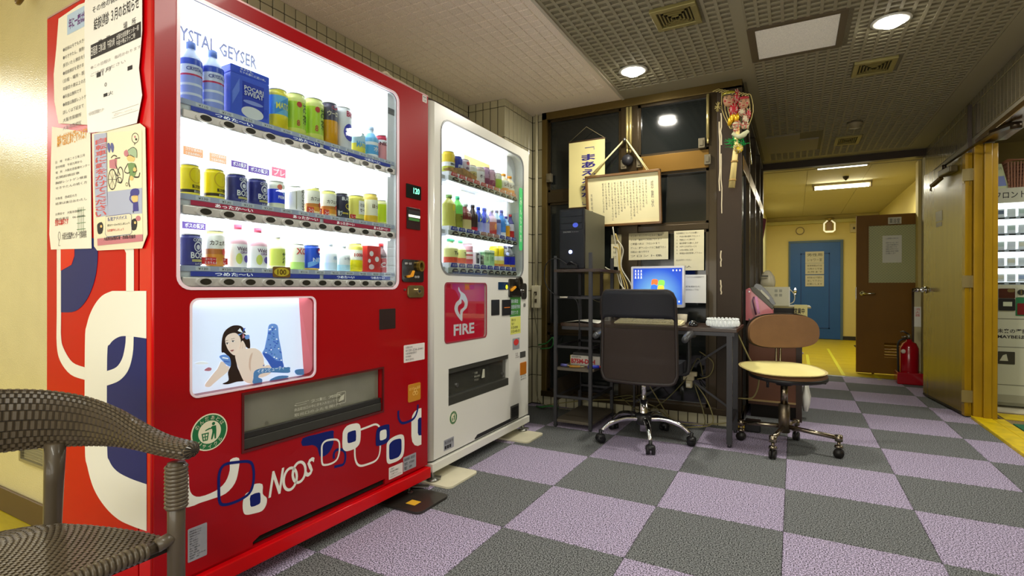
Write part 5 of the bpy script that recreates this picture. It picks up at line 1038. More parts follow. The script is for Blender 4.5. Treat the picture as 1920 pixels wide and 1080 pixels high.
# black foam tube and orange cord lying on top
m = MB().tube(smooth_path([FR.W(RW - .27, -.06, 1.895), FR.W(RW - .24, -.05, 1.925), FR.W(RW - .20, -.045, 1.912), FR.W(RW - .0, -.05, 1.905)], 4), [.008] * 9 + [.012] * 4)
tag(m.build('pale_wire', mat('pale_wire', (190, 178, 150), .5), org=tuple(FR.W(RW - .2, -.05, 1.89))), 'pale bent wire end on top of the red machine', 'cord')
m = MB().tube([FR.W(RW - .22, -.09, 1.91), FR.W(RW + .0, -.09, 1.91), FR.W(RW + .46, -.09, 1.912)], .022, 12)
tag(m.build('foam_tube', mat('foam_brown', (50, 36, 28), .85), org=tuple(FR.W(RW, -.1, 1.89))), 'dark foam tube lying across the tops of both vending machines', 'tube')
m = MB()
for k in range(3): m.tube([FR.W(RW + .44, -.085 - k * .01, 1.91), FR.W(RW + .60, -.08 - k * .008, 1.905 - k * .003), FR.W(RW + .80, -.06, 1.895)], .005)
tag(m.build('orange_cord', mat('orange_cord', (196, 120, 50), .5), org=tuple(FR.W(RW + .6, -.1, 1.89))), 'orange cords coming out of the dark foam tube on the white machine', 'cord')

# ---------------------------------------------------------------- white machine
FW = Frame((-.524, -.300, 0), (-.0189, .99982, 0), (.99982, .0189, 0)); WW = 1.11; WT = 1.885
T = thing('vending_machine', 'white drinks vending machine behind the red one with a red flame logo panel', 'vending machine', tuple(FW.W(WW / 2, -.33, 0)))
WE = mat('white_enamel', (226, 225, 216), .32, coat=.4, var=.02, vscale=2)
vx0 = FW.px(827, 400)[0]; vx1 = FW.px(981, 420)[0]; vz0 = (FW.px(850, 515)[1] + FW.px(960, 518)[1]) / 2; vz1 = (FW.px(835, 229)[1] + FW.px(960, 283)[1]) / 2
fx0 = FW.px(834, 590)[0]; fx1 = FW.px(912, 590)[0]; fz0 = FW.px(870, 638)[1]; fz1 = FW.px(870, 531)[1]
gx0 = FW.px(841, 720)[0]; gx1 = FW.px(954, 700)[0]; gz0 = FW.px(841, 762)[1]; gz1 = FW.px(841, 692)[1]
win = rrect(vx0, vx1, vz0, vz1, .07, 7); fwin = rrect(fx0, fx1, fz0, fz1, .02); gs = [(gx0, gz0), (gx1, gz0), (gx1, gz1), (gx0, gz1)]
FW.mb().prism([(.035, .115), (WW, .115), (WW, WT), (.035, WT)], -.07, 0, holes=[win, fwin, gs]).build('door', WE, T)
FW.mb().lathe((.035, -.035, .115), [(.035, 0), (.035, WT - .115)], 28).build('door_edge', WE, T)
FW.mb().box(0, WW, -.66, -.20, .075, WT - .001).prism([(0, .075), (WW, .075), (WW, WT - .001), (0, WT - .001)], -.20, -.08, holes=[rrect(vx0 - .012, vx1 + .012, vz0 - .012, vz1 + .012, .01), gs]).build('cabinet', WE, T)
FW.mb().box(0.01, WW, -.66, .012, .062, .105).build('bottom_rail', WE, T, bevel=.003)
FW.mb().box(0.03, WW - .01, -.05, -.012, .105, .116).build('bottom_gap', BLACKP, T)
FW.mb().box(vx0 - .01, vx1 + .01, -.190, -.185, vz0 - .01, vz1 + .01).build('backlight_panel', mat('display_backlight_2', (240, 244, 255), .6, emit=2.2, ecol=(232, 238, 255)), T)
FW.mb().box(vx0 + .05, vx1 - .15, -.10, -.05, vz1 - .06, vz1 - .02).build('display_glow_strip', mat('display_glow_strip', (255, 255, 255), .5, emit=7), T)
m = FW.mb().box(vx0 - .015, vx0 - .01, -.185, -.07, vz0, vz1).box(vx1 + .01, vx1 + .015, -.185, -.07, vz0, vz1).box(vx0, vx1, -.185, -.07, vz1 + .005, vz1 + .01).box(vx0, vx1, -.185, -.07, vz0 - .01, vz0 - .005); m.build('display_box', DISPW, T)
FW.mb().box(vx1 - .12, vx1 + .008, -.14, -.06, vz0, vz1).build('side_column', DISPW, T)
FW.mb().prism(rrect(vx0 - .003, vx1 + .003, vz0 - .003, vz1 + .003, .07), -.006, -.0045).build('display_glass', GLASSP, T)
FW.mb().prism(rrect(vx0 - .006, vx1 + .006, vz0 - .006, vz1 + .006, .074), -.004, .002, holes=[rrect(vx0 + .003, vx1 - .003, vz0 + .003, vz1 - .003, .068)]).build('window_trim', mat('trim_grey2', (120, 122, 122), .3), T)
q0 = FW.px(974, 470, -.01); q1 = FW.px(984, 356, -.01); FW.mb().prism(rrect(vx1 - .055, vx1 - .006, q0[1], q1[1], .02), -.004, -.002).build('green_sign', mat('sign_green', (70, 190, 110), .5, emit=.15), T)
FW.mb().vtext('みんなの森', vx1 - .045, vx1 - .02, q0[1] + .05, q1[1] - .06, -.0015).build('sign_lettering', WHITEINK, T, closed=False)
FW.mb().box(vx0 + .50, vx1 - .13, -.184, -.182, vz1 - .215, vz1 - .05).build('sunset_picture', mat('sunset_orange', (240, 168, 100), .6, emit=.5), T)
wr1 = (zrow(FW, (848, 338), (966, 377)), zrow(FW, (848, 320), (962, 361))); wr2 = (zrow(FW, (848, 442), (966, 459)), zrow(FW, (848, 422), (962, 445))); wr3 = (zrow(FW, (848, 514), (966, 516)), zrow(FW, (848, 493), (962, 500)))
b0 = FW.px(855, 500)[0]; b1 = FW.px(966, 500)[0]
for r_, hot in ((wr1, 1), (wr2, 0), (wr3, 0)):
    z0, z1 = r_; h = z1 - z0
    FW.mb().box(vx0 + .09, b1 + .03, -.125, -.014, z0, z1).build('shelf', DISPW, T)
    if r_ is not wr3: FW.mb().box(vx0 + .09, b1, -.030, -.018, z0 - .006, z0 + .001).build('display_glow_strip', mat('fill_strip', (255, 255, 255), .5, emit=14), T)  # added glowing strip, lightens the bottles under this shelf
    FW.mb().box(vx0 + .0, vx0 + .09, -.125, -.04, z0 + h * .2, z0 + h * .6).build('shelf_bracket', SILV, T)
    FW.mb().box(vx0 + .08, b1 + .03, -.014, -.006, z0, z0 + h * .55).build('button_bar', mat('bar_grey', (176, 180, 170), .35, metal=.2), T, bevel=.004)
    st = (b1 - b0) / 9
    for i in range(10):
        s = b0 + i * st
        b_ = FW.mb().prism(circ(s, z0 + h * .12, st * .36, h * .36, 12, 0, 180), -.006, -.001).build('button', HOLE, T)
        FW.mb().box(s - st * .2, s + st * .2, -.001, .0005, z0 + h * .2, z0 + h * .3).build('button_lens', mat('button_grey', (120, 124, 100), .3), b_)
        cc = (210, 70, 80) if hot else ((50, 60, 160) if i not in (4, 5, 6) or r_ is wr3 else (190, 130, 110)); 
        if hot and i > 5: cc = (226, 130, 80)
        m = FW.mb(); m.prism([(s - st * .42, z0 + h * .6), (s + st * .42, z0 + h * .6), (s + st * .30, z0 + h * .98), (s - st * .30, z0 + h * .98)], -.012, -.009); m.text('¥120', s - st * .25, s + st * .25, z0 + h * .68, z0 + h * .9, -.0085, 1)
        m.build('price_tag', [col(*cc, rough=.5), WHITEINK], T)
def DW(row, lb, bx, kind, bands, texts=(), cap=None, nm='drink_bottle', sq=None):
    return drink(FW, nm, lb, bx, kind, bands, texts, group=('drinks on the top shelf of the white machine', 'drinks on the middle shelf of the white machine', 'drinks on the bottom shelf of the white machine')[row], cap=cap, zb=(wr1, wr2, wr3)[row][1])
C_ = 'drink_can'
DW(0, 'yellow can with a brown patch at the left end of the top shelf of the white machine', (833, 848, 272, 311), 'can', [(0, .3, (190, 190, 60)), (.3, .5, WH), (.5, 1, (240, 205, 50))], [('()', .5, .8, .2, .9, (130, 70, 40)), ('微糖', .34, .46, -.6, .6, (50, 50, 40))], nm=C_)
DW(0, 'royal blue can second on the top shelf of the white machine', (849, 862, 281, 316), 'can', [(0, 1, (52, 60, 160))], [('()', .3, .7, .1, .8, (190, 190, 220)), ('FIRE', .4, .55, -.6, .5, WH)], nm=C_)
DW(0, 'white flowery can third on the top shelf of the white machine', (863, 876, 284, 318), 'can', [(0, 1, (226, 208, 212))], [('()', .7, .9, -.5, .1, (220, 90, 90)), ('()', .2, .4, 0, .6, (90, 70, 80)), ('()', .45, .6, -.6, 0, (120, 90, 110))], nm=C_)
DW(0, 'beige coffee can behind the brown leaf print on the top shelf of the white machine', (878, 889, 296, 324), 'can', [(0, .6, (220, 200, 130)), (.6, 1, (235, 232, 215))], [('カフェ', .3, .5, -.7, .8, (110, 70, 40))], nm=C_)
DW(0, 'white can with dark characters in the middle of the top shelf of the white machine', (891, 904, 300, 329), 'can', [(0, .75, (238, 236, 236)), (.75, 1, (210, 190, 180))], [('ホット', .3, .55, -.7, .8, (70, 60, 80))], nm=C_)
DW(0, 'first purple red bean can on the top shelf of the white machine', (904, 914, 299, 332), 'can', [(0, .4, (130, 50, 100)), (.4, 1, (190, 150, 180))], [('しる', .4, .8, -.3, .6, (60, 20, 60), 'v')], nm=C_)
DW(0, 'second purple red bean can on the top shelf of the white machine', (914, 924, 303, 335), 'can', [(0, .4, (150, 60, 110)), (.4, 1, (220, 180, 200))], [('しる', .4, .8, -.3, .6, (60, 20, 60), 'v')], nm=C_)
DW(0, 'green tea bottle right of the purple cans on the top shelf of the white machine', (925, 936, 311, 340), 'can', [(0, .65, (170, 210, 70)), (.65, 1, (230, 235, 220))], [('茶', .2, .5, .2, .9, (40, 80, 30))], nm=C_)
for k, bx in enumerate(((938, 949, 312, 345), (949, 960, 317, 349))):
    DW(0, ('left', 'right')[k] + ' of the two orange capped bottles on the top shelf of the white machine', bx, 'bottle', [(0, .2, (240, 160, 80)), (.2, .62, (246, 240, 226)), (.62, 1, (248, 230, 190))], [('レモン', .3, .5, -.7, .8, (90, 60, 50))], cap=(250, 165, 40))
m = FW.mb(); A = FW.px(828, 305, -.03); B = FW.px(905, 335, -.03); m.prism([(A[0], wr1[1] + .0), (B[0] - .1, wr1[1]), (B[0] - .08, wr1[1] + .022), (A[0] + .2, wr1[1] + .045), (A[0] + .05, wr1[1] + .02)], -.022, -.02); m.build('leaf_print', mat('brown_leaf', (166, 120, 60), .6, var=.5, vscale=30), T)
DW(1, 'tall pale yellow lemon bottle at the left end of the middle shelf of the white machine', (833, 850, 358, 417), 'bigbottle', [(0, .95, (205, 200, 90)), (.95, 1, (230, 225, 150))], [('キリンレモン', .1, .6, .3, .8, (60, 50, 40), 'v'), ('()', .5, .7, -.3, .1, (250, 225, 30))], cap=(150, 190, 110))
DW(1, 'green topped tea bottle second on the middle shelf of the white machine', (852, 863, 362, 421), 'bigbottle', [(0, .45, (150, 150, 50)), (.45, 1, (130, 225, 110))], [('茶', .2, .4, -.4, .5, (60, 80, 30))], cap=(90, 210, 160))
DW(1, 'milk tea bottle with a dark red label third on the middle shelf of the white machine', (864, 879, 376, 424), 'bottle', [(0, .38, (226, 205, 140)), (.38, .9, (130, 50, 44)), (.9, 1, WH)], [('Tea', .5, .66, -.5, .8, (240, 220, 200))], cap=WH)
DW(1, 'dark brown coffee bottle on the middle shelf of the white machine', (881, 891, 376, 424), 'bottle', [(0, .15, (190, 30, 50)), (.15, 1, (64, 40, 34))], [('COFFEE', .3, .8, .1, .8, (200, 180, 110), 'v')], cap=(60, 50, 50))
for k, bx in enumerate(((892, 901, 382, 428), (903, 913, 386, 432))):
    DW(1, ('left', 'right')[k] + ' of the two blue and lilac sports bottles on the middle shelf of the white machine', bx, 'bottle', [(0, .4, (176, 180, 230)), (.4, 1, (50, 80, 200))], [('//', .4, .9, -.6, .4, (210, 220, 90))], cap=(60, 90, 200))
DW(1, 'red cherry soda bottle on the middle shelf of the white machine', (916, 926, 388, 434), 'bottle', [(0, .5, (190, 60, 60)), (.5, .75, (236, 200, 220)), (.75, 1, (180, 160, 210))], [('()', .2, .45, -.4, .5, (250, 150, 60))], cap=WH)
DW(1, 'pale blue water bottle right of the cherry soda on the middle shelf of the white machine', (927, 935, 390, 436), 'bottle', [(0, .5, (160, 176, 230)), (.5, .65, (90, 90, 140)), (.65, 1, (190, 220, 230))], [], cap=(120, 120, 150))
DW(1, 'bright blue bottle with a white face print on the middle shelf of the white machine', (936, 944, 390, 438), 'bottle', [(0, .15, WH), (.15, .8, (80, 150, 225)), (.8, 1, (90, 110, 180))], [('()', .5, .75, -.4, .6, WH)], cap=(80, 80, 160))
DW(1, 'orange juice bottle near the right end of the middle shelf of the white machine', (945, 952, 402, 440), 'bottle', [(0, .55, (240, 170, 40)), (.55, 1, (150, 190, 230))], [], cap=(80, 70, 150))
DW(1, 'dark purple and red bottle at the right end of the middle shelf of the white machine', (953, 960, 398, 441), 'bottle', [(0, .3, (200, 40, 40)), (.3, .6, (235, 225, 235)), (.6, 1, (70, 60, 130))], [], cap=(200, 40, 40))
ac = [('Asahi', .5, .62, -.6, .6, (60, 60, 60))]
for k, bx in enumerate(((835, 855, 447, 491), (857, 869, 450, 492))):
    DW(2, ('left', 'right')[k] + ' of the two green capped lemon tea bottles on the bottom shelf of the white machine', bx, 'bottle', [(0, .25, (230, 90, 60)), (.25, .6, (240, 236, 150)), (.6, 1, (248, 250, 200))], [('Tea', .35, .5, -.3, .8, (60, 60, 50))], cap=(90, 200, 150))
DW(2, 'pink striped bottle with a crimson base on the bottom shelf of the white machine', (871, 882, 455, 493), 'can', [(0, .25, (215, 40, 70)), (.25, .4, (245, 210, 215)), (.4, .5, (200, 70, 90)), (.5, .6, WH), (.6, .7, (210, 110, 130)), (.7, 1, (240, 180, 200))], [], nm=C_)
DW(2, 'white can with a dark player picture on the bottom shelf of the white machine', (885, 894, 468, 492), 'carton', [(0, 1, (232, 232, 236))], [('[]', .1, .9, -.7, .5, (50, 44, 70)), ('()', .5, .8, -.2, .4, (200, 190, 190))], nm=C_)
DW(2, 'black and white checked can on the bottom shelf of the white machine', (895, 902, 474, 493), 'carton', [(0, 1, (120, 130, 120))], [('[]', .1, .4, -.8, .8, (30, 34, 40)), ('[]', .6, .8, -.8, .4, (40, 44, 50))], nm=C_)
for k, bx in enumerate(((903, 911, 465, 494), (911, 920, 466, 495))):
    DW(2, ('left', 'right')[k] + ' of the two pale green tea cartons on the bottom shelf of the white machine', bx, 'carton', [(0, .7, (160, 205, 150)), (.7, .85, (70, 130, 80)), (.85, 1, (210, 225, 200))], [('茶', .3, .55, -.4, .4, (60, 110, 60))], nm=C_)
for k, bx in enumerate(((921, 930, 459, 496), (930, 940, 459, 497))):
    DW(2, ('left', 'right')[k] + ' of the two bright yellow cans on the bottom shelf of the white machine', bx, 'can', [(0, .12, (220, 140, 50)), (.12, .3, (245, 225, 110)), (.3, .5, WH), (.5, 1, (250, 222, 30))], [('//', .5, .95, .0, .4, (80, 60, 30))], nm=C_)
for k, bx in enumerate(((942, 951, 459, 497), (951, 961, 459, 498))):
    DW(2, ('left', 'right')[k] + ' of the two grey and royal blue bottles of the bottom shelf of the white machine', bx, 'bottle', [(0, .12, (200, 150, 70)), (.12, .5, (36, 40, 180)), (.5, .8, (96, 96, 98)), (.8, 1, (120, 120, 120))], [('Z', .55, .72, -.4, .4, (220, 220, 220))], cap=(80, 80, 110))
sign(FW, T, (865, 890, 350, 362), (245, 245, 225), ['大容量コーナー'], (60, 60, 120), d=-.10); sign(FW, T, (928, 949, 367, 379), (235, 225, 220), ['増量しました'], (120, 70, 70), d=-.10)
# flame logo panel
FW.mb().box(fx0 - .01, fx1 + .01, -.02, -.014, fz0 - .01, fz1 + .01).build('logo_panel', mat('logo_red', (200, 26, 48), .35, emit=.35), T)
FW.mb().prism(rrect(fx0, fx1, fz0, fz1, .02), -.006, -.0045).build('logo_glass', GLASSP, T)
FW.mb().prism(rrect(fx0 - .004, fx1 + .004, fz0 - .004, fz1 + .004, .024), -.002, .002, holes=[rrect(fx0 + .003, fx1 - .003, fz0 + .003, fz1 - .003, .018)]).build('logo_trim', mat('logo_trim', (150, 60, 70), .3), T)
def LF(pts): return FW.P([(790 + x * .4072, 500 + y * .4072) for x, y in pts], -.014)
m = FW.mb(); fl1 = smooth_path(LF([(172, 93), (180, 112), (200, 128), (213, 160), (208, 190), (190, 210), (188, 250), (175, 240), (158, 215), (152, 190), (160, 165), (175, 150), (180, 128), (170, 108)]), 3, True)
fl2 = smooth_path(LF([(185, 150), (198, 165), (196, 185), (180, 200), (178, 222), (168, 200), (170, 180), (184, 168)]), 3, True)
m.prism(fl1, -.0135, -.013, holes=[fl2]); A = LF([(148, 320), (243, 305), (195, 312), (195, 262)]); m.text('FIRE', A[0][0], A[1][0], A[2][1], A[3][1], -.0128, bold=.03); m.build('logo_print', mat('logo_white', (240, 232, 232), .4, emit=.2), T, closed=False)
# slot
FW.mb().box(gx0 - .01, gx1 + .01, -.14, -.135, gz0 - .01, gz1 + .01).box(gx0, gx1, -.135, -.01, gz0 - .01, gz0 - .004).box(gx0, gx1, -.135, -.02, gz1 + .004, gz1 + .01).box(gx0 - .01, gx0 - .004, -.135, -.01, gz0, gz1).box(gx1 + .004, gx1 + .01, -.135, -.01, gz0, gz1).build('slot_box', SLOTI, T)
FW.mb().box(gx0 + .004, gx1 - .004, -.028, -.022, gz0 + .04, gz1 - .02).build('slot_flap', mat('flap_dark', (58, 58, 52), .2, coat=.6), T)
FW.mb().box(gx0, gx1, -.03, -.002, gz0, gz0 + .045).box(gx0, gx1, -.03, -.004, gz1 - .028, gz1).build('slot_lip', mat('slot_lip2', (58, 58, 52), .35), T, bevel=.003)
m = FW.mb(); q = FW.px(897, 704, -.015); m.lines(['ご注意', '手を入れない', 'で下さい'], q[0] - .05, q[0] + .02, q[1] - .03, q[1] + .03, -.012); m.prism([(q[0] + .03, q[1] - .02), (q[0] + .065, q[1] - .02), (q[0] + .065, q[1] + .028), (q[0] + .045, q[1] + .03)], -.012, -.0118); m.build('slot_lettering', mat('faint_white', (190, 190, 170), .5), T, closed=False)
for u, v in ((857, 722), (942, 701)): q = FW.px(u, v, -.02); FW.mb().prism(circ(q[0], q[1], .012, n=14), -.03, -.015).build('slot_knob', mat('dark_knob', (70, 70, 66), .2, coat=.5), T, bevel=.003)
plate(FW, T, 'card_slot', (921, 936, 562, 591), -.001, .003, mat('panel_black2', (36, 36, 34), .3), bevel=.001)
e = plate(FW, T, 'banknote_slot', (941, 957, 562, 591), -.001, .006, BLACKP, bevel=.002); FW.mb().box(e[0] + .02, e[1] - .02, .006, .0075, e[2] + .05, e[3] - .05).build('note_mark', mat('note_orange', (200, 110, 40), .4, emit=.4), T)
e = plate(FW, T, 'credit_display', (934, 952, 529, 543), -.001, .003, mat('display_blue', (20, 50, 80), .2, coat=.5)); FW.mb().prism(circ(e[1] - .02, e[3] - .03, .014, n=12), .003, .004).build('lamp_dot', mat('dot_yellow', (230, 230, 40), .4, emit=.8), T)
e = plate(FW, T, 'coin_panel', (953, 976, 523, 557), -.001, .008, mat('coin_black', (22, 18, 16), .2, coat=.5), r=.012, bevel=.002)
q = FW.px(973, 531, .008); FW.mb().prism(circ(q[0], q[1], .038, .042), -.001, .02, holes=[circ(q[0], q[1], .022, .026)]).build('coin_ring', mat('coin_dark', (60, 56, 48), .25, metal=.6), T, bevel=.003); FW.mb().box(q[0] - .005, q[0] + .005, .006, .014, q[1] - .02, q[1] + .02).build('coin_slit', CHROME, T)
q = FW.px(961, 543, .008); FW.mb().prism([(q[0] - .03, q[1] - .012), (q[0] + .03, q[1] + .012), (q[0] + .026, q[1] + .024), (q[0] - .034, q[1] - .0)], .008, .022).build('return_lever', mat('orange_lever', (236, 150, 30), .35), T, bevel=.003)
e = plate(FW, T, 'lock', (977, 986, 531, 561), -.001, .008, mat('lock_dark', (70, 68, 62), .3, metal=.6), r=.02, bevel=.004); q = FW.px(981, 546, .01); FW.mb().prism(circ(q[0], q[1], .012), .008, .02).build('lock_barrel', CHROME, T)
q = FW.px(982, 572); FW.mb().prism(circ(q[0], q[1], .007, .012), -.001, .01).build('keyhole', STEEL, T)
GRS = mat('sticker_green', (70, 132, 60), .5); YES = mat('sticker_lime', (220, 222, 110), .5)
sticker(FW, T, 'sticker', (956, 976, 557, 593), [GRS, mat('pale_lilac_ink', (200, 206, 226), .5)], ['緑の募金', '自動販売機', '寄付つき'])
sticker(FW, T, 'sticker', (957, 976, 594, 626), [YES, INK], ['故障のときは', '下記まで', '0120-0000', '0120-485-011'])
def circ_red(m, x0, x1, z0, z1, d): m.prism(circ((x0 + x1) / 2, (z0 + z1) / 2 + .01, (x1 - x0) * .36, (z1 - z0) * .28), d, d + .0004, 1)
sticker(FW, T, 'sticker', (961, 974, 634, 655), [SG, REDINK], None, circ_red)
plate(FW, T, 'vent_grille', (975, 985, 659, 670), -.001, .002, mat('grille_grey', (70, 70, 66), .5), r=.002)
sticker(FW, T, 'sticker', (966, 974, 660, 672), [WE, INK], ['10', '50', '100'])
e = plate(FW, T, 'change_cup', (975, 986, 679, 702), -.001, .004, mat('amber_cup2', (190, 110, 20), .3, coat=.5), r=.006, bevel=.002)
sticker(FW, T, 'sticker', (975, 987, 703, 713), [WE, INK], ['おつり', '返却口'])
e = plate(FW, T, 'vent_grille', (957, 972, 759, 785), -.001, .003, mat('grille_grey', (70, 70, 66), .5), r=.003)
for i in range(6): FW.mb().box(e[0] + .01, e[1] - .01, .003, .006, e[2] + .012 + i * (e[3] - e[2] - .02) / 6, e[2] + .018 + i * (e[3] - e[2] - .02) / 6).build('grille_slat', BLACKP, T)
q = FW.P([(957, 789), (986, 775), (986, 790), (960, 797)]); FW.mb().add([(q[0][0], .0005, .165), (WW - .03, .0005, .165), (WW - .03, .0005, .13), (q[0][0] + .03, .0005, .12)], [(0, 1, 2, 3)])
recycle(FW, T, 850, 783, .036)
sticker(FW, T, 'sticker', (832, 851, 822, 842), [SG, INK], ['製造番号', '■■■'])
FW.mb().prism([(.42, .118), (.42, .125), (.45, .14), (.95, .14), (.97, .118)], -.001, .001).build('foot_vent', BLACKP, T)
for s_ in (.045, WW - .05):
    m = MB(); c_ = FW.W(s_, -.015, 0); m.cyl((c_.x, c_.y, .014), (c_.x, c_.y, .066), .010).lathe((c_.x, c_.y, 0.012), [(.03, 0), (.028, .008), (.01, .014)], 16); m.bar((c_.x - .02, c_.y, .03), (c_.x + .03, c_.y + .03, .022), .03, .006); m.build('foot', STEEL, T)
for lb, y0, y1 in (('cream rounded floor plate under the near foot of the white machine', -.29, -.03), ('cream rounded floor plate under the far foot of the white machine', .54, .78)):
    m = MB(); m.T = Matrix(((1, 0, 0, 0), (0, 0, 1, 0), (0, 1, 0, 0), (0, 0, 0, 1))); m.prism(rrect(-.82, -.41, y0, y1, .03), .0, .011)
    tag(m.build('floor_plate', mat('cream_plate', (222, 216, 190), .4, var=.05, vscale=10), org=(-.6, (y0 + y1) / 2, 0), bevel=.003), lb, 'plate')
# ================================================================== FURNITURE AND SMALL THINGS
# ---- wicker armchair in the foreground
WK = mat('wicker_strand', (80, 69, 53), .38, var=.12, vscale=40, coat=.25); WKD = mat('wicker_under', (34, 28, 21), .7); WKF = mat('wicker_frame', (76, 66, 52), .4, coat=.2)
F1 = Vector((-.155, -1.685, 0)); F2 = Vector((-.155, -2.235, 0)); R1_ = Vector((-.475, -1.785, 0)); R2_ = Vector((-.475, -2.135, 0)); CHX = -.155
T = thing('wicker_armchair', 'brown woven wicker armchair in the left foreground, cut off by the picture edge', 'chair', (-.33, -1.96, 0))
for p in (F1, F2):
    m = MB().tube([p, p + Vector((0, 0, .42)), p + Vector((0, 0, .585))], [.017, .0175, .0175], 14); m.build('leg', WKF, T)
    m = MB()
    for i in range(11): m.tube([p + Vector((0, 0, .49 + i * .0085)) + Vector((math.cos(a) * .0185, math.sin(a) * .0185, 0)) for a in [2 * PI * j / 12 for j in range(12)]], .0052, 6, closed=True)
    m.build('leg_wrapping', WK, T, closed=False)
for p, q in ((R1_, Vector((-.03, .03, 0))), (R2_, Vector((-.03, -.03, 0)))):
    MB().tube([p + q, p + Vector((.0, 0, .40)), p + Vector((.008, 0, .52)), p + Vector((.015, -.0, .61))], [.016, .017, .0185, .020], 14).build('leg', WKF, T)
# arm and back band: centre line in plan, height of top and bottom
half = [(-.118, -1.668, .611, .008, .012), (-.122, -1.668, .611, .024, .036), (-.135, -1.673, .611, .030, .048), (-.20, -1.69, .618, .034, .050), (-.27, -1.705, .632, .055, .040), (-.34, -1.722, .647, .085, .026), (-.42, -1.75, .657, .112, .016), (-.49, -1.80, .664, .130, .012), (-.535, -1.87, .668, .140, .011), (-.55, -1.96, .670, .148, .011)]
full = half + [(x, -3.92 - y, z, h, w_) for x, y, z, h, w_ in half[-2::-1]]
sp = smooth_path([(x, y, z) for x, y, z, h, w_ in full], 40); hw = smooth_path([(h, w_, 0) for x, y, z, h, w_ in full], 40)
dl = [0]
for i in range(1, len(sp)): dl.append(dl[-1] + (Vector(sp[i]) - Vector(sp[i - 1])).length)
nn_ = int(dl[-1] / .0068); s2 = []; h2 = []; j = 0
for i in range(nn_ + 1):
    g = dl[-1] * i / nn_
    while j < len(dl) - 2 and dl[j + 1] < g: j += 1
    f = (g - dl[j]) / max(1e-9, dl[j + 1] - dl[j]); s2.append(tuple(Vector(sp[j]).lerp(Vector(sp[j + 1]), f))); h2.append(tuple(Vector(hw[j]).lerp(Vector(hw[j + 1]), f)))
sp, hw = s2, h2
n = len(sp); ring = []
for i in range(n):
    a = Vector(sp[max(0, i - 1)]); b = Vector(sp[min(n - 1, i + 1)]); t = (b - a).normalized(); sd = t.cross(Vector((0, 0, 1))).normalized(); up = sd.cross(t)
    h, w_ = hw[i][0] / 2, hw[i][1] / 2; c = Vector(sp[i]); K = 24; pr = []
    for j in range(K):
        an = 2 * PI * j / K; ca, sa = math.cos(an), math.sin(an)
        ex_ = .5; pr.append(c + sd * (w_ * math.copysign(abs(ca) ** .8, ca)) + up * (h * math.copysign(abs(sa) ** .8, sa)))
    ring.append(pr)
m = MB(); K = 24; m.add([p for r in ring for p in r], [(i * K + j, i * K + (j + 1) % K, (i + 1) * K + (j + 1) % K, (i + 1) * K + j) for i in range(n - 1) for j in range(K)] + [tuple(range(K)), tuple(range((n - 1) * K, n * K))], 0, True)
m.build('back_band', WKD, T)
m = MB()   # woven strands: raised over-and-under patches
def patch(a, b, c, d_, nr, lift=.0035, inset=.06):
    ce_ = (a + b + c + d_) / 4; q = [p + (ce_ - p) * inset for p in (a, b, c, d_)]; e1 = ((q[0] + q[3]) / 2, (q[1] + q[2]) / 2)
    top = [q[0] + (q[1] - q[0]) * .2 + nr * lift, q[0] + (q[1] - q[0]) * .8 + nr * lift, q[3] + (q[2] - q[3]) * .8 + nr * lift, q[3] + (q[2] - q[3]) * .2 + nr * lift]
    top = [p + (ce_ + nr * lift - p) * .12 for p in top]
    m.add(list(q) + top, [(4, 5, 6, 7), (0, 1, 5, 4), (1, 2, 6, 5), (2, 3, 7, 6), (3, 0, 4, 7)])
for i in range(0, n - 2, 2):
    for j in range(K):
        o_ = 1 if (j % 2) else 0; i0 = i + o_; i1 = min(n - 1, i0 + 2)
        if i1 <= i0: continue
        a, b, c, d_ = ring[i0][j], ring[i1][j], ring[i1][(j + 1) % K], ring[i0][(j + 1) % K]; cc = Vector(sp[i0]); nr = (a + c) / 2 - cc
        e = (b - a).cross(d_ - a); e = e.normalized() if e.length > 1e-12 else nr.normalized(); e = e if e.dot(nr) > 0 else -e
        patch(a, b, c, d_, e)
m.build('back_weave', WK, T, kind='stuff', closed=False)
# seat: narrows and rounds off towards the back
sz_ = .425; OUT = [(-.165, .262), (-.24, .250), (-.31, .232), (-.38, .210), (-.45, .180), (-.485, .150), (-.51, .11), (-.528, .055)]
def hwid(x):
    for (a0_, b0_), (a1_, b1_) in zip(OUT, OUT[1:]):
        if x >= a1_: return b0_ + (b1_ - b0_) * (a0_ - x) / (a0_ - a1_)
    return .03
ol = [(x, -1.96 + w_) for x, w_ in OUT] + [(x, -1.96 - w_) for x, w_ in OUT[::-1]]
m = MB(Matrix(((1, 0, 0, 0), (0, 0, 1, 0), (0, 1, 0, 0), (0, 0, 0, 1)))); m.prism([(x, y) for x, y in ol], sz_ - .034, sz_ - .018); m.build('seat', WKD, T)
m = MB(); nx, ny = 46, 30; X0_, X1_ = -.526, -.168
for i in range(nx):
    x0_ = X0_ + (X1_ - X0_) * i / nx; x1_ = X0_ + (X1_ - X0_) * (i + 1) / nx
    for j in range(ny):
        v0 = -1 + 2 * (j + (.5 if i % 2 else 0)) / ny; v1 = min(1, v0 + 2 / ny); q = []
        for x, v in ((x0_, v0), (x0_, v1), (x1_, v1), (x1_, v0)): q.append(Vector((x, -1.96 + v * hwid(x), sz_ - .004 - .010 * (1 - v * v))))
        patch(*q, Vector((0, 0, 1)), .005, .03)
m.build('seat_weave', WK, T, kind='stuff', closed=False)
RB = Vector((-.45, -1.78, .412)); RB2 = Vector((-.45, -2.14, .412))
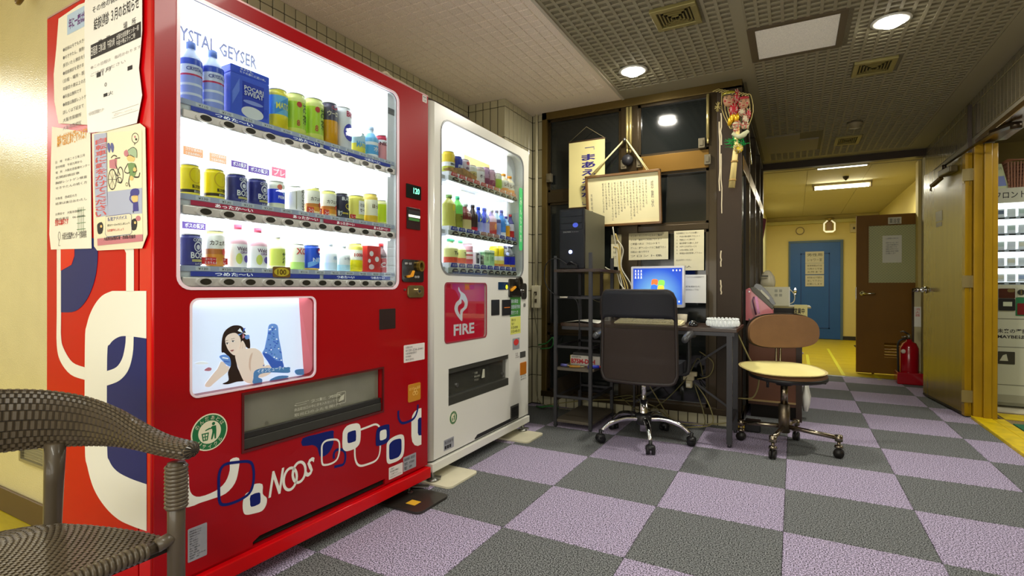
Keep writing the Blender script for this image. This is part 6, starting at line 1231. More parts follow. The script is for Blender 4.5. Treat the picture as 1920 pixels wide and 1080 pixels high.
for a, b, nm in ((F1 + Vector((-.005, -.03, .414)), F2 + Vector((-.005, .03, .414)), 'front_rail'), (F1 + Vector((-.01, -.012, .410)), RB, 'side_rail'), (F2 + Vector((-.01, .012, .410)), RB2, 'side_rail'), (RB, Vector((-.52, -1.86, .410)), 'back_rail'), (RB2, Vector((-.52, -2.06, .410)), 'back_rail'), (Vector((-.52, -1.86, .410)), Vector((-.52, -2.06, .410)), 'back_rail')):
    r_ = MB().tube([a, b], .012, 12).build(nm, WKF, T)
    if nm != 'front_rail': continue
    q = MB(); N_ = int((b - a).length / .0105); t = (b - a).normalized(); s1_ = t.cross(Vector((0, 0, 1))).normalized(); u1 = s1_.cross(t)
    for i in range(3, N_ - 2): c = a + t * (i * .0105); q.tube([c + s1_ * (.0135 * math.cos(k * PI / 5)) + u1 * (.0135 * math.sin(k * PI / 5)) for k in range(10)], .0054, 5, closed=True)
    q.build('rail_wrapping', WK, r_, closed=False)
MB().tube([F1 + Vector((0, 0, .425)), F1 + Vector((0, -.04, .418))], .014, 12).build('rail_joint', WKF, T)

# ---- computer desk with its shelf rack
DK = mat('desk_metal', (62, 62, 66), .45, metal=.35); WD = mat('walnut_board', (58, 40, 30), .3, var=.1, vscale=6, stretch=(2, 12, 2), coat=.2); GB = mat('grey_board', (96, 88, 76), .5)
T = thing('computer_desk', 'dark metal computer desk with a shelf rack on its left against the bronze window', 'desk', (.15, 1.25, 0))
ya, yb_ = 1.0, 1.47; xa, xb = -.425, -.17
for x, y, z in ((xa, ya, 1.19), (xb, ya, 1.205), (xa, yb_, 1.19), (xb, yb_, 1.19)): MB().box(x - .011, x + .011, y - .011, y + .011, .008, z).cyl((x, y, 0), (x, y, .01), .009).build('leg', DK, T)
for z, mt in ((1.09, WD), (.41, GB), (.05, GB)): MB().box(xa - .011 + (.01 if z != 1.09 else 0), xb + (.07 if z == 1.09 else .011), ya - (.012 if z == 1.09 else -.0), yb_ + .01, z - .015, z + (.004 if z != 1.09 else .006)).build('shelf', mt, T, bevel=.002)
for z in (.90, .56, .215): 
    MB().box(xa, xb, ya - .008, ya + .008, z - .008, z + .008).build('cross_bar', DK, T); MB().box(xa, xb, yb_ - .008, yb_ + .008, z - .008, z + .008).build('cross_bar', DK, T)
    MB().box(xa - .008, xa + .008, ya, yb_, z - .008, z + .008).build('side_bar', DK, T)
    MB().box(xb - .008, xb + .008, ya, yb_, z - .008, z + .008).build('side_bar', DK, T)
MB().box(xa - .004, xa + .004, ya + .02, yb_, .18, .33).build('side_panel', mat('side_panel', (52, 44, 32), .6), T)
MB().box(xa + .011, .735, 1.055, 1.52, .698, .722).build('desktop', WD, T, bevel=.003)
MB().box(xa + .02, .72, 1.06, 1.075, .675, .698).build('front_beam', DK, T)
for x, y in ((.692, 1.075), (.692, 1.44)):
    MB().box(x - .016, x + .016, y - .012, y + .012, .02, .675).cyl((x, y, 0), (x, y, .02), .011).build('leg', DK, T)
m = MB().prism([], 0, 0) if False else MB(); m.T = Matrix(((0, 1, 0, .68), (1, 0, 0, 0), (0, 0, 1, 0), (0, 0, 0, 1)))
m.prism([(1.075, .03), (1.075, .16), (1.43, .16), (1.43, .13), (1.14, .13), (1.095, .03)], 0, .022).build('leg_gusset', DK, T)
MB().box(.0, .012, 1.44, 1.46, .02, .70).build('leg', DK, T)
for a, b in (((.0, 1.455, .12), (.68, 1.455, .62)), ((.0, 1.455, .60), (.68, 1.455, .14))): MB().bar(a, b, .006, .014).build('cross_brace', DK, T)
# computer tower
PCB = mat('pc_black', (20, 21, 28), .4, spec=.3); PCS = mat('pc_side', (76, 74, 58), .5)
q0 = (-.395, -.215, 1.02, 1.43, 1.098, 1.505); x0, x1, y0, y1, z0, z1 = q0
T = thing('computer_tower', 'black computer tower with a small glowing blue light on top of the shelf rack', 'computer', ((x0 + x1) / 2, 1.2, z0))
MB().box(x0, x1, y0, y1, z0, z1).build('case', PCS, T, bevel=.003)
MB().box(x0 - .002, x1 + .002, y0 - .03, y0, z0, z1 + .003).build('front_panel', PCB, T, bevel=.006)
for i, z in enumerate((z1 - .05, z1 - .095, z1 - .14)): MB().box(x0 + .012, x1 - .012, y0 - .034, y0 - .03, z, z + .040).build('drive_cover', PCB, T, bevel=.002)
fpc = Frame((0, y0 - .0345, 0), (1, 0, 0), (0, -1, 0)); fpc.mb().text('ZALMAN  ▪ ▪ ▪ ▪', x0 + .03, x1 - .04, z1 - .160, z1 - .150, .0005).build('case_lettering', mat('pc_text', (160, 160, 165), .5), T, closed=False)
fpc.mb().prism(circ(x0 + .085, z0 + .115, .012), .0, .004).build('power_light', mat('blue_led', (190, 205, 255), .4, emit=6, ecol=(170, 190, 255)), T, label='glowing blue white power light')
fpc.mb().prism(circ(x0 + .12, z1 - .11, .02, .016), .0004, .0006).build('badge', mat('badge_blue', (60, 80, 200), .3, emit=.5), T)
m = MB()
for k in range(3): m.tube(smooth_path([(x0 + .06 + k * .02, y0 - .035, z0 + .03), (x0 + .1, y0 - .06 - k * .01, z0 + .045), (x0 + .14, y0 - .04, z0 + .0 + k * .01)], 5), .004)
tag(m.build('plugged_cable', BLACKP, org=(x0 + .1, y0 - .03, z0)), 'black plug cables at the foot of the computer tower front', 'cable')
m = MB().tube(smooth_path([(-.33, .985, 1.125), (-.40, .96, 1.17), (-.475, .96, 1.14), (-.50, .97, 1.05), (-.47, .97, .96), (-.38, .98, .90), (-.30, .98, .90), (-.26, .99, .86), (-.25, 1.0, .70), (-.262, 1.01, .60)], 5), .0035)
m.tube([(-.385, .98, .902), (-.33, .98, .902)], .006, m=1); tag(m.build('headset_cable', [BLACKP, mat('plug_pale', (200, 195, 180), .4)], org=(-.4, .98, .9)), 'thin black cable looping out to the left of the shelf rack', 'cable')
m = MB()
for k, (dx, c_) in enumerate(((0, 0), (.02, 1), (.035, 0), (.01, 1))):
    m.tube(smooth_path([(-.15 + dx, 1.42, 1.42 - k * .05), (-.13 + dx * 1.5, 1.44, 1.25), (-.115 + dx * .6, 1.45, 1.12), (-.09 + dx * 2, 1.46, .98), (-.07 + dx * 1.2, 1.46, .85), (-.05 + dx, 1.47, .73)], 5), .0045, m=c_)
m.tube(smooth_path([(-.2, 1.40, 1.12), (-.16, 1.38, 1.10), (-.12, 1.42, 1.08), (-.10, 1.44, 1.0), (-.05, 1.44, .93), (-.07, 1.45, .88)], 5), .004)
tag(m.build('cable_bundle', [mat('cord_white', (205, 200, 180), .5), mat('cord_yellow', (190, 165, 90), .5)], org=(-.1, 1.44, .73)), 'bundle of white and yellowish cables hanging behind the computer tower', 'cable')
# hanging manila board below the tower
t = thing('hanging_board', 'plain tan board hanging behind the upper shelf rack', 'board', (-.27, 1.50, .90))
MB().box(-.40, -.125, 1.50, 1.506, .905, 1.075).build('board', mat('tan_board', (146, 128, 70), .7, var=.05, vscale=5), t)
MB().tube(smooth_path([(-.39, 1.50, .91), (-.30, 1.49, .865), (-.26, 1.49, .86), (-.22, 1.49, .865), (-.13, 1.5, .91)], 4), .002).build('string', mat('string', (120, 110, 80), .6), t)
MB().box(-.272, -.248, 1.488, 1.498, .76, 1.08).build('dark_strap', mat('strap_brown', (46, 30, 24), .5), t)
# box and tools on the lower shelf
t = thing('carton', 'white cardboard box with red and black print on the lower shelf of the rack', 'box', (-.28, 1.24, .414))
MB().box(-.375, -.155, 1.15, 1.42, .414, .485).build('box_body', mat('box_white', (205, 200, 190), .5), t, bevel=.002)
MB().box(-.378, -.375, 1.15, 1.42, .414, .485).build('box_side', mat('box_yellow', (190, 160, 50), .5), t)
fbx = Frame((0, 1.1495, 0), (1, 0, 0), (0, -1, 0)); m = fbx.mb(); m.text('GIGABYTE', -.365, -.295, .470, .480, .001, 1, bold=.02); m.text('B75M-D3H', -.37, -.19, .428, .462, .001, 0, bold=.05); m.build('box_print', [mat('box_red', (190, 40, 50), .5), INK], t, closed=False)
MB().box(-.36, -.05, 1.16, 1.44, .486, .505).build('box_lid', mat('dark_tray', (50, 50, 50), .4), t)
for nm, lb, a, b, r_, c_ in (('screwdriver', 'small lilac handled tool at the left end of the lower rack shelf', (-.40, 1.04, .426), (-.35, 1.03, .428), .011, (96, 96, 160)), ('screwdriver', 'orange and yellow striped tool on the lower rack shelf in front of the box', (-.33, 1.02, .424), (-.26, 1.04, .424), .009, (180, 130, 50)), ('glue_stick', 'blue tube with a red end on the lower rack shelf near the office chair', (-.20, 1.03, .428), (-.13, 1.06, .430), .013, (40, 50, 170))):
    m = MB().cyl(a, b, r_, r_ * .8).cyl(b, tuple(Vector(b) + (Vector(b) - Vector(a)) * .4), r_ * .5, r_ * .3, m=1); tag(m.build(nm, [col(*c_, rough=.4), col(190, 50, 60, rough=.4) if nm == 'glue_stick' else col(170, 160, 120, rough=.4)], org=a), lb, 'tool')
# papers and white stand on the desk left
m = MB(); m.add([(-.39, 1.06, .724), (-.14, 1.07, .724), (-.15, 1.22, .735), (-.37, 1.24, .730), (-.28, 1.08, .738), (-.26, 1.23, .742)], [(0, 4, 5, 3), (4, 1, 2, 5)]); tag(m.build('paper_sheet', PAPER, org=(-.27, 1.1, .722), closed=False), 'loose white paper lying on the desk inside the rack', 'paper')
m = MB().box(-.225, -.16, 1.38, 1.42, .722, .83).box(-.217, -.168, 1.376, 1.38, .73, .82, 1); tag(m.build('white_speaker', [WHITE, mat('speaker_grey', (170, 170, 165), .6)], org=(-.19, 1.4, .722), bevel=.004), 'small white upright box on the desk behind the rack post', 'speaker')
# monitor
fm = Frame((0, 1.30, 0), (1, 0, 0), (0, -1, 0)); mx0, mx1, mz0, mz1 = .022, .385, .835, 1.118
T = thing('monitor', 'silver framed flat monitor showing a blue desktop picture', 'monitor', (.2, 1.32, .722))
fm.mb().prism(rrect(mx0, mx1, mz0, mz1, .008), -.04, 0, holes=[[(mx0 + .014, mz0 + .02), (mx1 - .014, mz0 + .02), (mx1 - .014, mz1 - .014), (mx0 + .014, mz1 - .014)]]).build('bezel', mat('silver_bezel', (200, 200, 208), .3, metal=.3), T, bevel=.002)
SCR = bpy.data.materials.new('screen_blue'); SCR.use_nodes = True; nt = SCR.node_tree; b_ = nt.nodes['Principled BSDF']; tc = nt.nodes.new('ShaderNodeTexCoord'); mp = nt.nodes.new('ShaderNodeMapping'); g_ = nt.nodes.new('ShaderNodeTexGradient'); g_.gradient_type = 'SPHERICAL'
mp.inputs['Location'].default_value = (.55, 0, -.5); mp.inputs['Scale'].default_value = (3.6, 1, 3.6); mp.inputs['Location'].default_value = (-.0, 0, -.72)
r_ = nt.nodes.new('ShaderNodeValToRGB'); r_.color_ramp.elements[0].color = (lin(8), lin(50), lin(190), 1); r_.color_ramp.elements[1].color = (lin(150), lin(225), lin(250), 1); r_.color_ramp.elements.new(.35).color = (lin(20), lin(90), lin(225), 1)
nt.links.new(tc.outputs['Object'], mp.inputs[0]); nt.links.new(mp.outputs[0], g_.inputs[0]); nt.links.new(g_.outputs[1], r_.inputs[0]); nt.links.new(r_.outputs[0], b_.inputs['Emission Color']); b_.inputs['Emission Strength'].default_value = 1.0; b_.inputs['Base Color'].default_value = (.01, .01, .02, 1)
fm.mb().box(mx0 + .012, mx1 - .012, -.012, -.008, mz0 + .018, mz1 - .012).build('screen', SCR, T)
cx, cz = .205, .985
EM = [mat('scr_orange', (240, 110, 50), .5, emit=.9), mat('scr_green', (130, 210, 80), .5, emit=.9), mat('scr_blue', (50, 110, 220), .5, emit=.9), mat('scr_yellow', (250, 200, 60), .5, emit=.9)]
for k, (dx, dz) in enumerate(((-.042, .004), (.004, -.002), (-.046, -.036), (.0, -.040))):
    P_2 = [(cx + dx, cz + dz), (cx + dx + .018, cz + dz + .006), (cx + dx + .040, cz + dz - .002), (cx + dx + .044, cz + dz + .032), (cx + dx + .024, cz + dz + .040), (cx + dx + .004, cz + dz + .034)]; fm.mb().prism(smooth_path(P_2, 3, True), -.0078, -.0074).build('emblem_quarter', EM[k], T)
m = fm.mb()
for i in range(11):
    x, z = ((i % 3) * .02, (i // 3) * .022); X_ = mx0 + .03 + x; Z_ = mz1 - .03 - z
    if i > 8: continue
    m.prism(circ(X_, Z_, .005, .006, 6), -.0075, -.0075); m.prism([(X_ - .006, Z_ - .011), (X_ + .006, Z_ - .011), (X_ + .006, Z_ - .008), (X_ - .006, Z_ - .008)], -.0075, -.0075)
for x, z in ((mx1 - .075, mz1 - .03), (mx1 - .052, mz1 - .03), (mx1 - .03, mz1 - .03), (mx1 - .035, mz0 + .04)): m.prism(circ(x, z, .005, .007, 6), -.0075, -.0075)
m.build('screen_icons', mat('scr_white', (240, 240, 250), .5, emit=.9), T, closed=False, kind='stuff')
MB().box(.17, .24, 1.34, 1.36, .735, .95).build('stand_neck', mat('stand_silver', (180, 180, 185), .35, metal=.3), T, bevel=.004)
MB().lathe((.205, 1.34, .722), [(.11, 0), (.11, .008), (.03, .016)], 24, 1, .75).build('stand_base', mat('stand_silver', (180, 180, 185), .35, metal=.3), T)
# keyboard, mouse, cup, ashtray
T = thing('keyboard', 'cream keyboard on the desk seen through the mesh chair back', 'keyboard', (.18, 1.16, .722)); MB().add([(0, 0, 0)], []) if False else None
MB().add([(-.04, 1.10, .724), (.40, 1.10, .724), (.40, 1.24, .724), (-.04, 1.24, .724), (-.04, 1.10, .736), (.40, 1.10, .736), (.40, 1.24, .752), (-.04, 1.24, .752)], [(0, 1, 2, 3), (4, 5, 6, 7), (0, 1, 5, 4), (1, 2, 6, 5), (2, 3, 7, 6), (3, 0, 4, 7)]).build('keyboard_body', mat('cream_plastic', (225, 215, 170), .5), T, bevel=.003)
m = MB()
for r in range(5):
    for c in range(19): x = -.03 + c * .0222; y = 1.11 + r * .025; z = .738 + r * .0028; m.box(x, x + .019, y, y + .021, z, z + .007)
m.build('keys', mat('key_cream', (236, 228, 190), .5), T)
T = thing('computer_mouse', 'black computer mouse on the desk right of the office chair', 'mouse', (.465, 1.16, .722))
MB().lathe((.465, 1.16, .722), [(.036, 0), (.037, .010), (.030, .024), (.016, .033), (.0001, .036)], 24, .85, 1.25).build('mouse_body', mat('gloss_black', (16, 16, 18), .12, coat=.8), T)
MB().cyl((.459, 1.135, .752), (.471, 1.135, .752), .008).build('scroll_wheel', STEEL, T)
MB().tube(smooth_path([(.475, 1.2, .735), (.49, 1.25, .742), (.455, 1.35, .728), (.40, 1.45, .726)], 4), .0025).build('mouse_cord', BLACKP, T)
tag(MB().lathe((.36, 1.36, .722), [(.025, 0), (.032, .02), (.036, .065), (.033, .066), (.028, .02), (.0001, .008)], 20).build('cup', mat('cup_pale', (225, 215, 190), .3, coat=.5), org=(.34, 1.34, .722)), 'small pale cup half hidden by the office chair beside the mouse', 'cup')
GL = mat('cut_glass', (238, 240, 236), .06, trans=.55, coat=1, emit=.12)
t = at_z(1361, 609, .722); T = thing('ashtray', 'round cut glass ashtray at the right end of the desk', 'ashtray', (.645, 1.14, .722))
MB().lathe((.645, 1.14, .722), [(.068, 0), (.084, .01), (.092, .050), (.080, .052), (.070, .016), (.0001, .012)], 32, smooth=False).build('glass_dish', GL, T)
m = MB()
for i in range(24):
    a = 2 * PI * i / 24; c = Vector((.645 + .090 * math.cos(a), 1.14 + .090 * math.sin(a), .722 + .028)); m.ball(c, .010, .010, .018, 6)
    c.z = .722 + .053; c.x = .645 + .087 * math.cos(a + .13); c.y = 1.14 + .087 * math.sin(a + .13); m.ball(c, .009, .009, .007, 6)
m.build('glass_facets', GL, T)

# ---- office chair
OC = Vector((.195, .975, 0)); T = thing('office_chair', 'black mesh high-back office chair with a chrome five-star base at the desk', 'chair', tuple(OC))
MESH = mat('mesh_fabric', (52, 41, 36), .75, alpha=.9, bump=.4, bscale=600); PADB = mat('black_pad', (24, 26, 34), .6, bump=.2, bscale=300)
for k in range(5):
    a = math.radians(-68 + 72 * k); d_ = Vector((math.cos(a), math.sin(a), 0)); e_ = OC + d_ * .29
    pts = smooth_path([OC + d_ * .02 + Vector((0, 0, .135)), OC + d_ * .12 + Vector((0, 0, .145)), OC + d_ * .22 + Vector((0, 0, .12)), OC + d_ * .28 + Vector((0, 0, .075))], 4); lg = MB().tube(pts, [.018] * 4 + [.016] * 5 + [.013] * (len(pts) - 9), 12).build('leg', CHROME, T)
    sd = Vector((-d_.y, d_.x, 0)); m = MB()
    for s in (-1, 1): c = e_ + sd * s * .016 + Vector((0, 0, .026)); m.cyl(c - sd * .009, c + sd * .009, .026, n=18)
    m.cyl(e_ + Vector((0, 0, .03)), e_ + Vector((0, 0, .08)), .011); m.lathe(e_ + Vector((0, 0, .034)), [(.03, -.004), (.029, .014), (.016, .024)], 12); m.build('caster', BLACKP, lg)
MB().lathe(OC, [(.05, .105), (.055, .12), (.055, .16), (.03, .175)], 20).build('hub', mat('hub_black', (34, 34, 36), .35), T)
MB().cyl(OC + Vector((0, 0, .06)), OC + Vector((0, 0, .26)), .027).cyl(OC + Vector((0, 0, .26)), OC + Vector((0, 0, .42)), .016).build('gas_column', CHROME, T)
MB().box(OC.x - .11, OC.x + .11, OC.y - .13, OC.y + .12, .40, .445).build('mechanism', BLACKP, T, bevel=.01)
m = MB(); m.T = Matrix(((1, 0, 0, OC.x), (0, 0, 1, OC.y + .05), (0, 1, 0, 0), (0, 0, 0, 1))); m.prism(rrect(-.245, .245, -.22, .25, .08, 6), .445, .515); m.build('seat', PADB, T, bevel=.02, seg=3)
# back: curved mesh panel in a frame
by = .745; OC_x = .0
def bk(s, z):   # s -1..1
    f = (z - .42) / .56; hw_ = .228 - .010 * f + (.0 if f < 1 else 0); return Vector((OC.x + .012 + s * hw_, by + .03 - .045 * (1 - s * s) * 1.0 + .02 * math.sin(PI * f) - .035 * f + .02, z))
N1, N2 = 32, 24; z0, z1 = .398, .950
def zz(s, j): f = j / N2; r_ = .05; e = max(0, abs(s) - .78) / .22; cut = (1 - math.sqrt(max(0, 1 - e * e))) * r_; return z0 + cut + (z1 - z0 - 2 * cut) * f
V = []; m = MB()
for j in range(N2 + 1):
    for i in range(N1 + 1): s = -1 + 2 * i / N1; V.append(bk(s, zz(s, j)))
F_ = [(j * (N1 + 1) + i, j * (N1 + 1) + i + 1, (j + 1) * (N1 + 1) + i + 1, (j + 1) * (N1 + 1) + i) for j in range(N2) for i in range(N1)]
jj = int(N2 * .74)
ja = int(N2 * .60); m.add(V, F_[:ja * N1], 0, True); m.build('mesh_back', MESH, T, closed=False)
m = MB(); m.add(V, F_[ja * N1:jj * N1], 0, True); m.build('mesh_band', mat('mesh_thin', (48, 40, 30), .75, alpha=.66), T, closed=False)
m = MB(); V2 = [v + Vector((0, .012, 0)) for v in V[jj * (N1 + 1):]]; V3 = [v - Vector((0, .012, 0)) for v in V[jj * (N1 + 1):]]; k = len(V2); rows = N2 - jj
Fq = [(j * (N1 + 1) + i, j * (N1 + 1) + i + 1, (j + 1) * (N1 + 1) + i + 1, (j + 1) * (N1 + 1) + i) for j in range(rows) for i in range(N1)]
bd = [i for i in range(N1 + 1)] + [(j + 1) * (N1 + 1) + N1 for j in range(rows)] + [rows * (N1 + 1) + i for i in range(N1 - 1, -1, -1)] + [j * (N1 + 1) for j in range(rows - 1, 0, -1)]
m.add(V2 + V3, Fq + [tuple(x + k for x in f) for f in Fq] + [(bd[i], bd[(i + 1) % len(bd)], bd[(i + 1) % len(bd)] + k, bd[i] + k) for i in range(len(bd))], 0, True); m.build('headrest_pad', PADB, T)
edge = [V[i] for i in range(N1 + 1)] + [V[(j + 1) * (N1 + 1) + N1] for j in range(N2)] + [V[N2 * (N1 + 1) + i] for i in range(N1 - 1, -1, -1)] + [V[j * (N1 + 1)] for j in range(N2 - 1, 0, -1)]
MB().tube(edge, .011, 10, closed=True).build('back_frame', mat('frame_brown_black', (40, 32, 31), .5), T)
MB().tube(smooth_path([(OC.x, OC.y - .10, .42), (OC.x, by + .03, .40), (OC.x - .01, by + .03, .48), (OC.x - .01, by + .045, .62)], 4), .018).build('back_bar', BLACKP, T)
for s in (-1, 1):
    x = OC.x + s * .275
    m = MB().tube(smooth_path([(OC.x + s * .16, OC.y + .0, .45), (x - s * .02, OC.y + .0, .44), (x, OC.y + .0, .50), (x, OC.y + .0, .66)], 4), .014); ar = m.build('armrest', BLACKP, T)
    MB().tube(smooth_path([(x, OC.y - .14, .660), (x, OC.y - .05, .672), (x, OC.y + .06, .680), (x + s * .01, OC.y + .14, .668)], 3), [.018, .021, .023, .024, .025, .025, .024, .023, .022, .016], 12).build('arm_pad', mat('arm_pad_grey', (66, 68, 72), .25, coat=.4), ar)

# ---- stool chair
SC_ = Vector((.985, 1.205, 0)); T = thing('swivel_stool', 'low swivel chair with a brown oval backrest and cream paper on its seat', 'chair', tuple(SC_))
CH2 = mat('worn_chrome', (150, 140, 122), .25, metal=1); vdir = Vector((.4762 * -1, .8793, 0)); rdir = Vector((.8793, .4762, 0)); BRF = mat('brown_fabric', (124, 90, 58), .75, var=.06, vscale=12, bump=.3, bscale=400)
for cx, cy in ((.932, .962), (1.262, 1.160), (.741, 1.27), (1.05, 1.44)):
    e_ = Vector((cx, cy, 0)); d_ = (e_ - SC_).normalized(); lg = MB().tube([SC_ + d_ * .02 + Vector((0, 0, .135)), e_ + Vector((0, 0, .115))], .0135, 12).cyl(e_ + Vector((0, 0, .095)), e_ + Vector((0, 0, .13)), .02).build('leg', CH2, T)
    sd = Vector((-d_.y, d_.x, 0)); m = MB().cyl(e_ + Vector((0, 0, .06)), e_ + Vector((0, 0, .1)), .009).lathe(e_ + Vector((0, 0, .06)), [(.024, 0), (.02, .012), (.01, .016)], 12)
    for s in (-1, 1): c = e_ + sd * s * .010 + Vector((0, 0, .027)); m.cyl(c - sd * .006, c + sd * .006, .027, n=18, m=1)
    m.build('caster', [CH2, mat('caster_rubber', (30, 28, 26), .4)], lg)
MB().cyl(SC_ + Vector((0, 0, .10)), SC_ + Vector((0, 0, .27)), .031).build('outer_column', mat('brushed_column', (120, 108, 90), .38, metal=.9), T)
MB().cyl(SC_ + Vector((0, 0, .27)), SC_ + Vector((0, 0, .40)), .020).build('inner_column', CH2, T)
MB().cyl(SC_ + Vector((0, 0, .385)), SC_ + Vector((0, 0, .43)), .045).build('seat_plate', BLACKP, T)
m = MB().tube([SC_ + Vector((0, 0, .415)), SC_ + rdir * .25 + Vector((0, 0, .395))], .005).tube([SC_ + rdir * .17 + Vector((0, 0, .402)), SC_ + rdir * .25 + Vector((0, 0, .395))], .008, m=0); m.build('lever', BLACKP, T)
m = MB().tube([SC_ - rdir * .1 + Vector((0, 0, .42)), SC_ - rdir * .1 + Vector((0, 0, .37))], .008); m.build('knob', DARKM, T)
def orient(c, ex, ey, ez): return Matrix(((ex.x, ey.x, ez.x, c.x), (ex.y, ey.y, ez.y, c.y), (ex.z, ey.z, ez.z, c.z), (0, 0, 0, 1)))
scn = SC_ + rdir * .0 + vdir * .02 + Vector((0, 0, .43))
m = MB(orient(scn, rdir, vdir + Vector((0, 0, .06)), Vector((0, 0, 1)))); m.lathe((.03, 0, 0), [(.9, 0), (1.0, .012), (1.0, .024), (.93, .038), (.0001, .042)], 40, .215, .20); m.build('seat', mat('seat_brown', (110, 76, 48), .7), T)
m = MB(orient(scn, rdir, vdir + Vector((0, 0, .06)), Vector((0, 0, 1)))); m.lathe((.03, 0, 0), [(.95, -.006), (1.015, -.002), (1.015, .014), (1.0, .018)], 40, .215, .20); m.build('seat_rim', BLACKP, T)
m = MB(orient(scn + Vector((0, 0, .048)), rdir - Vector((0, 0, .01)), vdir + Vector((0, 0, .075)), Vector((0, .0, 1)))); 
oc = [(.235 * math.copysign(abs(math.cos(a)) ** .8, math.cos(a)) - .005, .205 * math.copysign(abs(math.sin(a)) ** .85, math.sin(a))) for a in [2 * PI * i / 44 for i in range(44)]]
m2 = MB(m.T @ Matrix(((1, 0, 0, 0), (0, 0, 1, 0), (0, 1, 0, 0), (0, 0, 0, 1)))); m2.prism(oc, 0, .004)
tag(m2.build('seat_paper', mat('cream_seat_mat', (226, 214, 140), .6, var=.04, vscale=5, bump=.2, bscale=60), org=tuple(scn + Vector((0, 0, .046))), bevel=.001), 'large cream oval sheet lying on the seat of the brown stool chair', 'seat mat')
q_ = MB(m.T @ Matrix(((1, 0, 0, 0), (0, 0, 1, 0), (0, 1, 0, 0), (0, 0, 0, 1)))); q_.stroke([(x * .985, z * .98) for x, z in oc], .014, .0045, m=0, closed=True); q_.build('mat_hem', mat('hem_tan', (190, 170, 110), .6), bpy.data.objects['seat_paper'], closed=False)
bcn = SC_ + rdir * .088 + vdir * .20 + Vector((0, 0, .695)); nb = (CAM - bcn); nb.z = 0; nb = -vdir
for s in (-1, 1): MB().tube(smooth_path([SC_ + rdir * s * .013 + vdir * .05 + Vector((0, 0, .41)), SC_ + rdir * (s * .013 + .06) + vdir * .20 + Vector((0, 0, .42)), SC_ + rdir * (s * .013 + .078) + vdir * .225 + Vector((0, 0, .50)), SC_ + rdir * (s * .013 + .078) + vdir * .22 + Vector((0, 0, .70))], 4), .007).build('back_rod', CH2, T)
oc = [(.222 * math.copysign(abs(math.cos(a)) ** .62, math.cos(a)), .105 * math.copysign(abs(math.sin(a)) ** .8, math.sin(a)) - .012 * (math.cos(a) ** 2)) for a in [2 * PI * i / 48 for i in range(48)]]
Tb = orient(bcn, rdir, -vdir, Vector((0, 0, 1)))
MB(Tb).prism(oc, .0, .035).build('backrest', BRF, T, bevel=.012, seg=3)
MB(Tb).prism([(x * 1.03, z * 1.06) for x, z in oc], -.012, .006).build('backrest_rim', mat('rim_dark', (40, 30, 24), .35, coat=.4), T, bevel=.003)

# ---- cabinet behind the stool with the pink telephone
CB = mat('brown_cabinet', (84, 50, 32), .45, var=.08, vscale=4, coat=.2)
T = thing('low_cabinet', 'low reddish brown cabinet standing behind the stool chair against the booth', 'cabinet', (.9, 2.2, 0))
MB().box(.735, 1.085, 1.955, 3.2, .10, .70).build('body', CB, T); MB().box(.735, 1.095, 1.945, 3.22, .70, .72).build('top_board', mat('cabinet_top', (70, 46, 34), .3, coat=.3), T, bevel=.002)
MB().box(.75, 1.07, 1.99, 3.15, 0, .10).build('gap_shade_block', mat('gap_shade', (22, 18, 15), .8), T); MB().box(.74, 1.05, 1.950, 1.955, .13, .69).build('front_panel', mat('cabinet_front', (98, 58, 36), .5, var=.06, vscale=3), T)  # near-black block stands for the shaded gap under the cabinet
MB().box(.735, 1.05, 1.940, 1.955, .125, .137).build('base_strip', mat('strip_pale', (160, 136, 90), .35, metal=.3), T); MB().box(1.05, 1.088, 1.945, 1.985, .0, .70).build('corner_post', mat('post_dark', (48, 32, 20), .4), T)
# phone
PINK = mat('pink_enamel', (200, 112, 120), .3, coat=.4); T = thing('pay_telephone', 'pink pay telephone with a dark handset on the brown cabinet behind the stool', 'telephone', (.86, 2.06, .72))
FP = Frame((0, 1.97, 0), (1, 0, 0), (0, -1, 0))
def PF(pts): return [(at_y(1380 + x / 7.7125, 480 + y / 7.7125, 1.97).x, at_y(1380 + x / 7.7125, 480 + y / 7.7125, 1.97).z) for x, y in pts]
side = PF([(78, 985), (76, 590), (90, 540), (130, 490), (190, 458), (225, 470), (535, 775), (535, 985)]); side = [(x, max(z, .722)) for x, z in side]
FP.mb().prism(side, 0, -.22).build('body', PINK, T, bevel=.006)
kk = PF([(205, 452), (260, 445), (330, 500), (545, 730), (535, 770), (510, 760), (300, 575), (230, 510)]); FP.mb().prism(kk, .004, -.225).build('faceplate', mat('phone_grey', (92, 90, 80), .4), T, bevel=.003)
hs = PF([(262, 425), (290, 400), (330, 408), (400, 455), (500, 570), (565, 680), (560, 705), (520, 700), (470, 640), (380, 520), (300, 470), (255, 455)]); FP.mb().prism(smooth_path(hs, 3, True), -.02, -.075).build('handset', mat('handset_dark', (44, 42, 38), .25, coat=.5), T, bevel=.006)
hs = PF([(355, 495), (375, 495), (480, 600), (478, 625), (455, 620), (365, 525)]); FP.mb().prism(smooth_path(hs, 2, True), -.018, -.02).build('dial_window', mat('dial_pale', (190, 186, 165), .3), T)
for p in ((190, 515), (195, 915)): c = PF([p])[0]; FP.mb().prism(circ(*c, .006), 0, .004).build('rivet', CHROME, T)
m = MB(); a = PF([(290, 590), (330, 830)]); m.bar((a[0][0], 1.967, a[0][1]), (a[1][0], 1.967, a[1][1]), .018, .005, up=(0, 1, 0)); m.build('metal_strip', mat('violet_chrome', (110, 70, 90), .15, metal=.8), T)
m = MB().tube([(PF([(260, 590)])[0][0], 1.96, PF([(260, 590)])[0][1]), (PF([(245, 650)])[0][0], 1.955, PF([(245, 650)])[0][1]), (PF([(290, 850)])[0][0], 1.96, PF([(290, 850)])[0][1])], .006); m.build('cord', mat('violet_cord', (130, 90, 120), .2, metal=.5), T)
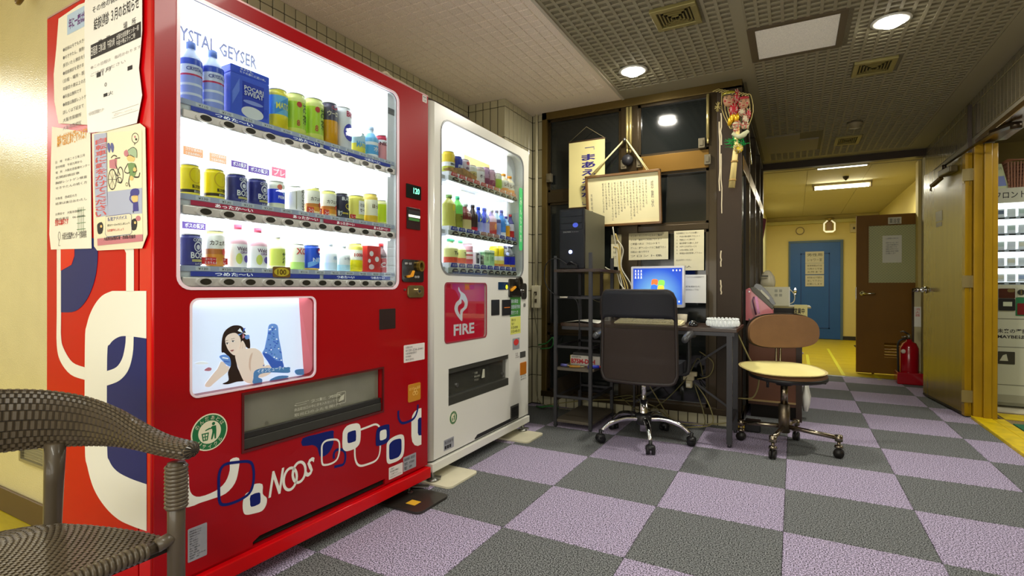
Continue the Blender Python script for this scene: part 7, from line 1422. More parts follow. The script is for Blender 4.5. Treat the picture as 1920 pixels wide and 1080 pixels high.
# microwave-like white unit, bag, sign box, trays
def yb(u0, v0, u1, v1, y): a = at_y(u0, v1, y); b = at_y(u1, v0, y); return a.x, b.x, a.z, b.z
T = thing('counter_stand', 'dark low stand on the brown cabinet under the white appliance', 'stand', (.95, 2.9, .72)); MB().box(.76, 1.10, 2.60, 3.15, .722, .80).build('stand_body', mat('stand_black', (26, 22, 20), .5), T, bevel=.003); MB().box(.76, 1.16, 2.62, 3.15, .80, .812).build('stand_top', mat('stand_beige', (150, 138, 90), .5), T)
x0, x1, z0, z1 = yb(1425, 538, 1481, 573, 2.75); z0 = .812
T = thing('microwave_oven', 'cream white box appliance with four faint squares behind the pink telephone', 'appliance', ((x0 + x1) / 2, 2.85, z0)); MB().box(x0, x1, 2.75, 3.0, z0, z1).build('body', mat('cream_metal', (206, 204, 180), .4), T, bevel=.004)
f4 = Frame((0, 2.75, 0), (1, 0, 0), (0, -1, 0))
for i in (0, 1):
    for j in (0, 1): f4.mb().box(x0 + .115 + i * .035, x0 + .138 + i * .035, .0, .002, z1 - .045 - j * .038, z1 - .022 - j * .038).build('vent_square', mat('grey_square', (165, 164, 146), .5), T)
f4.mb().box(x1 - .006, x1, 0, .003, z0, z1).build('edge_strip', WHITE, T)
m = MB().tube(smooth_path([(x1, 2.78, z1 - .02), (x1 + .035, 2.78, z1 - .07), (x1 + .03, 2.78, z0 + .04), (x1, 2.78, z0 + .02)], 5), .004); m.build('cord', mat('cord_white', (205, 200, 180), .5), T)
x0, x1, z0b, z1b = yb(1427, 507, 1450, 538, 2.85); z0b = z1 + .002
T = thing('carrier_bag', 'crumpled pale plastic bag with a dark mark on top of the cream appliance', 'bag', ((x0 + x1) / 2, 2.87, z0b)); cx = (x0 + x1) / 2; hgt = z1b - z0b
m = MB().lathe((cx, 2.87, z0b), [(.0001, 0), (.062, 0), (.066, hgt * .3), (.055, hgt * .65), (.030, hgt * .9), (.012, hgt)], 18, 1, .7)
for i, v in enumerate(m.v): m.v[i] = v + Vector((random.uniform(-.006, .006), random.uniform(-.006, .006), random.uniform(-.003, .003) if v.z > z0b + .01 else 0))
m.build('bag_body', mat('bag_plastic', (196, 188, 160), .4, coat=.2), T); MB().box(cx - .045, cx + .01, 2.80, 2.812, z0b + hgt * .62, z0b + hgt * .68).build('mark', INK, T)
x0, x1, z0s, z1s = yb(1489, 572, 1514, 588, 2.55)
T = thing('counter_sign', 'cream sign block with black characters right of the pink telephone', 'sign', ((x0 + x1) / 2, 2.58, .72)); MB().box(x0, x1, 2.55, 2.62, .722, z1s).build('sign_block', mat('sign_cream', (206, 196, 130), .5), T, bevel=.002)
MB().box(x0 - .01, x1 + .0, 2.54, 2.64, .68, .722).build('sign_foot', mat('stand_black', (26, 22, 20), .5), T); Frame((0, 2.55, 0), (1, 0, 0), (0, -1, 0)).mb().text('営業中', x0 - .0, x1 - .02, z1s - .075, z1s - .025, .001, bold=.02).build('sign_lettering', INK, T, closed=False)
# plastic bag at the cabinet foot
p = at_y(1494, 735, 2.05); T = thing('hanging_bag', 'white plastic bag hanging low at the right corner of the brown cabinet', 'bag', (1.12, 2.05, .15))
m = MB().lathe((1.115, 2.02, .07), [(.0001, 0), (.012, .0), (.030, .05), (.034, .11), (.014, .18), (.006, .24)], 14, .9, 1.0)
for i, v in enumerate(m.v): m.v[i] = v + Vector((random.uniform(-.008, .008), random.uniform(-.008, .008), 0))
m.build('bag_body', mat('bag_white', (225, 225, 215), .4, coat=.2), T); MB().cyl((1.088, 2.0, .30), (1.115, 2.02, .31), .004).build('bag_handle', mat('bag_white', (225, 225, 215), .4, coat=.2), T)
# power strips / cables under the desk
m = MB()
for k, pts in enumerate(([(-.72, 1.50, .02), (-.3, 1.52, .10), (.1, 1.48, .12), (.3, 1.45, .02), (.55, 1.48, .03), (.68, 1.50, .06)], [(-.1, 1.50, .14), (.05, 1.42, .08), (.22, 1.35, .16), (.38, 1.40, .34), (.45, 1.45, .48), (.48, 1.47, .36)], [(.1, 1.46, .28), (.3, 1.40, .03), (.45, 1.38, .02), (.55, 1.45, .05), (.50, 1.48, .2), (.40, 1.48, .33)], [(.42, 1.48, .30), (.50, 1.44, .05), (.42, 1.40, .012), (.2, 1.44, .012), (.0, 1.5, .16), (-.2, 1.52, .12)], [(.45, 1.52, .52), (.54, 1.52, .45), (.52, 1.50, .36), (.44, 1.48, .33)], [(-.12, 1.52, .12), (.1, 1.5, .20), (.25, 1.5, .30)])):
    m.tube(smooth_path(pts, 6), .0038, 6, m=k % 2)
tag(m.build('cable_tangle', [mat('cord_cream', (140, 130, 80), .5), mat('cord_olive', (104, 98, 58), .5)], org=(.2, 1.45, 0)), 'tangle of yellowish cables on the floor and curb under the desk', 'cable')
t = thing('plug_adapter', 'cluster of pale plug adapters hanging under the right side of the desk', 'plug', (.40, 1.42, .34)); m = MB().box(.36, .43, 1.40, 1.44, .33, .37).box(.38, .42, 1.39, 1.43, .28, .33).box(.40, .45, 1.40, 1.43, .36, .39); m.build('adapter', mat('adapter_cream', (196, 186, 150), .5), t, bevel=.004); MB().box(.385, .41, 1.385, 1.395, .29, .31).build('socket_face', mat('socket_face', (230, 226, 210), .4), t)
t = thing('power_adapter', 'black brick adapter with a yellow plug on the floor behind the right desk leg', 'adapter', (.78, 1.55, 0)); MB().box(.745, .84, 1.50, 1.58, 0.002, .075).build('adapter_body', BLACKP, t, bevel=.005); MB().box(.70, .745, 1.50, 1.53, .02, .06).build('yellow_plug', mat('plug_yellow', (200, 170, 60), .5), t, bevel=.003)
m = MB().tube(smooth_path([(.70, 1.49, .66), (.77, 1.5, .5), (.83, 1.5, .38), (.80, 1.5, .24), (.70, 1.5, .22)], 6), .005); tag(m.build('loose_cord', mat('cord_cream', (140, 130, 80), .5), org=(.75, 1.5, .3)), 'pale cord curving down in front of the cabinet under the cream stool seat', 'cord')
m = MB().tube(smooth_path([(.665, 1.48, .55), (.672, 1.48, .38), (.66, 1.48, .28), (.675, 1.48, .16)], 5), .006).tube(smooth_path([(.68, 1.485, .36), (.655, 1.485, .30), (.68, 1.485, .24)], 4), .006); tag(m.build('twisted_cord', mat('cord_white', (205, 200, 180), .5), org=(.67, 1.48, .3)), 'twisted white cord between the two right desk legs', 'cord')
m = MB()
for a_ in (0, 1, 2): m.tube(smooth_path([(-.79 + a_ * .03, 1.45, .012), (-.72, 1.40 + a_ * .02, .02), (-.66 + a_ * .02, 1.44, .03), (-.60, 1.46 - a_ * .01, .014)], 4), .006)
m.tube(smooth_path([(-.80, 1.50, .50), (-.72, 1.49, .52), (-.66, 1.48, .57), (-.68, 1.5, .49), (-.78, 1.5, .47)], 4), .006); tag(m.build('green_wire', mat('wire_green', (44, 110, 54), .5), org=(-.7, 1.45, 0)), 'green wire curling near the tiled corner left of the shelf rack', 'cord')
# ---- hanging scroll, certificate, notices on the glass
def yq(u, v, y): p = at_y(u, v, y); return p.x, p.z
T = thing('hanging_scroll', 'long cream hanging banner with indigo brush characters left of the framed certificate', 'banner', (-.41, 1.50, 1.63)); fs = Frame((0, 1.515, 0), (1, 0, 0), (0, -1, 0))
a = yq(1067, 268, 1.515); b = yq(1134, 386, 1.515); a2 = yq(1100, 238, 1.515)
fs.mb().box(a[0], b[0], 0, .002, b[1] + .0, a[1]).build('cloth', mat('banner_cream', (226, 214, 150), .7, var=.03, vscale=4), T)
m = fs.mb(); m.vtext('「まあええがな」', a[0] + .105, b[0] - .075, b[1] + .01, a[1] - .045, .0025, 0, bold=.035); m.build('lettering', mat('indigo_brush', (44, 36, 120), .7), T, closed=False)
MB().tube([(a[0], 1.51, a[1]), (a2[0], 1.51, a2[1]), (b[0], 1.51, a[1])], .0025).build('string', mat('string', (120, 110, 80), .6), T)
for z in (a[1], b[1]): MB().cyl((a[0] - .003, 1.512, z), (b[0] + .003, 1.512, z), .005).build('rod', mat('rod_brown', (80, 56, 34), .5), T)
CT = yq(1100, 333, 1.50); CTR = yq(1237, 318, 1.50); CB_ = yq(1239, 420, 1.50); T = thing('framed_certificate', 'framed certificate with fine vertical writing hanging tilted forward on cords', 'picture frame', (-.1, 1.50, 1.44))
x0, x1 = CT[0], CB_[0] + .005; z1, z0 = (CT[1] + CTR[1]) / 2, CB_[1] + .005; tl = .05
Tf = Matrix(((1, 0, 0, 0), (0, -1, -.14, 1.535 + .14 * z0), (0, 0, 1, 0), (0, 0, 0, 1)))
w_ = .018; FRM = mat('frame_wood', (112, 78, 36), .35, coat=.3)
for nm, bx in (('frame_side', (x0, x0 + w_, z0, z1)), ('frame_side', (x1 - w_, x1, z0, z1)), ('frame_top', (x0, x1, z1 - w_, z1)), ('frame_bottom', (x0, x1, z0, z0 + w_))): MB(Tf).box(bx[0], bx[1], 0, .025, bx[2], bx[3]).build(nm, FRM, T, bevel=.003)
MB(Tf).box(x0 + .01, x1 - .01, .004, .008, z0 + .01, z1 - .01).build('certificate_paper', mat('certificate', (236, 226, 178), .6), T)
m = MB(Tf); m.vtext('感謝状', x1 - .075, x1 - .055, z1 - .27, z1 - .07, .0085); L_ = '貴殿は多年にわたり地域の福祉向上に尽力され明るい街づくりに貢献されましたよってここに感謝の意を表します'
for i in range(15):
    x = x1 - .115 - i * .0235; n_ = 9 + (i * 7) % 6; st = (i * 5) % 20; m.vtext((L_ + L_)[st:st + n_], x, x + .012, z1 - .06 - n_ * .0205, z1 - .06, .0085)
m.vtext('大阪府知事', x0 + .035, x0 + .05, z0 + .10, z1 - .13, .0085); m.build('certificate_writing', GREYINK, T, closed=False)
ap = yq(1171, 262, 1.50)
for k, (x, z) in enumerate(((x0 + .03, z1), (x1 - .10, z1 - .0))): MB().tube([(x, 1.48, z), (ap[0] + (k - .5) * .02, 1.51, ap[1])], .004).tube([(x + .012, 1.48, z), (ap[0] + (k - .5) * .02 + .003, 1.515, ap[1])], .003).build('cord', mat('cord_straw', (216, 204, 150), .6), T)
MB().cyl((ap[0], 1.53, ap[1] + .0), (ap[0], 1.49, ap[1]), .012).build('hook', STEEL, T)
fn = Frame((0, 1.55, 0), (1, 0, 0), (0, -1, 0)); NP = mat('notice_paper', (214, 206, 170), .7, var=.03, vscale=5, bump=.3, bscale=14)
def notice(lb, u0, v0, u1, v1, L_, y=1.55, top=None, mt=NP, sk=0):
    a = yq(u0, (v0 + v1) / 2, y); b = yq(u1, (v0 + v1) / 2, y); um = (u0 + u1) / 2; zt = yq(um, v0, y)[1]; zb_ = yq(um, v1, y)[1]
    f_ = Frame((0, y, 0), (1, 0, 0), (0, -1, 0)); m = f_.mb(); m.prism([(a[0], zb_), (b[0], zb_), (b[0], zt + sk), (a[0], zt)], 0, .001)
    if top: m.box(a[0], b[0], .001, .0012, zt - top, zt, 2)
    m.lines(L_, a[0] + .015, b[0] - .015, zb_ + .015, zt - .006, .0016, 1, fill=.55)
    tag(m.build('notice_sheet', [mt, INK, mat('band_grey', (140, 132, 100), .7)], org=((a[0] + b[0]) / 2, y, zb_), closed=False), lb, 'notice', 'notices on the booth glass')
notice('wide notice with a grey heading band on the glass right above the monitor', 1179, 436, 1253, 487, ['インターネットサービスのご案内', '３０分　無料でご利用になれます', '　ご希望の方は　フロントまで', 'ゲーム・ダウンロードはご遠慮下さい', '印刷は一枚十円です', '　　　　　　　　　　フロント係'], top=.05)
notice('tall notice densely printed on the glass right of the wide one', 1264, 432, 1320, 507, ['　利用規則についてのお願い', '一　外出の際は鍵をフロントへ', '二　門限は二十三時です', '三　館内禁煙でお願いします', '四　大声でさわがないこと', '五　火気の取扱に注意', '六　貴重品は各自管理して下さい', '', '以上お守りください', '', '　　　　　　支配人'])
notice('plain white notice with few lines on the glass right of the monitor', 1281, 515, 1324, 568, ['・このパソコンはお客様専用です', '', '', '・終了後は電源を切らずに', '・そのままにして下さい', '', '', ''], y=1.535, mt=mat('notice_white', (224, 222, 212), .6, bump=.4, bscale=10))
notice('narrow notice with a grey top half hidden behind the computer tower', 1146, 440, 1165, 500, ['お知らせ', 'ご利用', '時間', '九時', 'まで', ''], top=.07)
# ---- lucky rake decoration hanging at the booth corner
q = yq(1383, 225, 1.50); T = thing('lucky_rake', 'bamboo lucky rake ornament with two festive faces and green tinsel at the booth corner', 'ornament', (q[0], 1.47, 1.6)); Yd = 1.47
def K4(x, y): p = at_y(1330 + x / 6.75, 150 + y / 6.75, Yd); return p
a = at_y(1372, 352, Yd); b = at_y(1384, 235, Yd); MB().tube([a, a + (b - a) * .45, b], [.021, .018, .014], 14).build('bamboo_handle', mat('bamboo', (206, 186, 120), .45, var=.05, vscale=8), T)
for f in (.12, .42): c = a + (b - a) * f; MB().cyl(c - Vector((0, 0, .006)), c + Vector((0, 0, .006)), .0225).build('bamboo_node', mat('bamboo_node', (150, 120, 60), .5), T)
m = MB()
for i in range(11):
    f = i / 10; s0 = K4(265 + f * 215, 610); s1 = K4(150 + f * 370, 120 + 60 * f); mid = (s0 + s1) / 2 + Vector(((f - .5) * .05, .0, 0)); tip = s1 + Vector((-.05 + .02 * f, -.03, -.015)); m.tube(smooth_path([s0 + Vector((0, .015, 0)), mid + Vector((0, .015, 0)), s1 + Vector((0, .012, 0)), tip], 3), .003, 6)
m.build('rake_tines', mat('straw', (176, 160, 96), .6), T, closed=False)
fk = [mat('face_skin', (160, 118, 86), .5), INK, mat('festive_red', (150, 24, 34), .4), mat('festive_gold', (214, 168, 30), .3, metal=.4), mat('festive_white', (170, 160, 130), .5), mat('festive_green', (20, 110, 60), .4)]
def face(cx, cy, r, hat):
    c = K4(cx, cy); o = MB().ball(c, r, r * .55, r * 1.15, 18).build('face', fk[0], T); m = MB(); y = c.y - r * .55
    for s in (-1, 1):
        e = c + Vector((s * r * .38, -r * .50, r * .15)); m.ball(e, r * .16, r * .06, r * .07, 8, 1); m.bar(e + Vector((-r * .2, -r * .02, r * .25)), e + Vector((r * .2, -r * .02, r * .32)), r * .06, m=1)
        m.ball(c + Vector((s * r * .6, -r * .42, -r * .25)), r * .2, r * .06, r * .18, 8, 2)
    m.ball(c + Vector((0, -r * .60, -r * .1)), r * .12, r * .12, r * .2, 8, 0); m.ball(c + Vector((0, -r * .5, -r * .58)), r * .25, r * .08, r * .09, 8, 2); m.build('face_features', fk, o, closed=False)
    if hat == 0:
        h = MB().ball(c + Vector((0, .0, r * .95)), r * 1.15, r * .7, r * .45, 14).box(c.x - r * .9, c.x + r * .9, c.y - r * .62, c.y - r * .5, c.z + r * .62, c.z + r * .75, 1); h.build('hat', [mat('olive_gold', (150, 140, 44), .35, metal=.4), INK], T)
    else: MB().ball(c + Vector((0, .0, r * .85)), r * .95, r * .6, r * .4, 14).build('hair', mat('red_hair', (150, 30, 40), .5), T)
face(255, 250, .042, 0); face(435, 290, .036, 1)
for cx, cy, rx, rz, k, nm in ((310, 380, .030, .046, 2, 'red_robe'), (350, 210, .018, .05, 2, 'red_tassel'), (500, 430, .014, .035, 2, 'red_ribbon'), (415, 410, .024, .030, 4, 'white_robe'), (460, 500, .02, .04, 4, 'straw_fan')):
    m = MB(); c = K4(cx, cy); m.ball(c + Vector((0, -.005, 0)), rx, .02, rz, 14); 
    for i in range(8): an = i * .8; m.tube([c + Vector((math.cos(an) * rx * .4, -.02, math.sin(an) * rz * .4)), c + Vector((math.cos(an + .5) * rx, -.022, math.sin(an + .5) * rz))], .002, 5, m=1)
    m.build(nm, [fk[k], fk[4] if k == 2 else fk[2]], T, closed=False)
for cx, cy in ((270, 510), (350, 480), (300, 470)): c = K4(cx, cy); MB().tube([c + Vector((-.01, 0, -.035)), c + Vector((.0, -.01, 0)), c + Vector((.008, 0, .032))], [.010, .017, .009], 12).build('gold_coin_bale', fk[3], T)
for cx, cy, r in ((350, 570, .03), (450, 575, .026), (345, 640, .022)):
    c = K4(cx, cy); m = MB().ball(c, r, r * .7, r, 14)
    for i in range(6): m.tube([c + Vector((math.cos(i) * r, -r * .5, math.sin(i) * r)) * 1.0, c + Vector((-math.cos(i * 1.7) * r * .6, -r * .75, math.sin(i * 1.3) * r * .6))], .0025, 5, m=1)
    m.build('rope_ball', [fk[4], mat('rope_red', (170, 70, 60), .6)], T, closed=False)
c = K4(390, 690); MB().tube(smooth_path([c + Vector((-.045, -.01, .01)), c + Vector((0, -.02, -.02)), c + Vector((.05, -.01, .015))], 4), [.012] * 4 + [.018] * 3 + [.012] * 2, 10).build('white_rope', mat('white_rope', (170, 170, 136), .6), T)
m = MB()
for i in range(110):
    c = K4(random.uniform(260, 440), random.uniform(740, 840)); an = random.uniform(0, 2 * PI); L_ = random.uniform(.015, .05); m.tube([c, c + Vector((math.cos(an) * L_, random.uniform(-.03, .01), math.sin(an) * L_ * .6))], .0016, 4)
m.build('green_tinsel', mat('tinsel_green', (24, 150, 70), .25, metal=.5), T, kind='stuff', closed=False)
c = K4(370, 870); m = MB().ball(c, .03, .022, .03, 12)
for i in range(14): an = i * .45; m.tube([c + Vector((math.cos(an) * .03, -.015, math.sin(an) * .03)), c + Vector((math.cos(an + 2.2) * .028, -.024, math.sin(an + 2.2) * .028))], .002, 5, m=i % 2)
m.build('yellow_knot', [mat('knot_gold', (196, 170, 40), .3, metal=.4), fk[4]], T, closed=False)
c = K4(110, 340); m = MB()
for i in range(30): an = random.uniform(0, 6.28); m.tube([c, c + Vector((math.cos(an) * .022, random.uniform(-.02, .02), math.sin(an) * .03))], .0016, 4)
m.build('straw_tuft', mat('straw', (176, 160, 96), .6), T, closed=False)
# peeled tape strips on the corner post
for k, (u, v0, v1) in enumerate(((1349.5, 228, 358), (1352, 212, 272), (1353, 288, 400), (1352, 470, 500), (1352, 525, 552))):
    a = yq(u, v0, YB - .031); b = yq(u, v1, YB - .031); m = fn.mb(); n_ = 7; pts = [(a[0] + random.uniform(-.0035, .0035), a[1] + (b[1] - a[1]) * i / n_) for i in range(n_ + 1)]; m.T = Frame((0, YB - .031, 0), (1, 0, 0), (0, -1, 0)).T; m.stroke(pts, .008 if k != 2 else .006, .0006)
    tag(m.build('peeled_tape', mat('tape_pale', (206, 192, 160), .6), org=(a[0], YB - .03, b[1]), closed=False), ('long thin peeled tape strip on the corner post level with the upper pane', 'short peeled tape strip at the top of the corner post beside the rake', 'long peeled tape strip at mid height of the corner post', 'small peeled tape scrap on the corner post at notice level', 'small peeled tape scrap low on the corner post above the desk')[k], 'tape', 'peeled tape strips on the corner post')
# red pouch hanging at the corridor mouth
c = at_y(1425, 420, 4.32); T = thing('red_pouch', 'dark red folded pouch hanging at the left of the corridor mouth', 'pouch', tuple(c)); fp_ = Frame((0, 4.34, 0), (1, 0, 0), (0, -1, 0))
m = fp_.mb(); m.prism([(c.x - .02, c.z + .19), (c.x + .0, c.z + .21), (c.x + .01, c.z + .08), (c.x + .065, c.z + .05), (c.x + .03, c.z - .20), (c.x - .02, c.z - .14)], 0, .02); m.build('pouch_body', mat('dark_red_cloth', (130, 24, 40), .5), T, bevel=.003)
# ---- fire extinguisher behind the open yellow door
ec = Vector((2.065, 4.24, 0)); T = thing('fire_extinguisher', 'red fire extinguisher standing in its red stand beside the brown door', 'fire extinguisher', tuple(ec))
RX = mat('extinguisher_red', (158, 0, 20), .25, coat=.6)
MB().lathe(ec, [(.075, .01), (.08, .02), (.08, .36), (.06, .41), (.025, .43), (.025, .45)], 28).build('cylinder', RX, T)
MB().box(ec.x - .11, ec.x + .11, ec.y - .10, ec.y + .1, 0, .12).build('stand', RX, T, bevel=.01)
m = MB().tube([ec + Vector((0, 0, .45)), ec + Vector((0, 0, .50))], .014).tube([ec + Vector((0, 0, .50)), ec + Vector((-.05, 0, .53)), ec + Vector((-.07, 0, .52))], .008).tube([ec + Vector((0, 0, .48)), ec + Vector((-.06, 0, .47))], .007); m.build('valve', STEEL, T)
MB().tube(smooth_path([ec + Vector((-.02, -.02, .46)), ec + Vector((-.09, -.03, .42)), ec + Vector((-.095, -.03, .28)), ec + Vector((-.09, -.03, .12))], 5), .01).build('hose', BLACKP, T)
MB().ball(ec + Vector((-.055, -.065, .33)), .022, .01, .022, 12).build('round_label', mat('label_cream', (206, 196, 180), .5), T)
t = thing('standing_pole', 'thin upright pole with a folded paper sign just left of the open yellow door', 'pole', (2.06, 4.30, 0)); x = at_y(1714, 600, 4.30).x
MB().cyl((x, 4.36, 0), (x, 4.36, .95), .012).build('pole', mat('pole_brown', (60, 42, 30), .5), t); f5 = Frame((0, 4.345, 0), (1, 0, 0), (0, -1, 0)); a = at_y(1714, 575, 4.345); b = at_y(1727, 613, 4.345)
m = f5.mb(); m.box(a.x, b.x, 0, .002, b.z, a.z); m.vtext('消火器', a.x + .01, b.x - .01, (a.z + b.z) / 2, a.z - .01, .0025, 1); m.build('paper_sign', [PAPER, REDINK], t)
MB().box(a.x, b.x, 4.352, 4.40, 0, .93).build('white_rail', mat('pale_rail', (196, 186, 140), .5), t)
# ---- things on the cream wall at the left
t = thing('wall_vent', 'small grey metal louvre low on the cream wall behind the armchair', 'vent', (-1.66, -1.41, .27)); fcw = Frame((0, -1.40, 0), (1, 0, 0), (0, -1, 0)); x0 = fcw.px(42, 862)[0]; x1 = fcw.px(90, 880)[0]; zt_, zb_ = .30, .245
fcw.mb().prism([(x0, zb_), (x1, zb_), (x1, zt_ + .03), (x0, zt_ + .03)], 0, .012, holes=[[(x0 + .015, zb_ + .012), (x1 - .012, zb_ + .012), (x1 - .012, zt_ + .02), (x0 + .015, zt_ + .02)]]).build('vent_frame', mat('vent_grey', (150, 144, 116), .4, metal=.4), t)
for i in range(5): z = zb_ + .018 + i * .012; fcw.mb().add([(x0 + .01, .001, z), (x1 - .01, .001, z), (x1 - .01, .012, z + .007), (x0 + .01, .012, z + .007)], [(0, 1, 2, 3)]).build('louvre', mat('vent_slat_grey', (120, 116, 96), .4, metal=.4), t, closed=False)
c = fcw.px(72, 8); t = thing('wall_hook', 'curved brown hook high on the cream wall at the top left corner', 'hook', (c[0], -1.41, c[1])); MB().tube(smooth_path([(c[0] + .06, -1.405, c[1] + .20), (c[0] + .055, -1.45, c[1] + .08), (c[0] + .035, -1.46, c[1] - .0), (c[0] - .01, -1.46, c[1] - .02), (c[0] - .03, -1.45, c[1] + .02)], 5), .010).build('hook_body', mat('hook_bronze', (110, 86, 50), .3, metal=.6), t); MB().lathe((c[0] + .06, -1.403, c[1] + .20), [(.0001, -.02), (.03, 0), (.0001, .02)], 10).build('hook_base', mat('hook_bronze', (110, 86, 50), .3, metal=.6), t)

# ---- tobacco machine in the room on the right
YC = 3.2; FC = Frame((0, YC, 0), (1, 0, 0), (0, -1, 0)); CG = mat('machine_grey', (186, 188, 168), .4, coat=.2)
zc = lambda v: FC.px(1895, v)[1]; cx0 = FC.px(1868, 500)[0] - .12; cx1 = cx0 + .95
T = thing('tobacco_machine', 'grey tobacco vending machine seen through the right doorway', 'vending machine', ((cx0 + cx1) / 2, YC + .2, 0)); zt_ = zc(352); wz1 = zc(380); wz0 = zc(534)
FC.mb().prism([(cx0, .08), (cx1, .08), (cx1, zt_), (cx0, zt_)], -.02, 0, holes=[[(cx0 + .03, wz0), (cx1 - .03, wz0), (cx1 - .03, wz1), (cx0 + .03, wz1)]]).build('front', CG, T)
FC.mb().box(cx0, cx1, -.45, -.075, .02, zt_).build('cabinet', CG, T); FC.mb().box(cx0 + .01, cx1 - .01, -.075, -.07, wz0 - .02, wz1 + .02).build('backlight_panel', mat('tobacco_glow', (250, 252, 255), .5, emit=1.6), T)
m = FC.mb(); a = FC.px(1871, 365); m.text('フロントでタスポ貸出します', a[0] - .02, a[0] + .62, zc(372), zc(358), .0006, bold=.01); m.build('header_lettering', INK, T, closed=False)
packs = [(232, 234, 240), (170, 185, 220), (238, 238, 238), (235, 225, 200), (170, 215, 235), (200, 215, 205), (225, 228, 232), (110, 120, 140)]
nv = 0; c_last = -1; rows_ = 5; rh = (wz1 - wz0) / rows_
for r in range(rows_):
    z = wz0 + rh * r; sh = FC.mb().box(cx0 + .03, cx1 - .03, -.06, -.012, z, z + .022).build('pack_shelf', mat('shelf_lilac', (214, 214, 226), .4), T); FC.mb().box(cx0 + .04, cx1 - .04, -.022, -.014, z + rh - .006, z + rh - .001).build('display_glow_strip', mat('fill_strip_small', (255, 255, 255), .5, emit=9), T)  # strip over each row added to light the pack fronts
    for c in range(13):
        x = cx0 + .06 + c * .067; FC.mb().box(x + .005, x + .045, -.010, -.008, z + .006, z + .014).build('button', HOLE, sh)
        if x > cx0 + .62 or x < FC.px(1868, 450, -.03)[0] - .01: continue
        nv = nv + 1 if c_last == r else 1; c_last = r
        pk = FC.mb().box(x, x + .05, -.055, -.03, z + .024, z + rh * .66).box(x + .004, x + .046, -.03, -.0295, z + rh * .35, z + rh * .58, 1); o = pk.build('cigarette_pack', [mat('pack_white', (240, 240, 240), .4), col(*packs[(c * 3 + r * 5) % 8], rough=.4)], org=tuple(FC.W(x + .025, -.04, z + .024)))
        tag(o, 'cigarette pack, %s from the left in the %s row of the lit tobacco machine' % (('first', 'second', 'third', 'fourth', 'fifth', 'sixth', 'seventh', 'eighth', 'ninth')[nv - 1], ('topmost', 'second', 'middle', 'fourth', 'lowest')[4 - r]), 'cigarette pack', 'cigarette packs in row %s of the tobacco machine' % ('one', 'two', 'three', 'four', 'five')[4 - r])
FC.mb().box(cx0 + .03, cx1 - .03, -.004, -.003, wz0, wz1).build('display_glass', GLASSP, T)
def pc(u0, v0, u1, v1): a = FC.px(u0, v1); b = FC.px(u1, v0); return a[0], b[0], a[1], b[1]
for nm, bx, mt, d in (('card_reader', (1872, 541, 1903, 559), mat('reader_brown', (70, 34, 24), .3), .006), ('banknote_slot', (1872, 560, 1903, 582), BLACKP, .008), ('coin_plate', (1907, 540, 1940, 557), CG, .004), ('coin_display', (1907, 569, 1940, 590), mat('display_red', (96, 24, 26), .3, emit=.2), .006), ('pickup_window', (1871, 660, 1903, 682), mat('pickup_dark', (60, 58, 50), .3), .002), ('green_trim', (1904, 558, 1945, 592), mat('trim_green', (40, 110, 70), .4), .003)):
    x0, x1, z0, z1 = pc(*bx); FC.mb().prism(rrect(x0, x1, z0, z1, .005), -.001, d).build(nm, mt, T, bevel=.001)
x0, x1, z0, z1 = pc(1880, 566, 1897, 574); FC.mb().box(x0, x1, .008, .010, z0, z1).build('note_mark', mat('note_pale', (170, 176, 150), .4, emit=.1), T)
x0, x1, z0, z1 = pc(1888, 542, 1902, 548); FC.mb().prism(rrect(x0, x1, z0, z1, (z1 - z0) / 2.1), .006, .008).build('card_slot', CHROME, T)
q = FC.px(1914, 548); FC.mb().prism(circ(q[0], q[1], .022), .004, .010).build('coin_ring', mat('ring_dark', (50, 50, 46), .3), T); FC.mb().box(q[0] - .004, q[0] + .004, .010, .012, q[1] - .016, q[1] + .016).build('coin_slit', CHROME, T)
x0, x1, z0, z1 = pc(1874, 664, 1890, 676); FC.mb().prism([(x0, z0), (x1, z0), (x1 - .01, z1), (x0 + .02, z1 - .01)], .002, .004).build('pickup_shape', mat('pickup_pale', (190, 190, 170), .4), T)
m = FC.mb(); a = FC.px(1870, 624); m.text('未来の選択肢をもっと', a[0] - .0, a[0] + .36, a[1], a[1] + .035, .0006, bold=.02); a = FC.px(1870, 633); m.text('MAYBEはない。', a[0] - .0, a[0] + .26, a[1] - .005, a[1] + .026, .0006, bold=.03); m.build('slogan_lettering', INK, T, closed=False)
for v in (598, 651, 722): z = zc(v); FC.mb().box(cx0, cx1, .0, .0006, z - .003, z + .003).build('panel_seam', mat('seam_grey', (110, 110, 96), .5), T)
FC.mb().box(cx0, cx1, -.3, .004, .06, .12).build('foot_board', mat('foot_grey', (150, 150, 130), .5), T); 
for s_ in (.06, .88): FC.mb().box(cx0 + s_, cx0 + s_ + .04, -.1, -.04, 0, .06).build('foot', DARKM, T)
tag(MB().box(cx0 + .02, cx0 + .42, YC - .14, YC + .3, 0, .012).build('floor_plate', mat('cream_plate', (222, 216, 190), .4), org=(cx0, YC, 0)), 'pale square floor plate under the tobacco machine', 'plate')
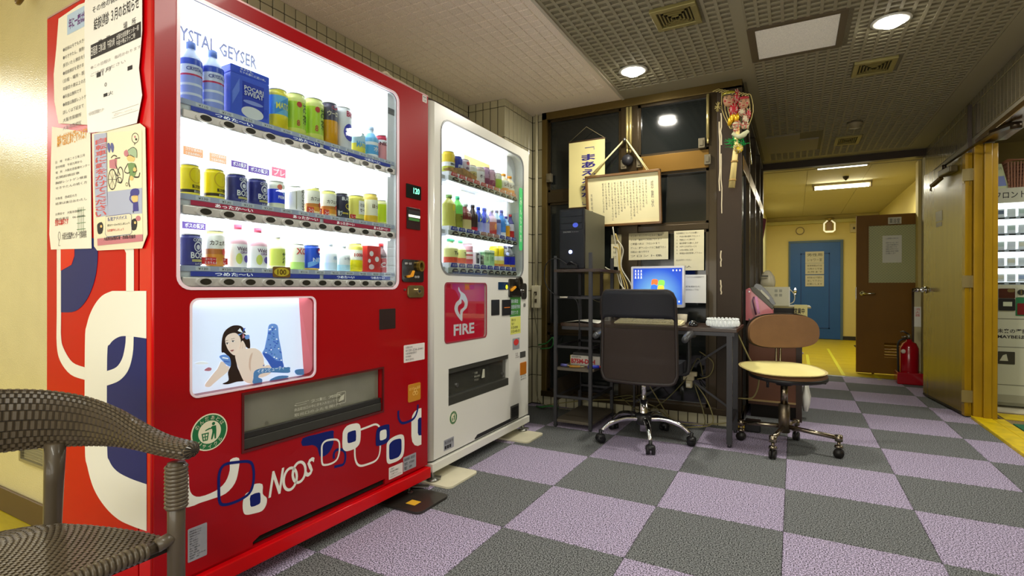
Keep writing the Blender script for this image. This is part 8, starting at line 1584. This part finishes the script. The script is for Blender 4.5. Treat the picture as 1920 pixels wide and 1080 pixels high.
# basket and pamphlet on top of it
x0, x1, z0, z1 = pc(1890, 294, 1946, 348); z0 = zt_ + .002; T = thing('wicker_basket', 'brown plastic weave basket on top of the tobacco machine', 'basket', ((x0 + x1) / 2, YC + .12, z0)); BK = mat('basket_brown', (140, 92, 66), .5)
hb = z1 - z0; cxb = (x0 + x1) / 2; hwb = (x1 - x0) / 2
m = MB()
for i in range(36):
    s = i / 36 * 4; k = int(s); f = s - k; P4 = [(-1, -1), (1, -1), (1, 1), (-1, 1), (-1, -1)]; px_ = P4[k][0] + (P4[k + 1][0] - P4[k][0]) * f; py_ = P4[k][1] + (P4[k + 1][1] - P4[k][1]) * f
    m.bar((cxb + px_ * hwb * .86, YC + .12 + py_ * .10, z0), (cxb + px_ * hwb, YC + .12 + py_ * .12, z0 + hb * .9), .010, .004)
m.build('basket_ribs', BK, T)
m = MB()
for j in range(7):
    f = .08 + j * .13; w1_ = hwb * (.86 + .14 * f); w2_ = .10 + .02 * f; m.tube([(cxb - w1_, YC + .12 - w2_, z0 + hb * f), (cxb + w1_, YC + .12 - w2_, z0 + hb * f), (cxb + w1_, YC + .12 + w2_, z0 + hb * f), (cxb - w1_, YC + .12 + w2_, z0 + hb * f)], .006, 6, closed=True)
m.build('basket_bands', BK, T)
MB().tube([(cxb - hwb * 1.03, YC - .005, z1 - .01), (cxb + hwb * 1.03, YC - .005, z1 - .01), (cxb + hwb * 1.03, YC + .245, z1 - .01), (cxb - hwb * 1.03, YC + .245, z1 - .01)], .013, 8, closed=True).build('basket_rim', mat('rim_salmon', (170, 116, 88), .45), T); MB().box(cxb - hwb * .85, cxb + hwb * .85, YC + .03, YC + .21, z0, z0 + .006).build('basket_bottom', BK, T)
x0, x1, _z0, _z1 = pc(1871, 289, 1890, 344); T = thing('pamphlet', 'pale green leaning pamphlet with a blue lower half beside the basket', 'pamphlet', (x0, YC + .03, zt_)); z0 = zt_ + .003
MB(FC.T).prism([(x0 - .05, z0), (x1 + .015, z0 + .0), (x1 - .03, z0 + .20), (x0 - .05, z0 + .20)], -.035, -.03).build('sheet', mat('leaflet_green', (196, 206, 160), .5), T); MB(FC.T).prism([(x0 - .04, z0 + .02), (x1 + .0, z0 + .02), (x1 - .015, z0 + .10), (x0 - .04, z0 + .10)], -.03, -.029).build('blue_block', mat('leaflet_blue', (120, 136, 196), .5), T); MB(FC.T).text('ご案内', x0 - .02, x1 - .03, z0 + .15, z0 + .175, -.029).build('leaflet_lettering', GREYINK, T, closed=False)
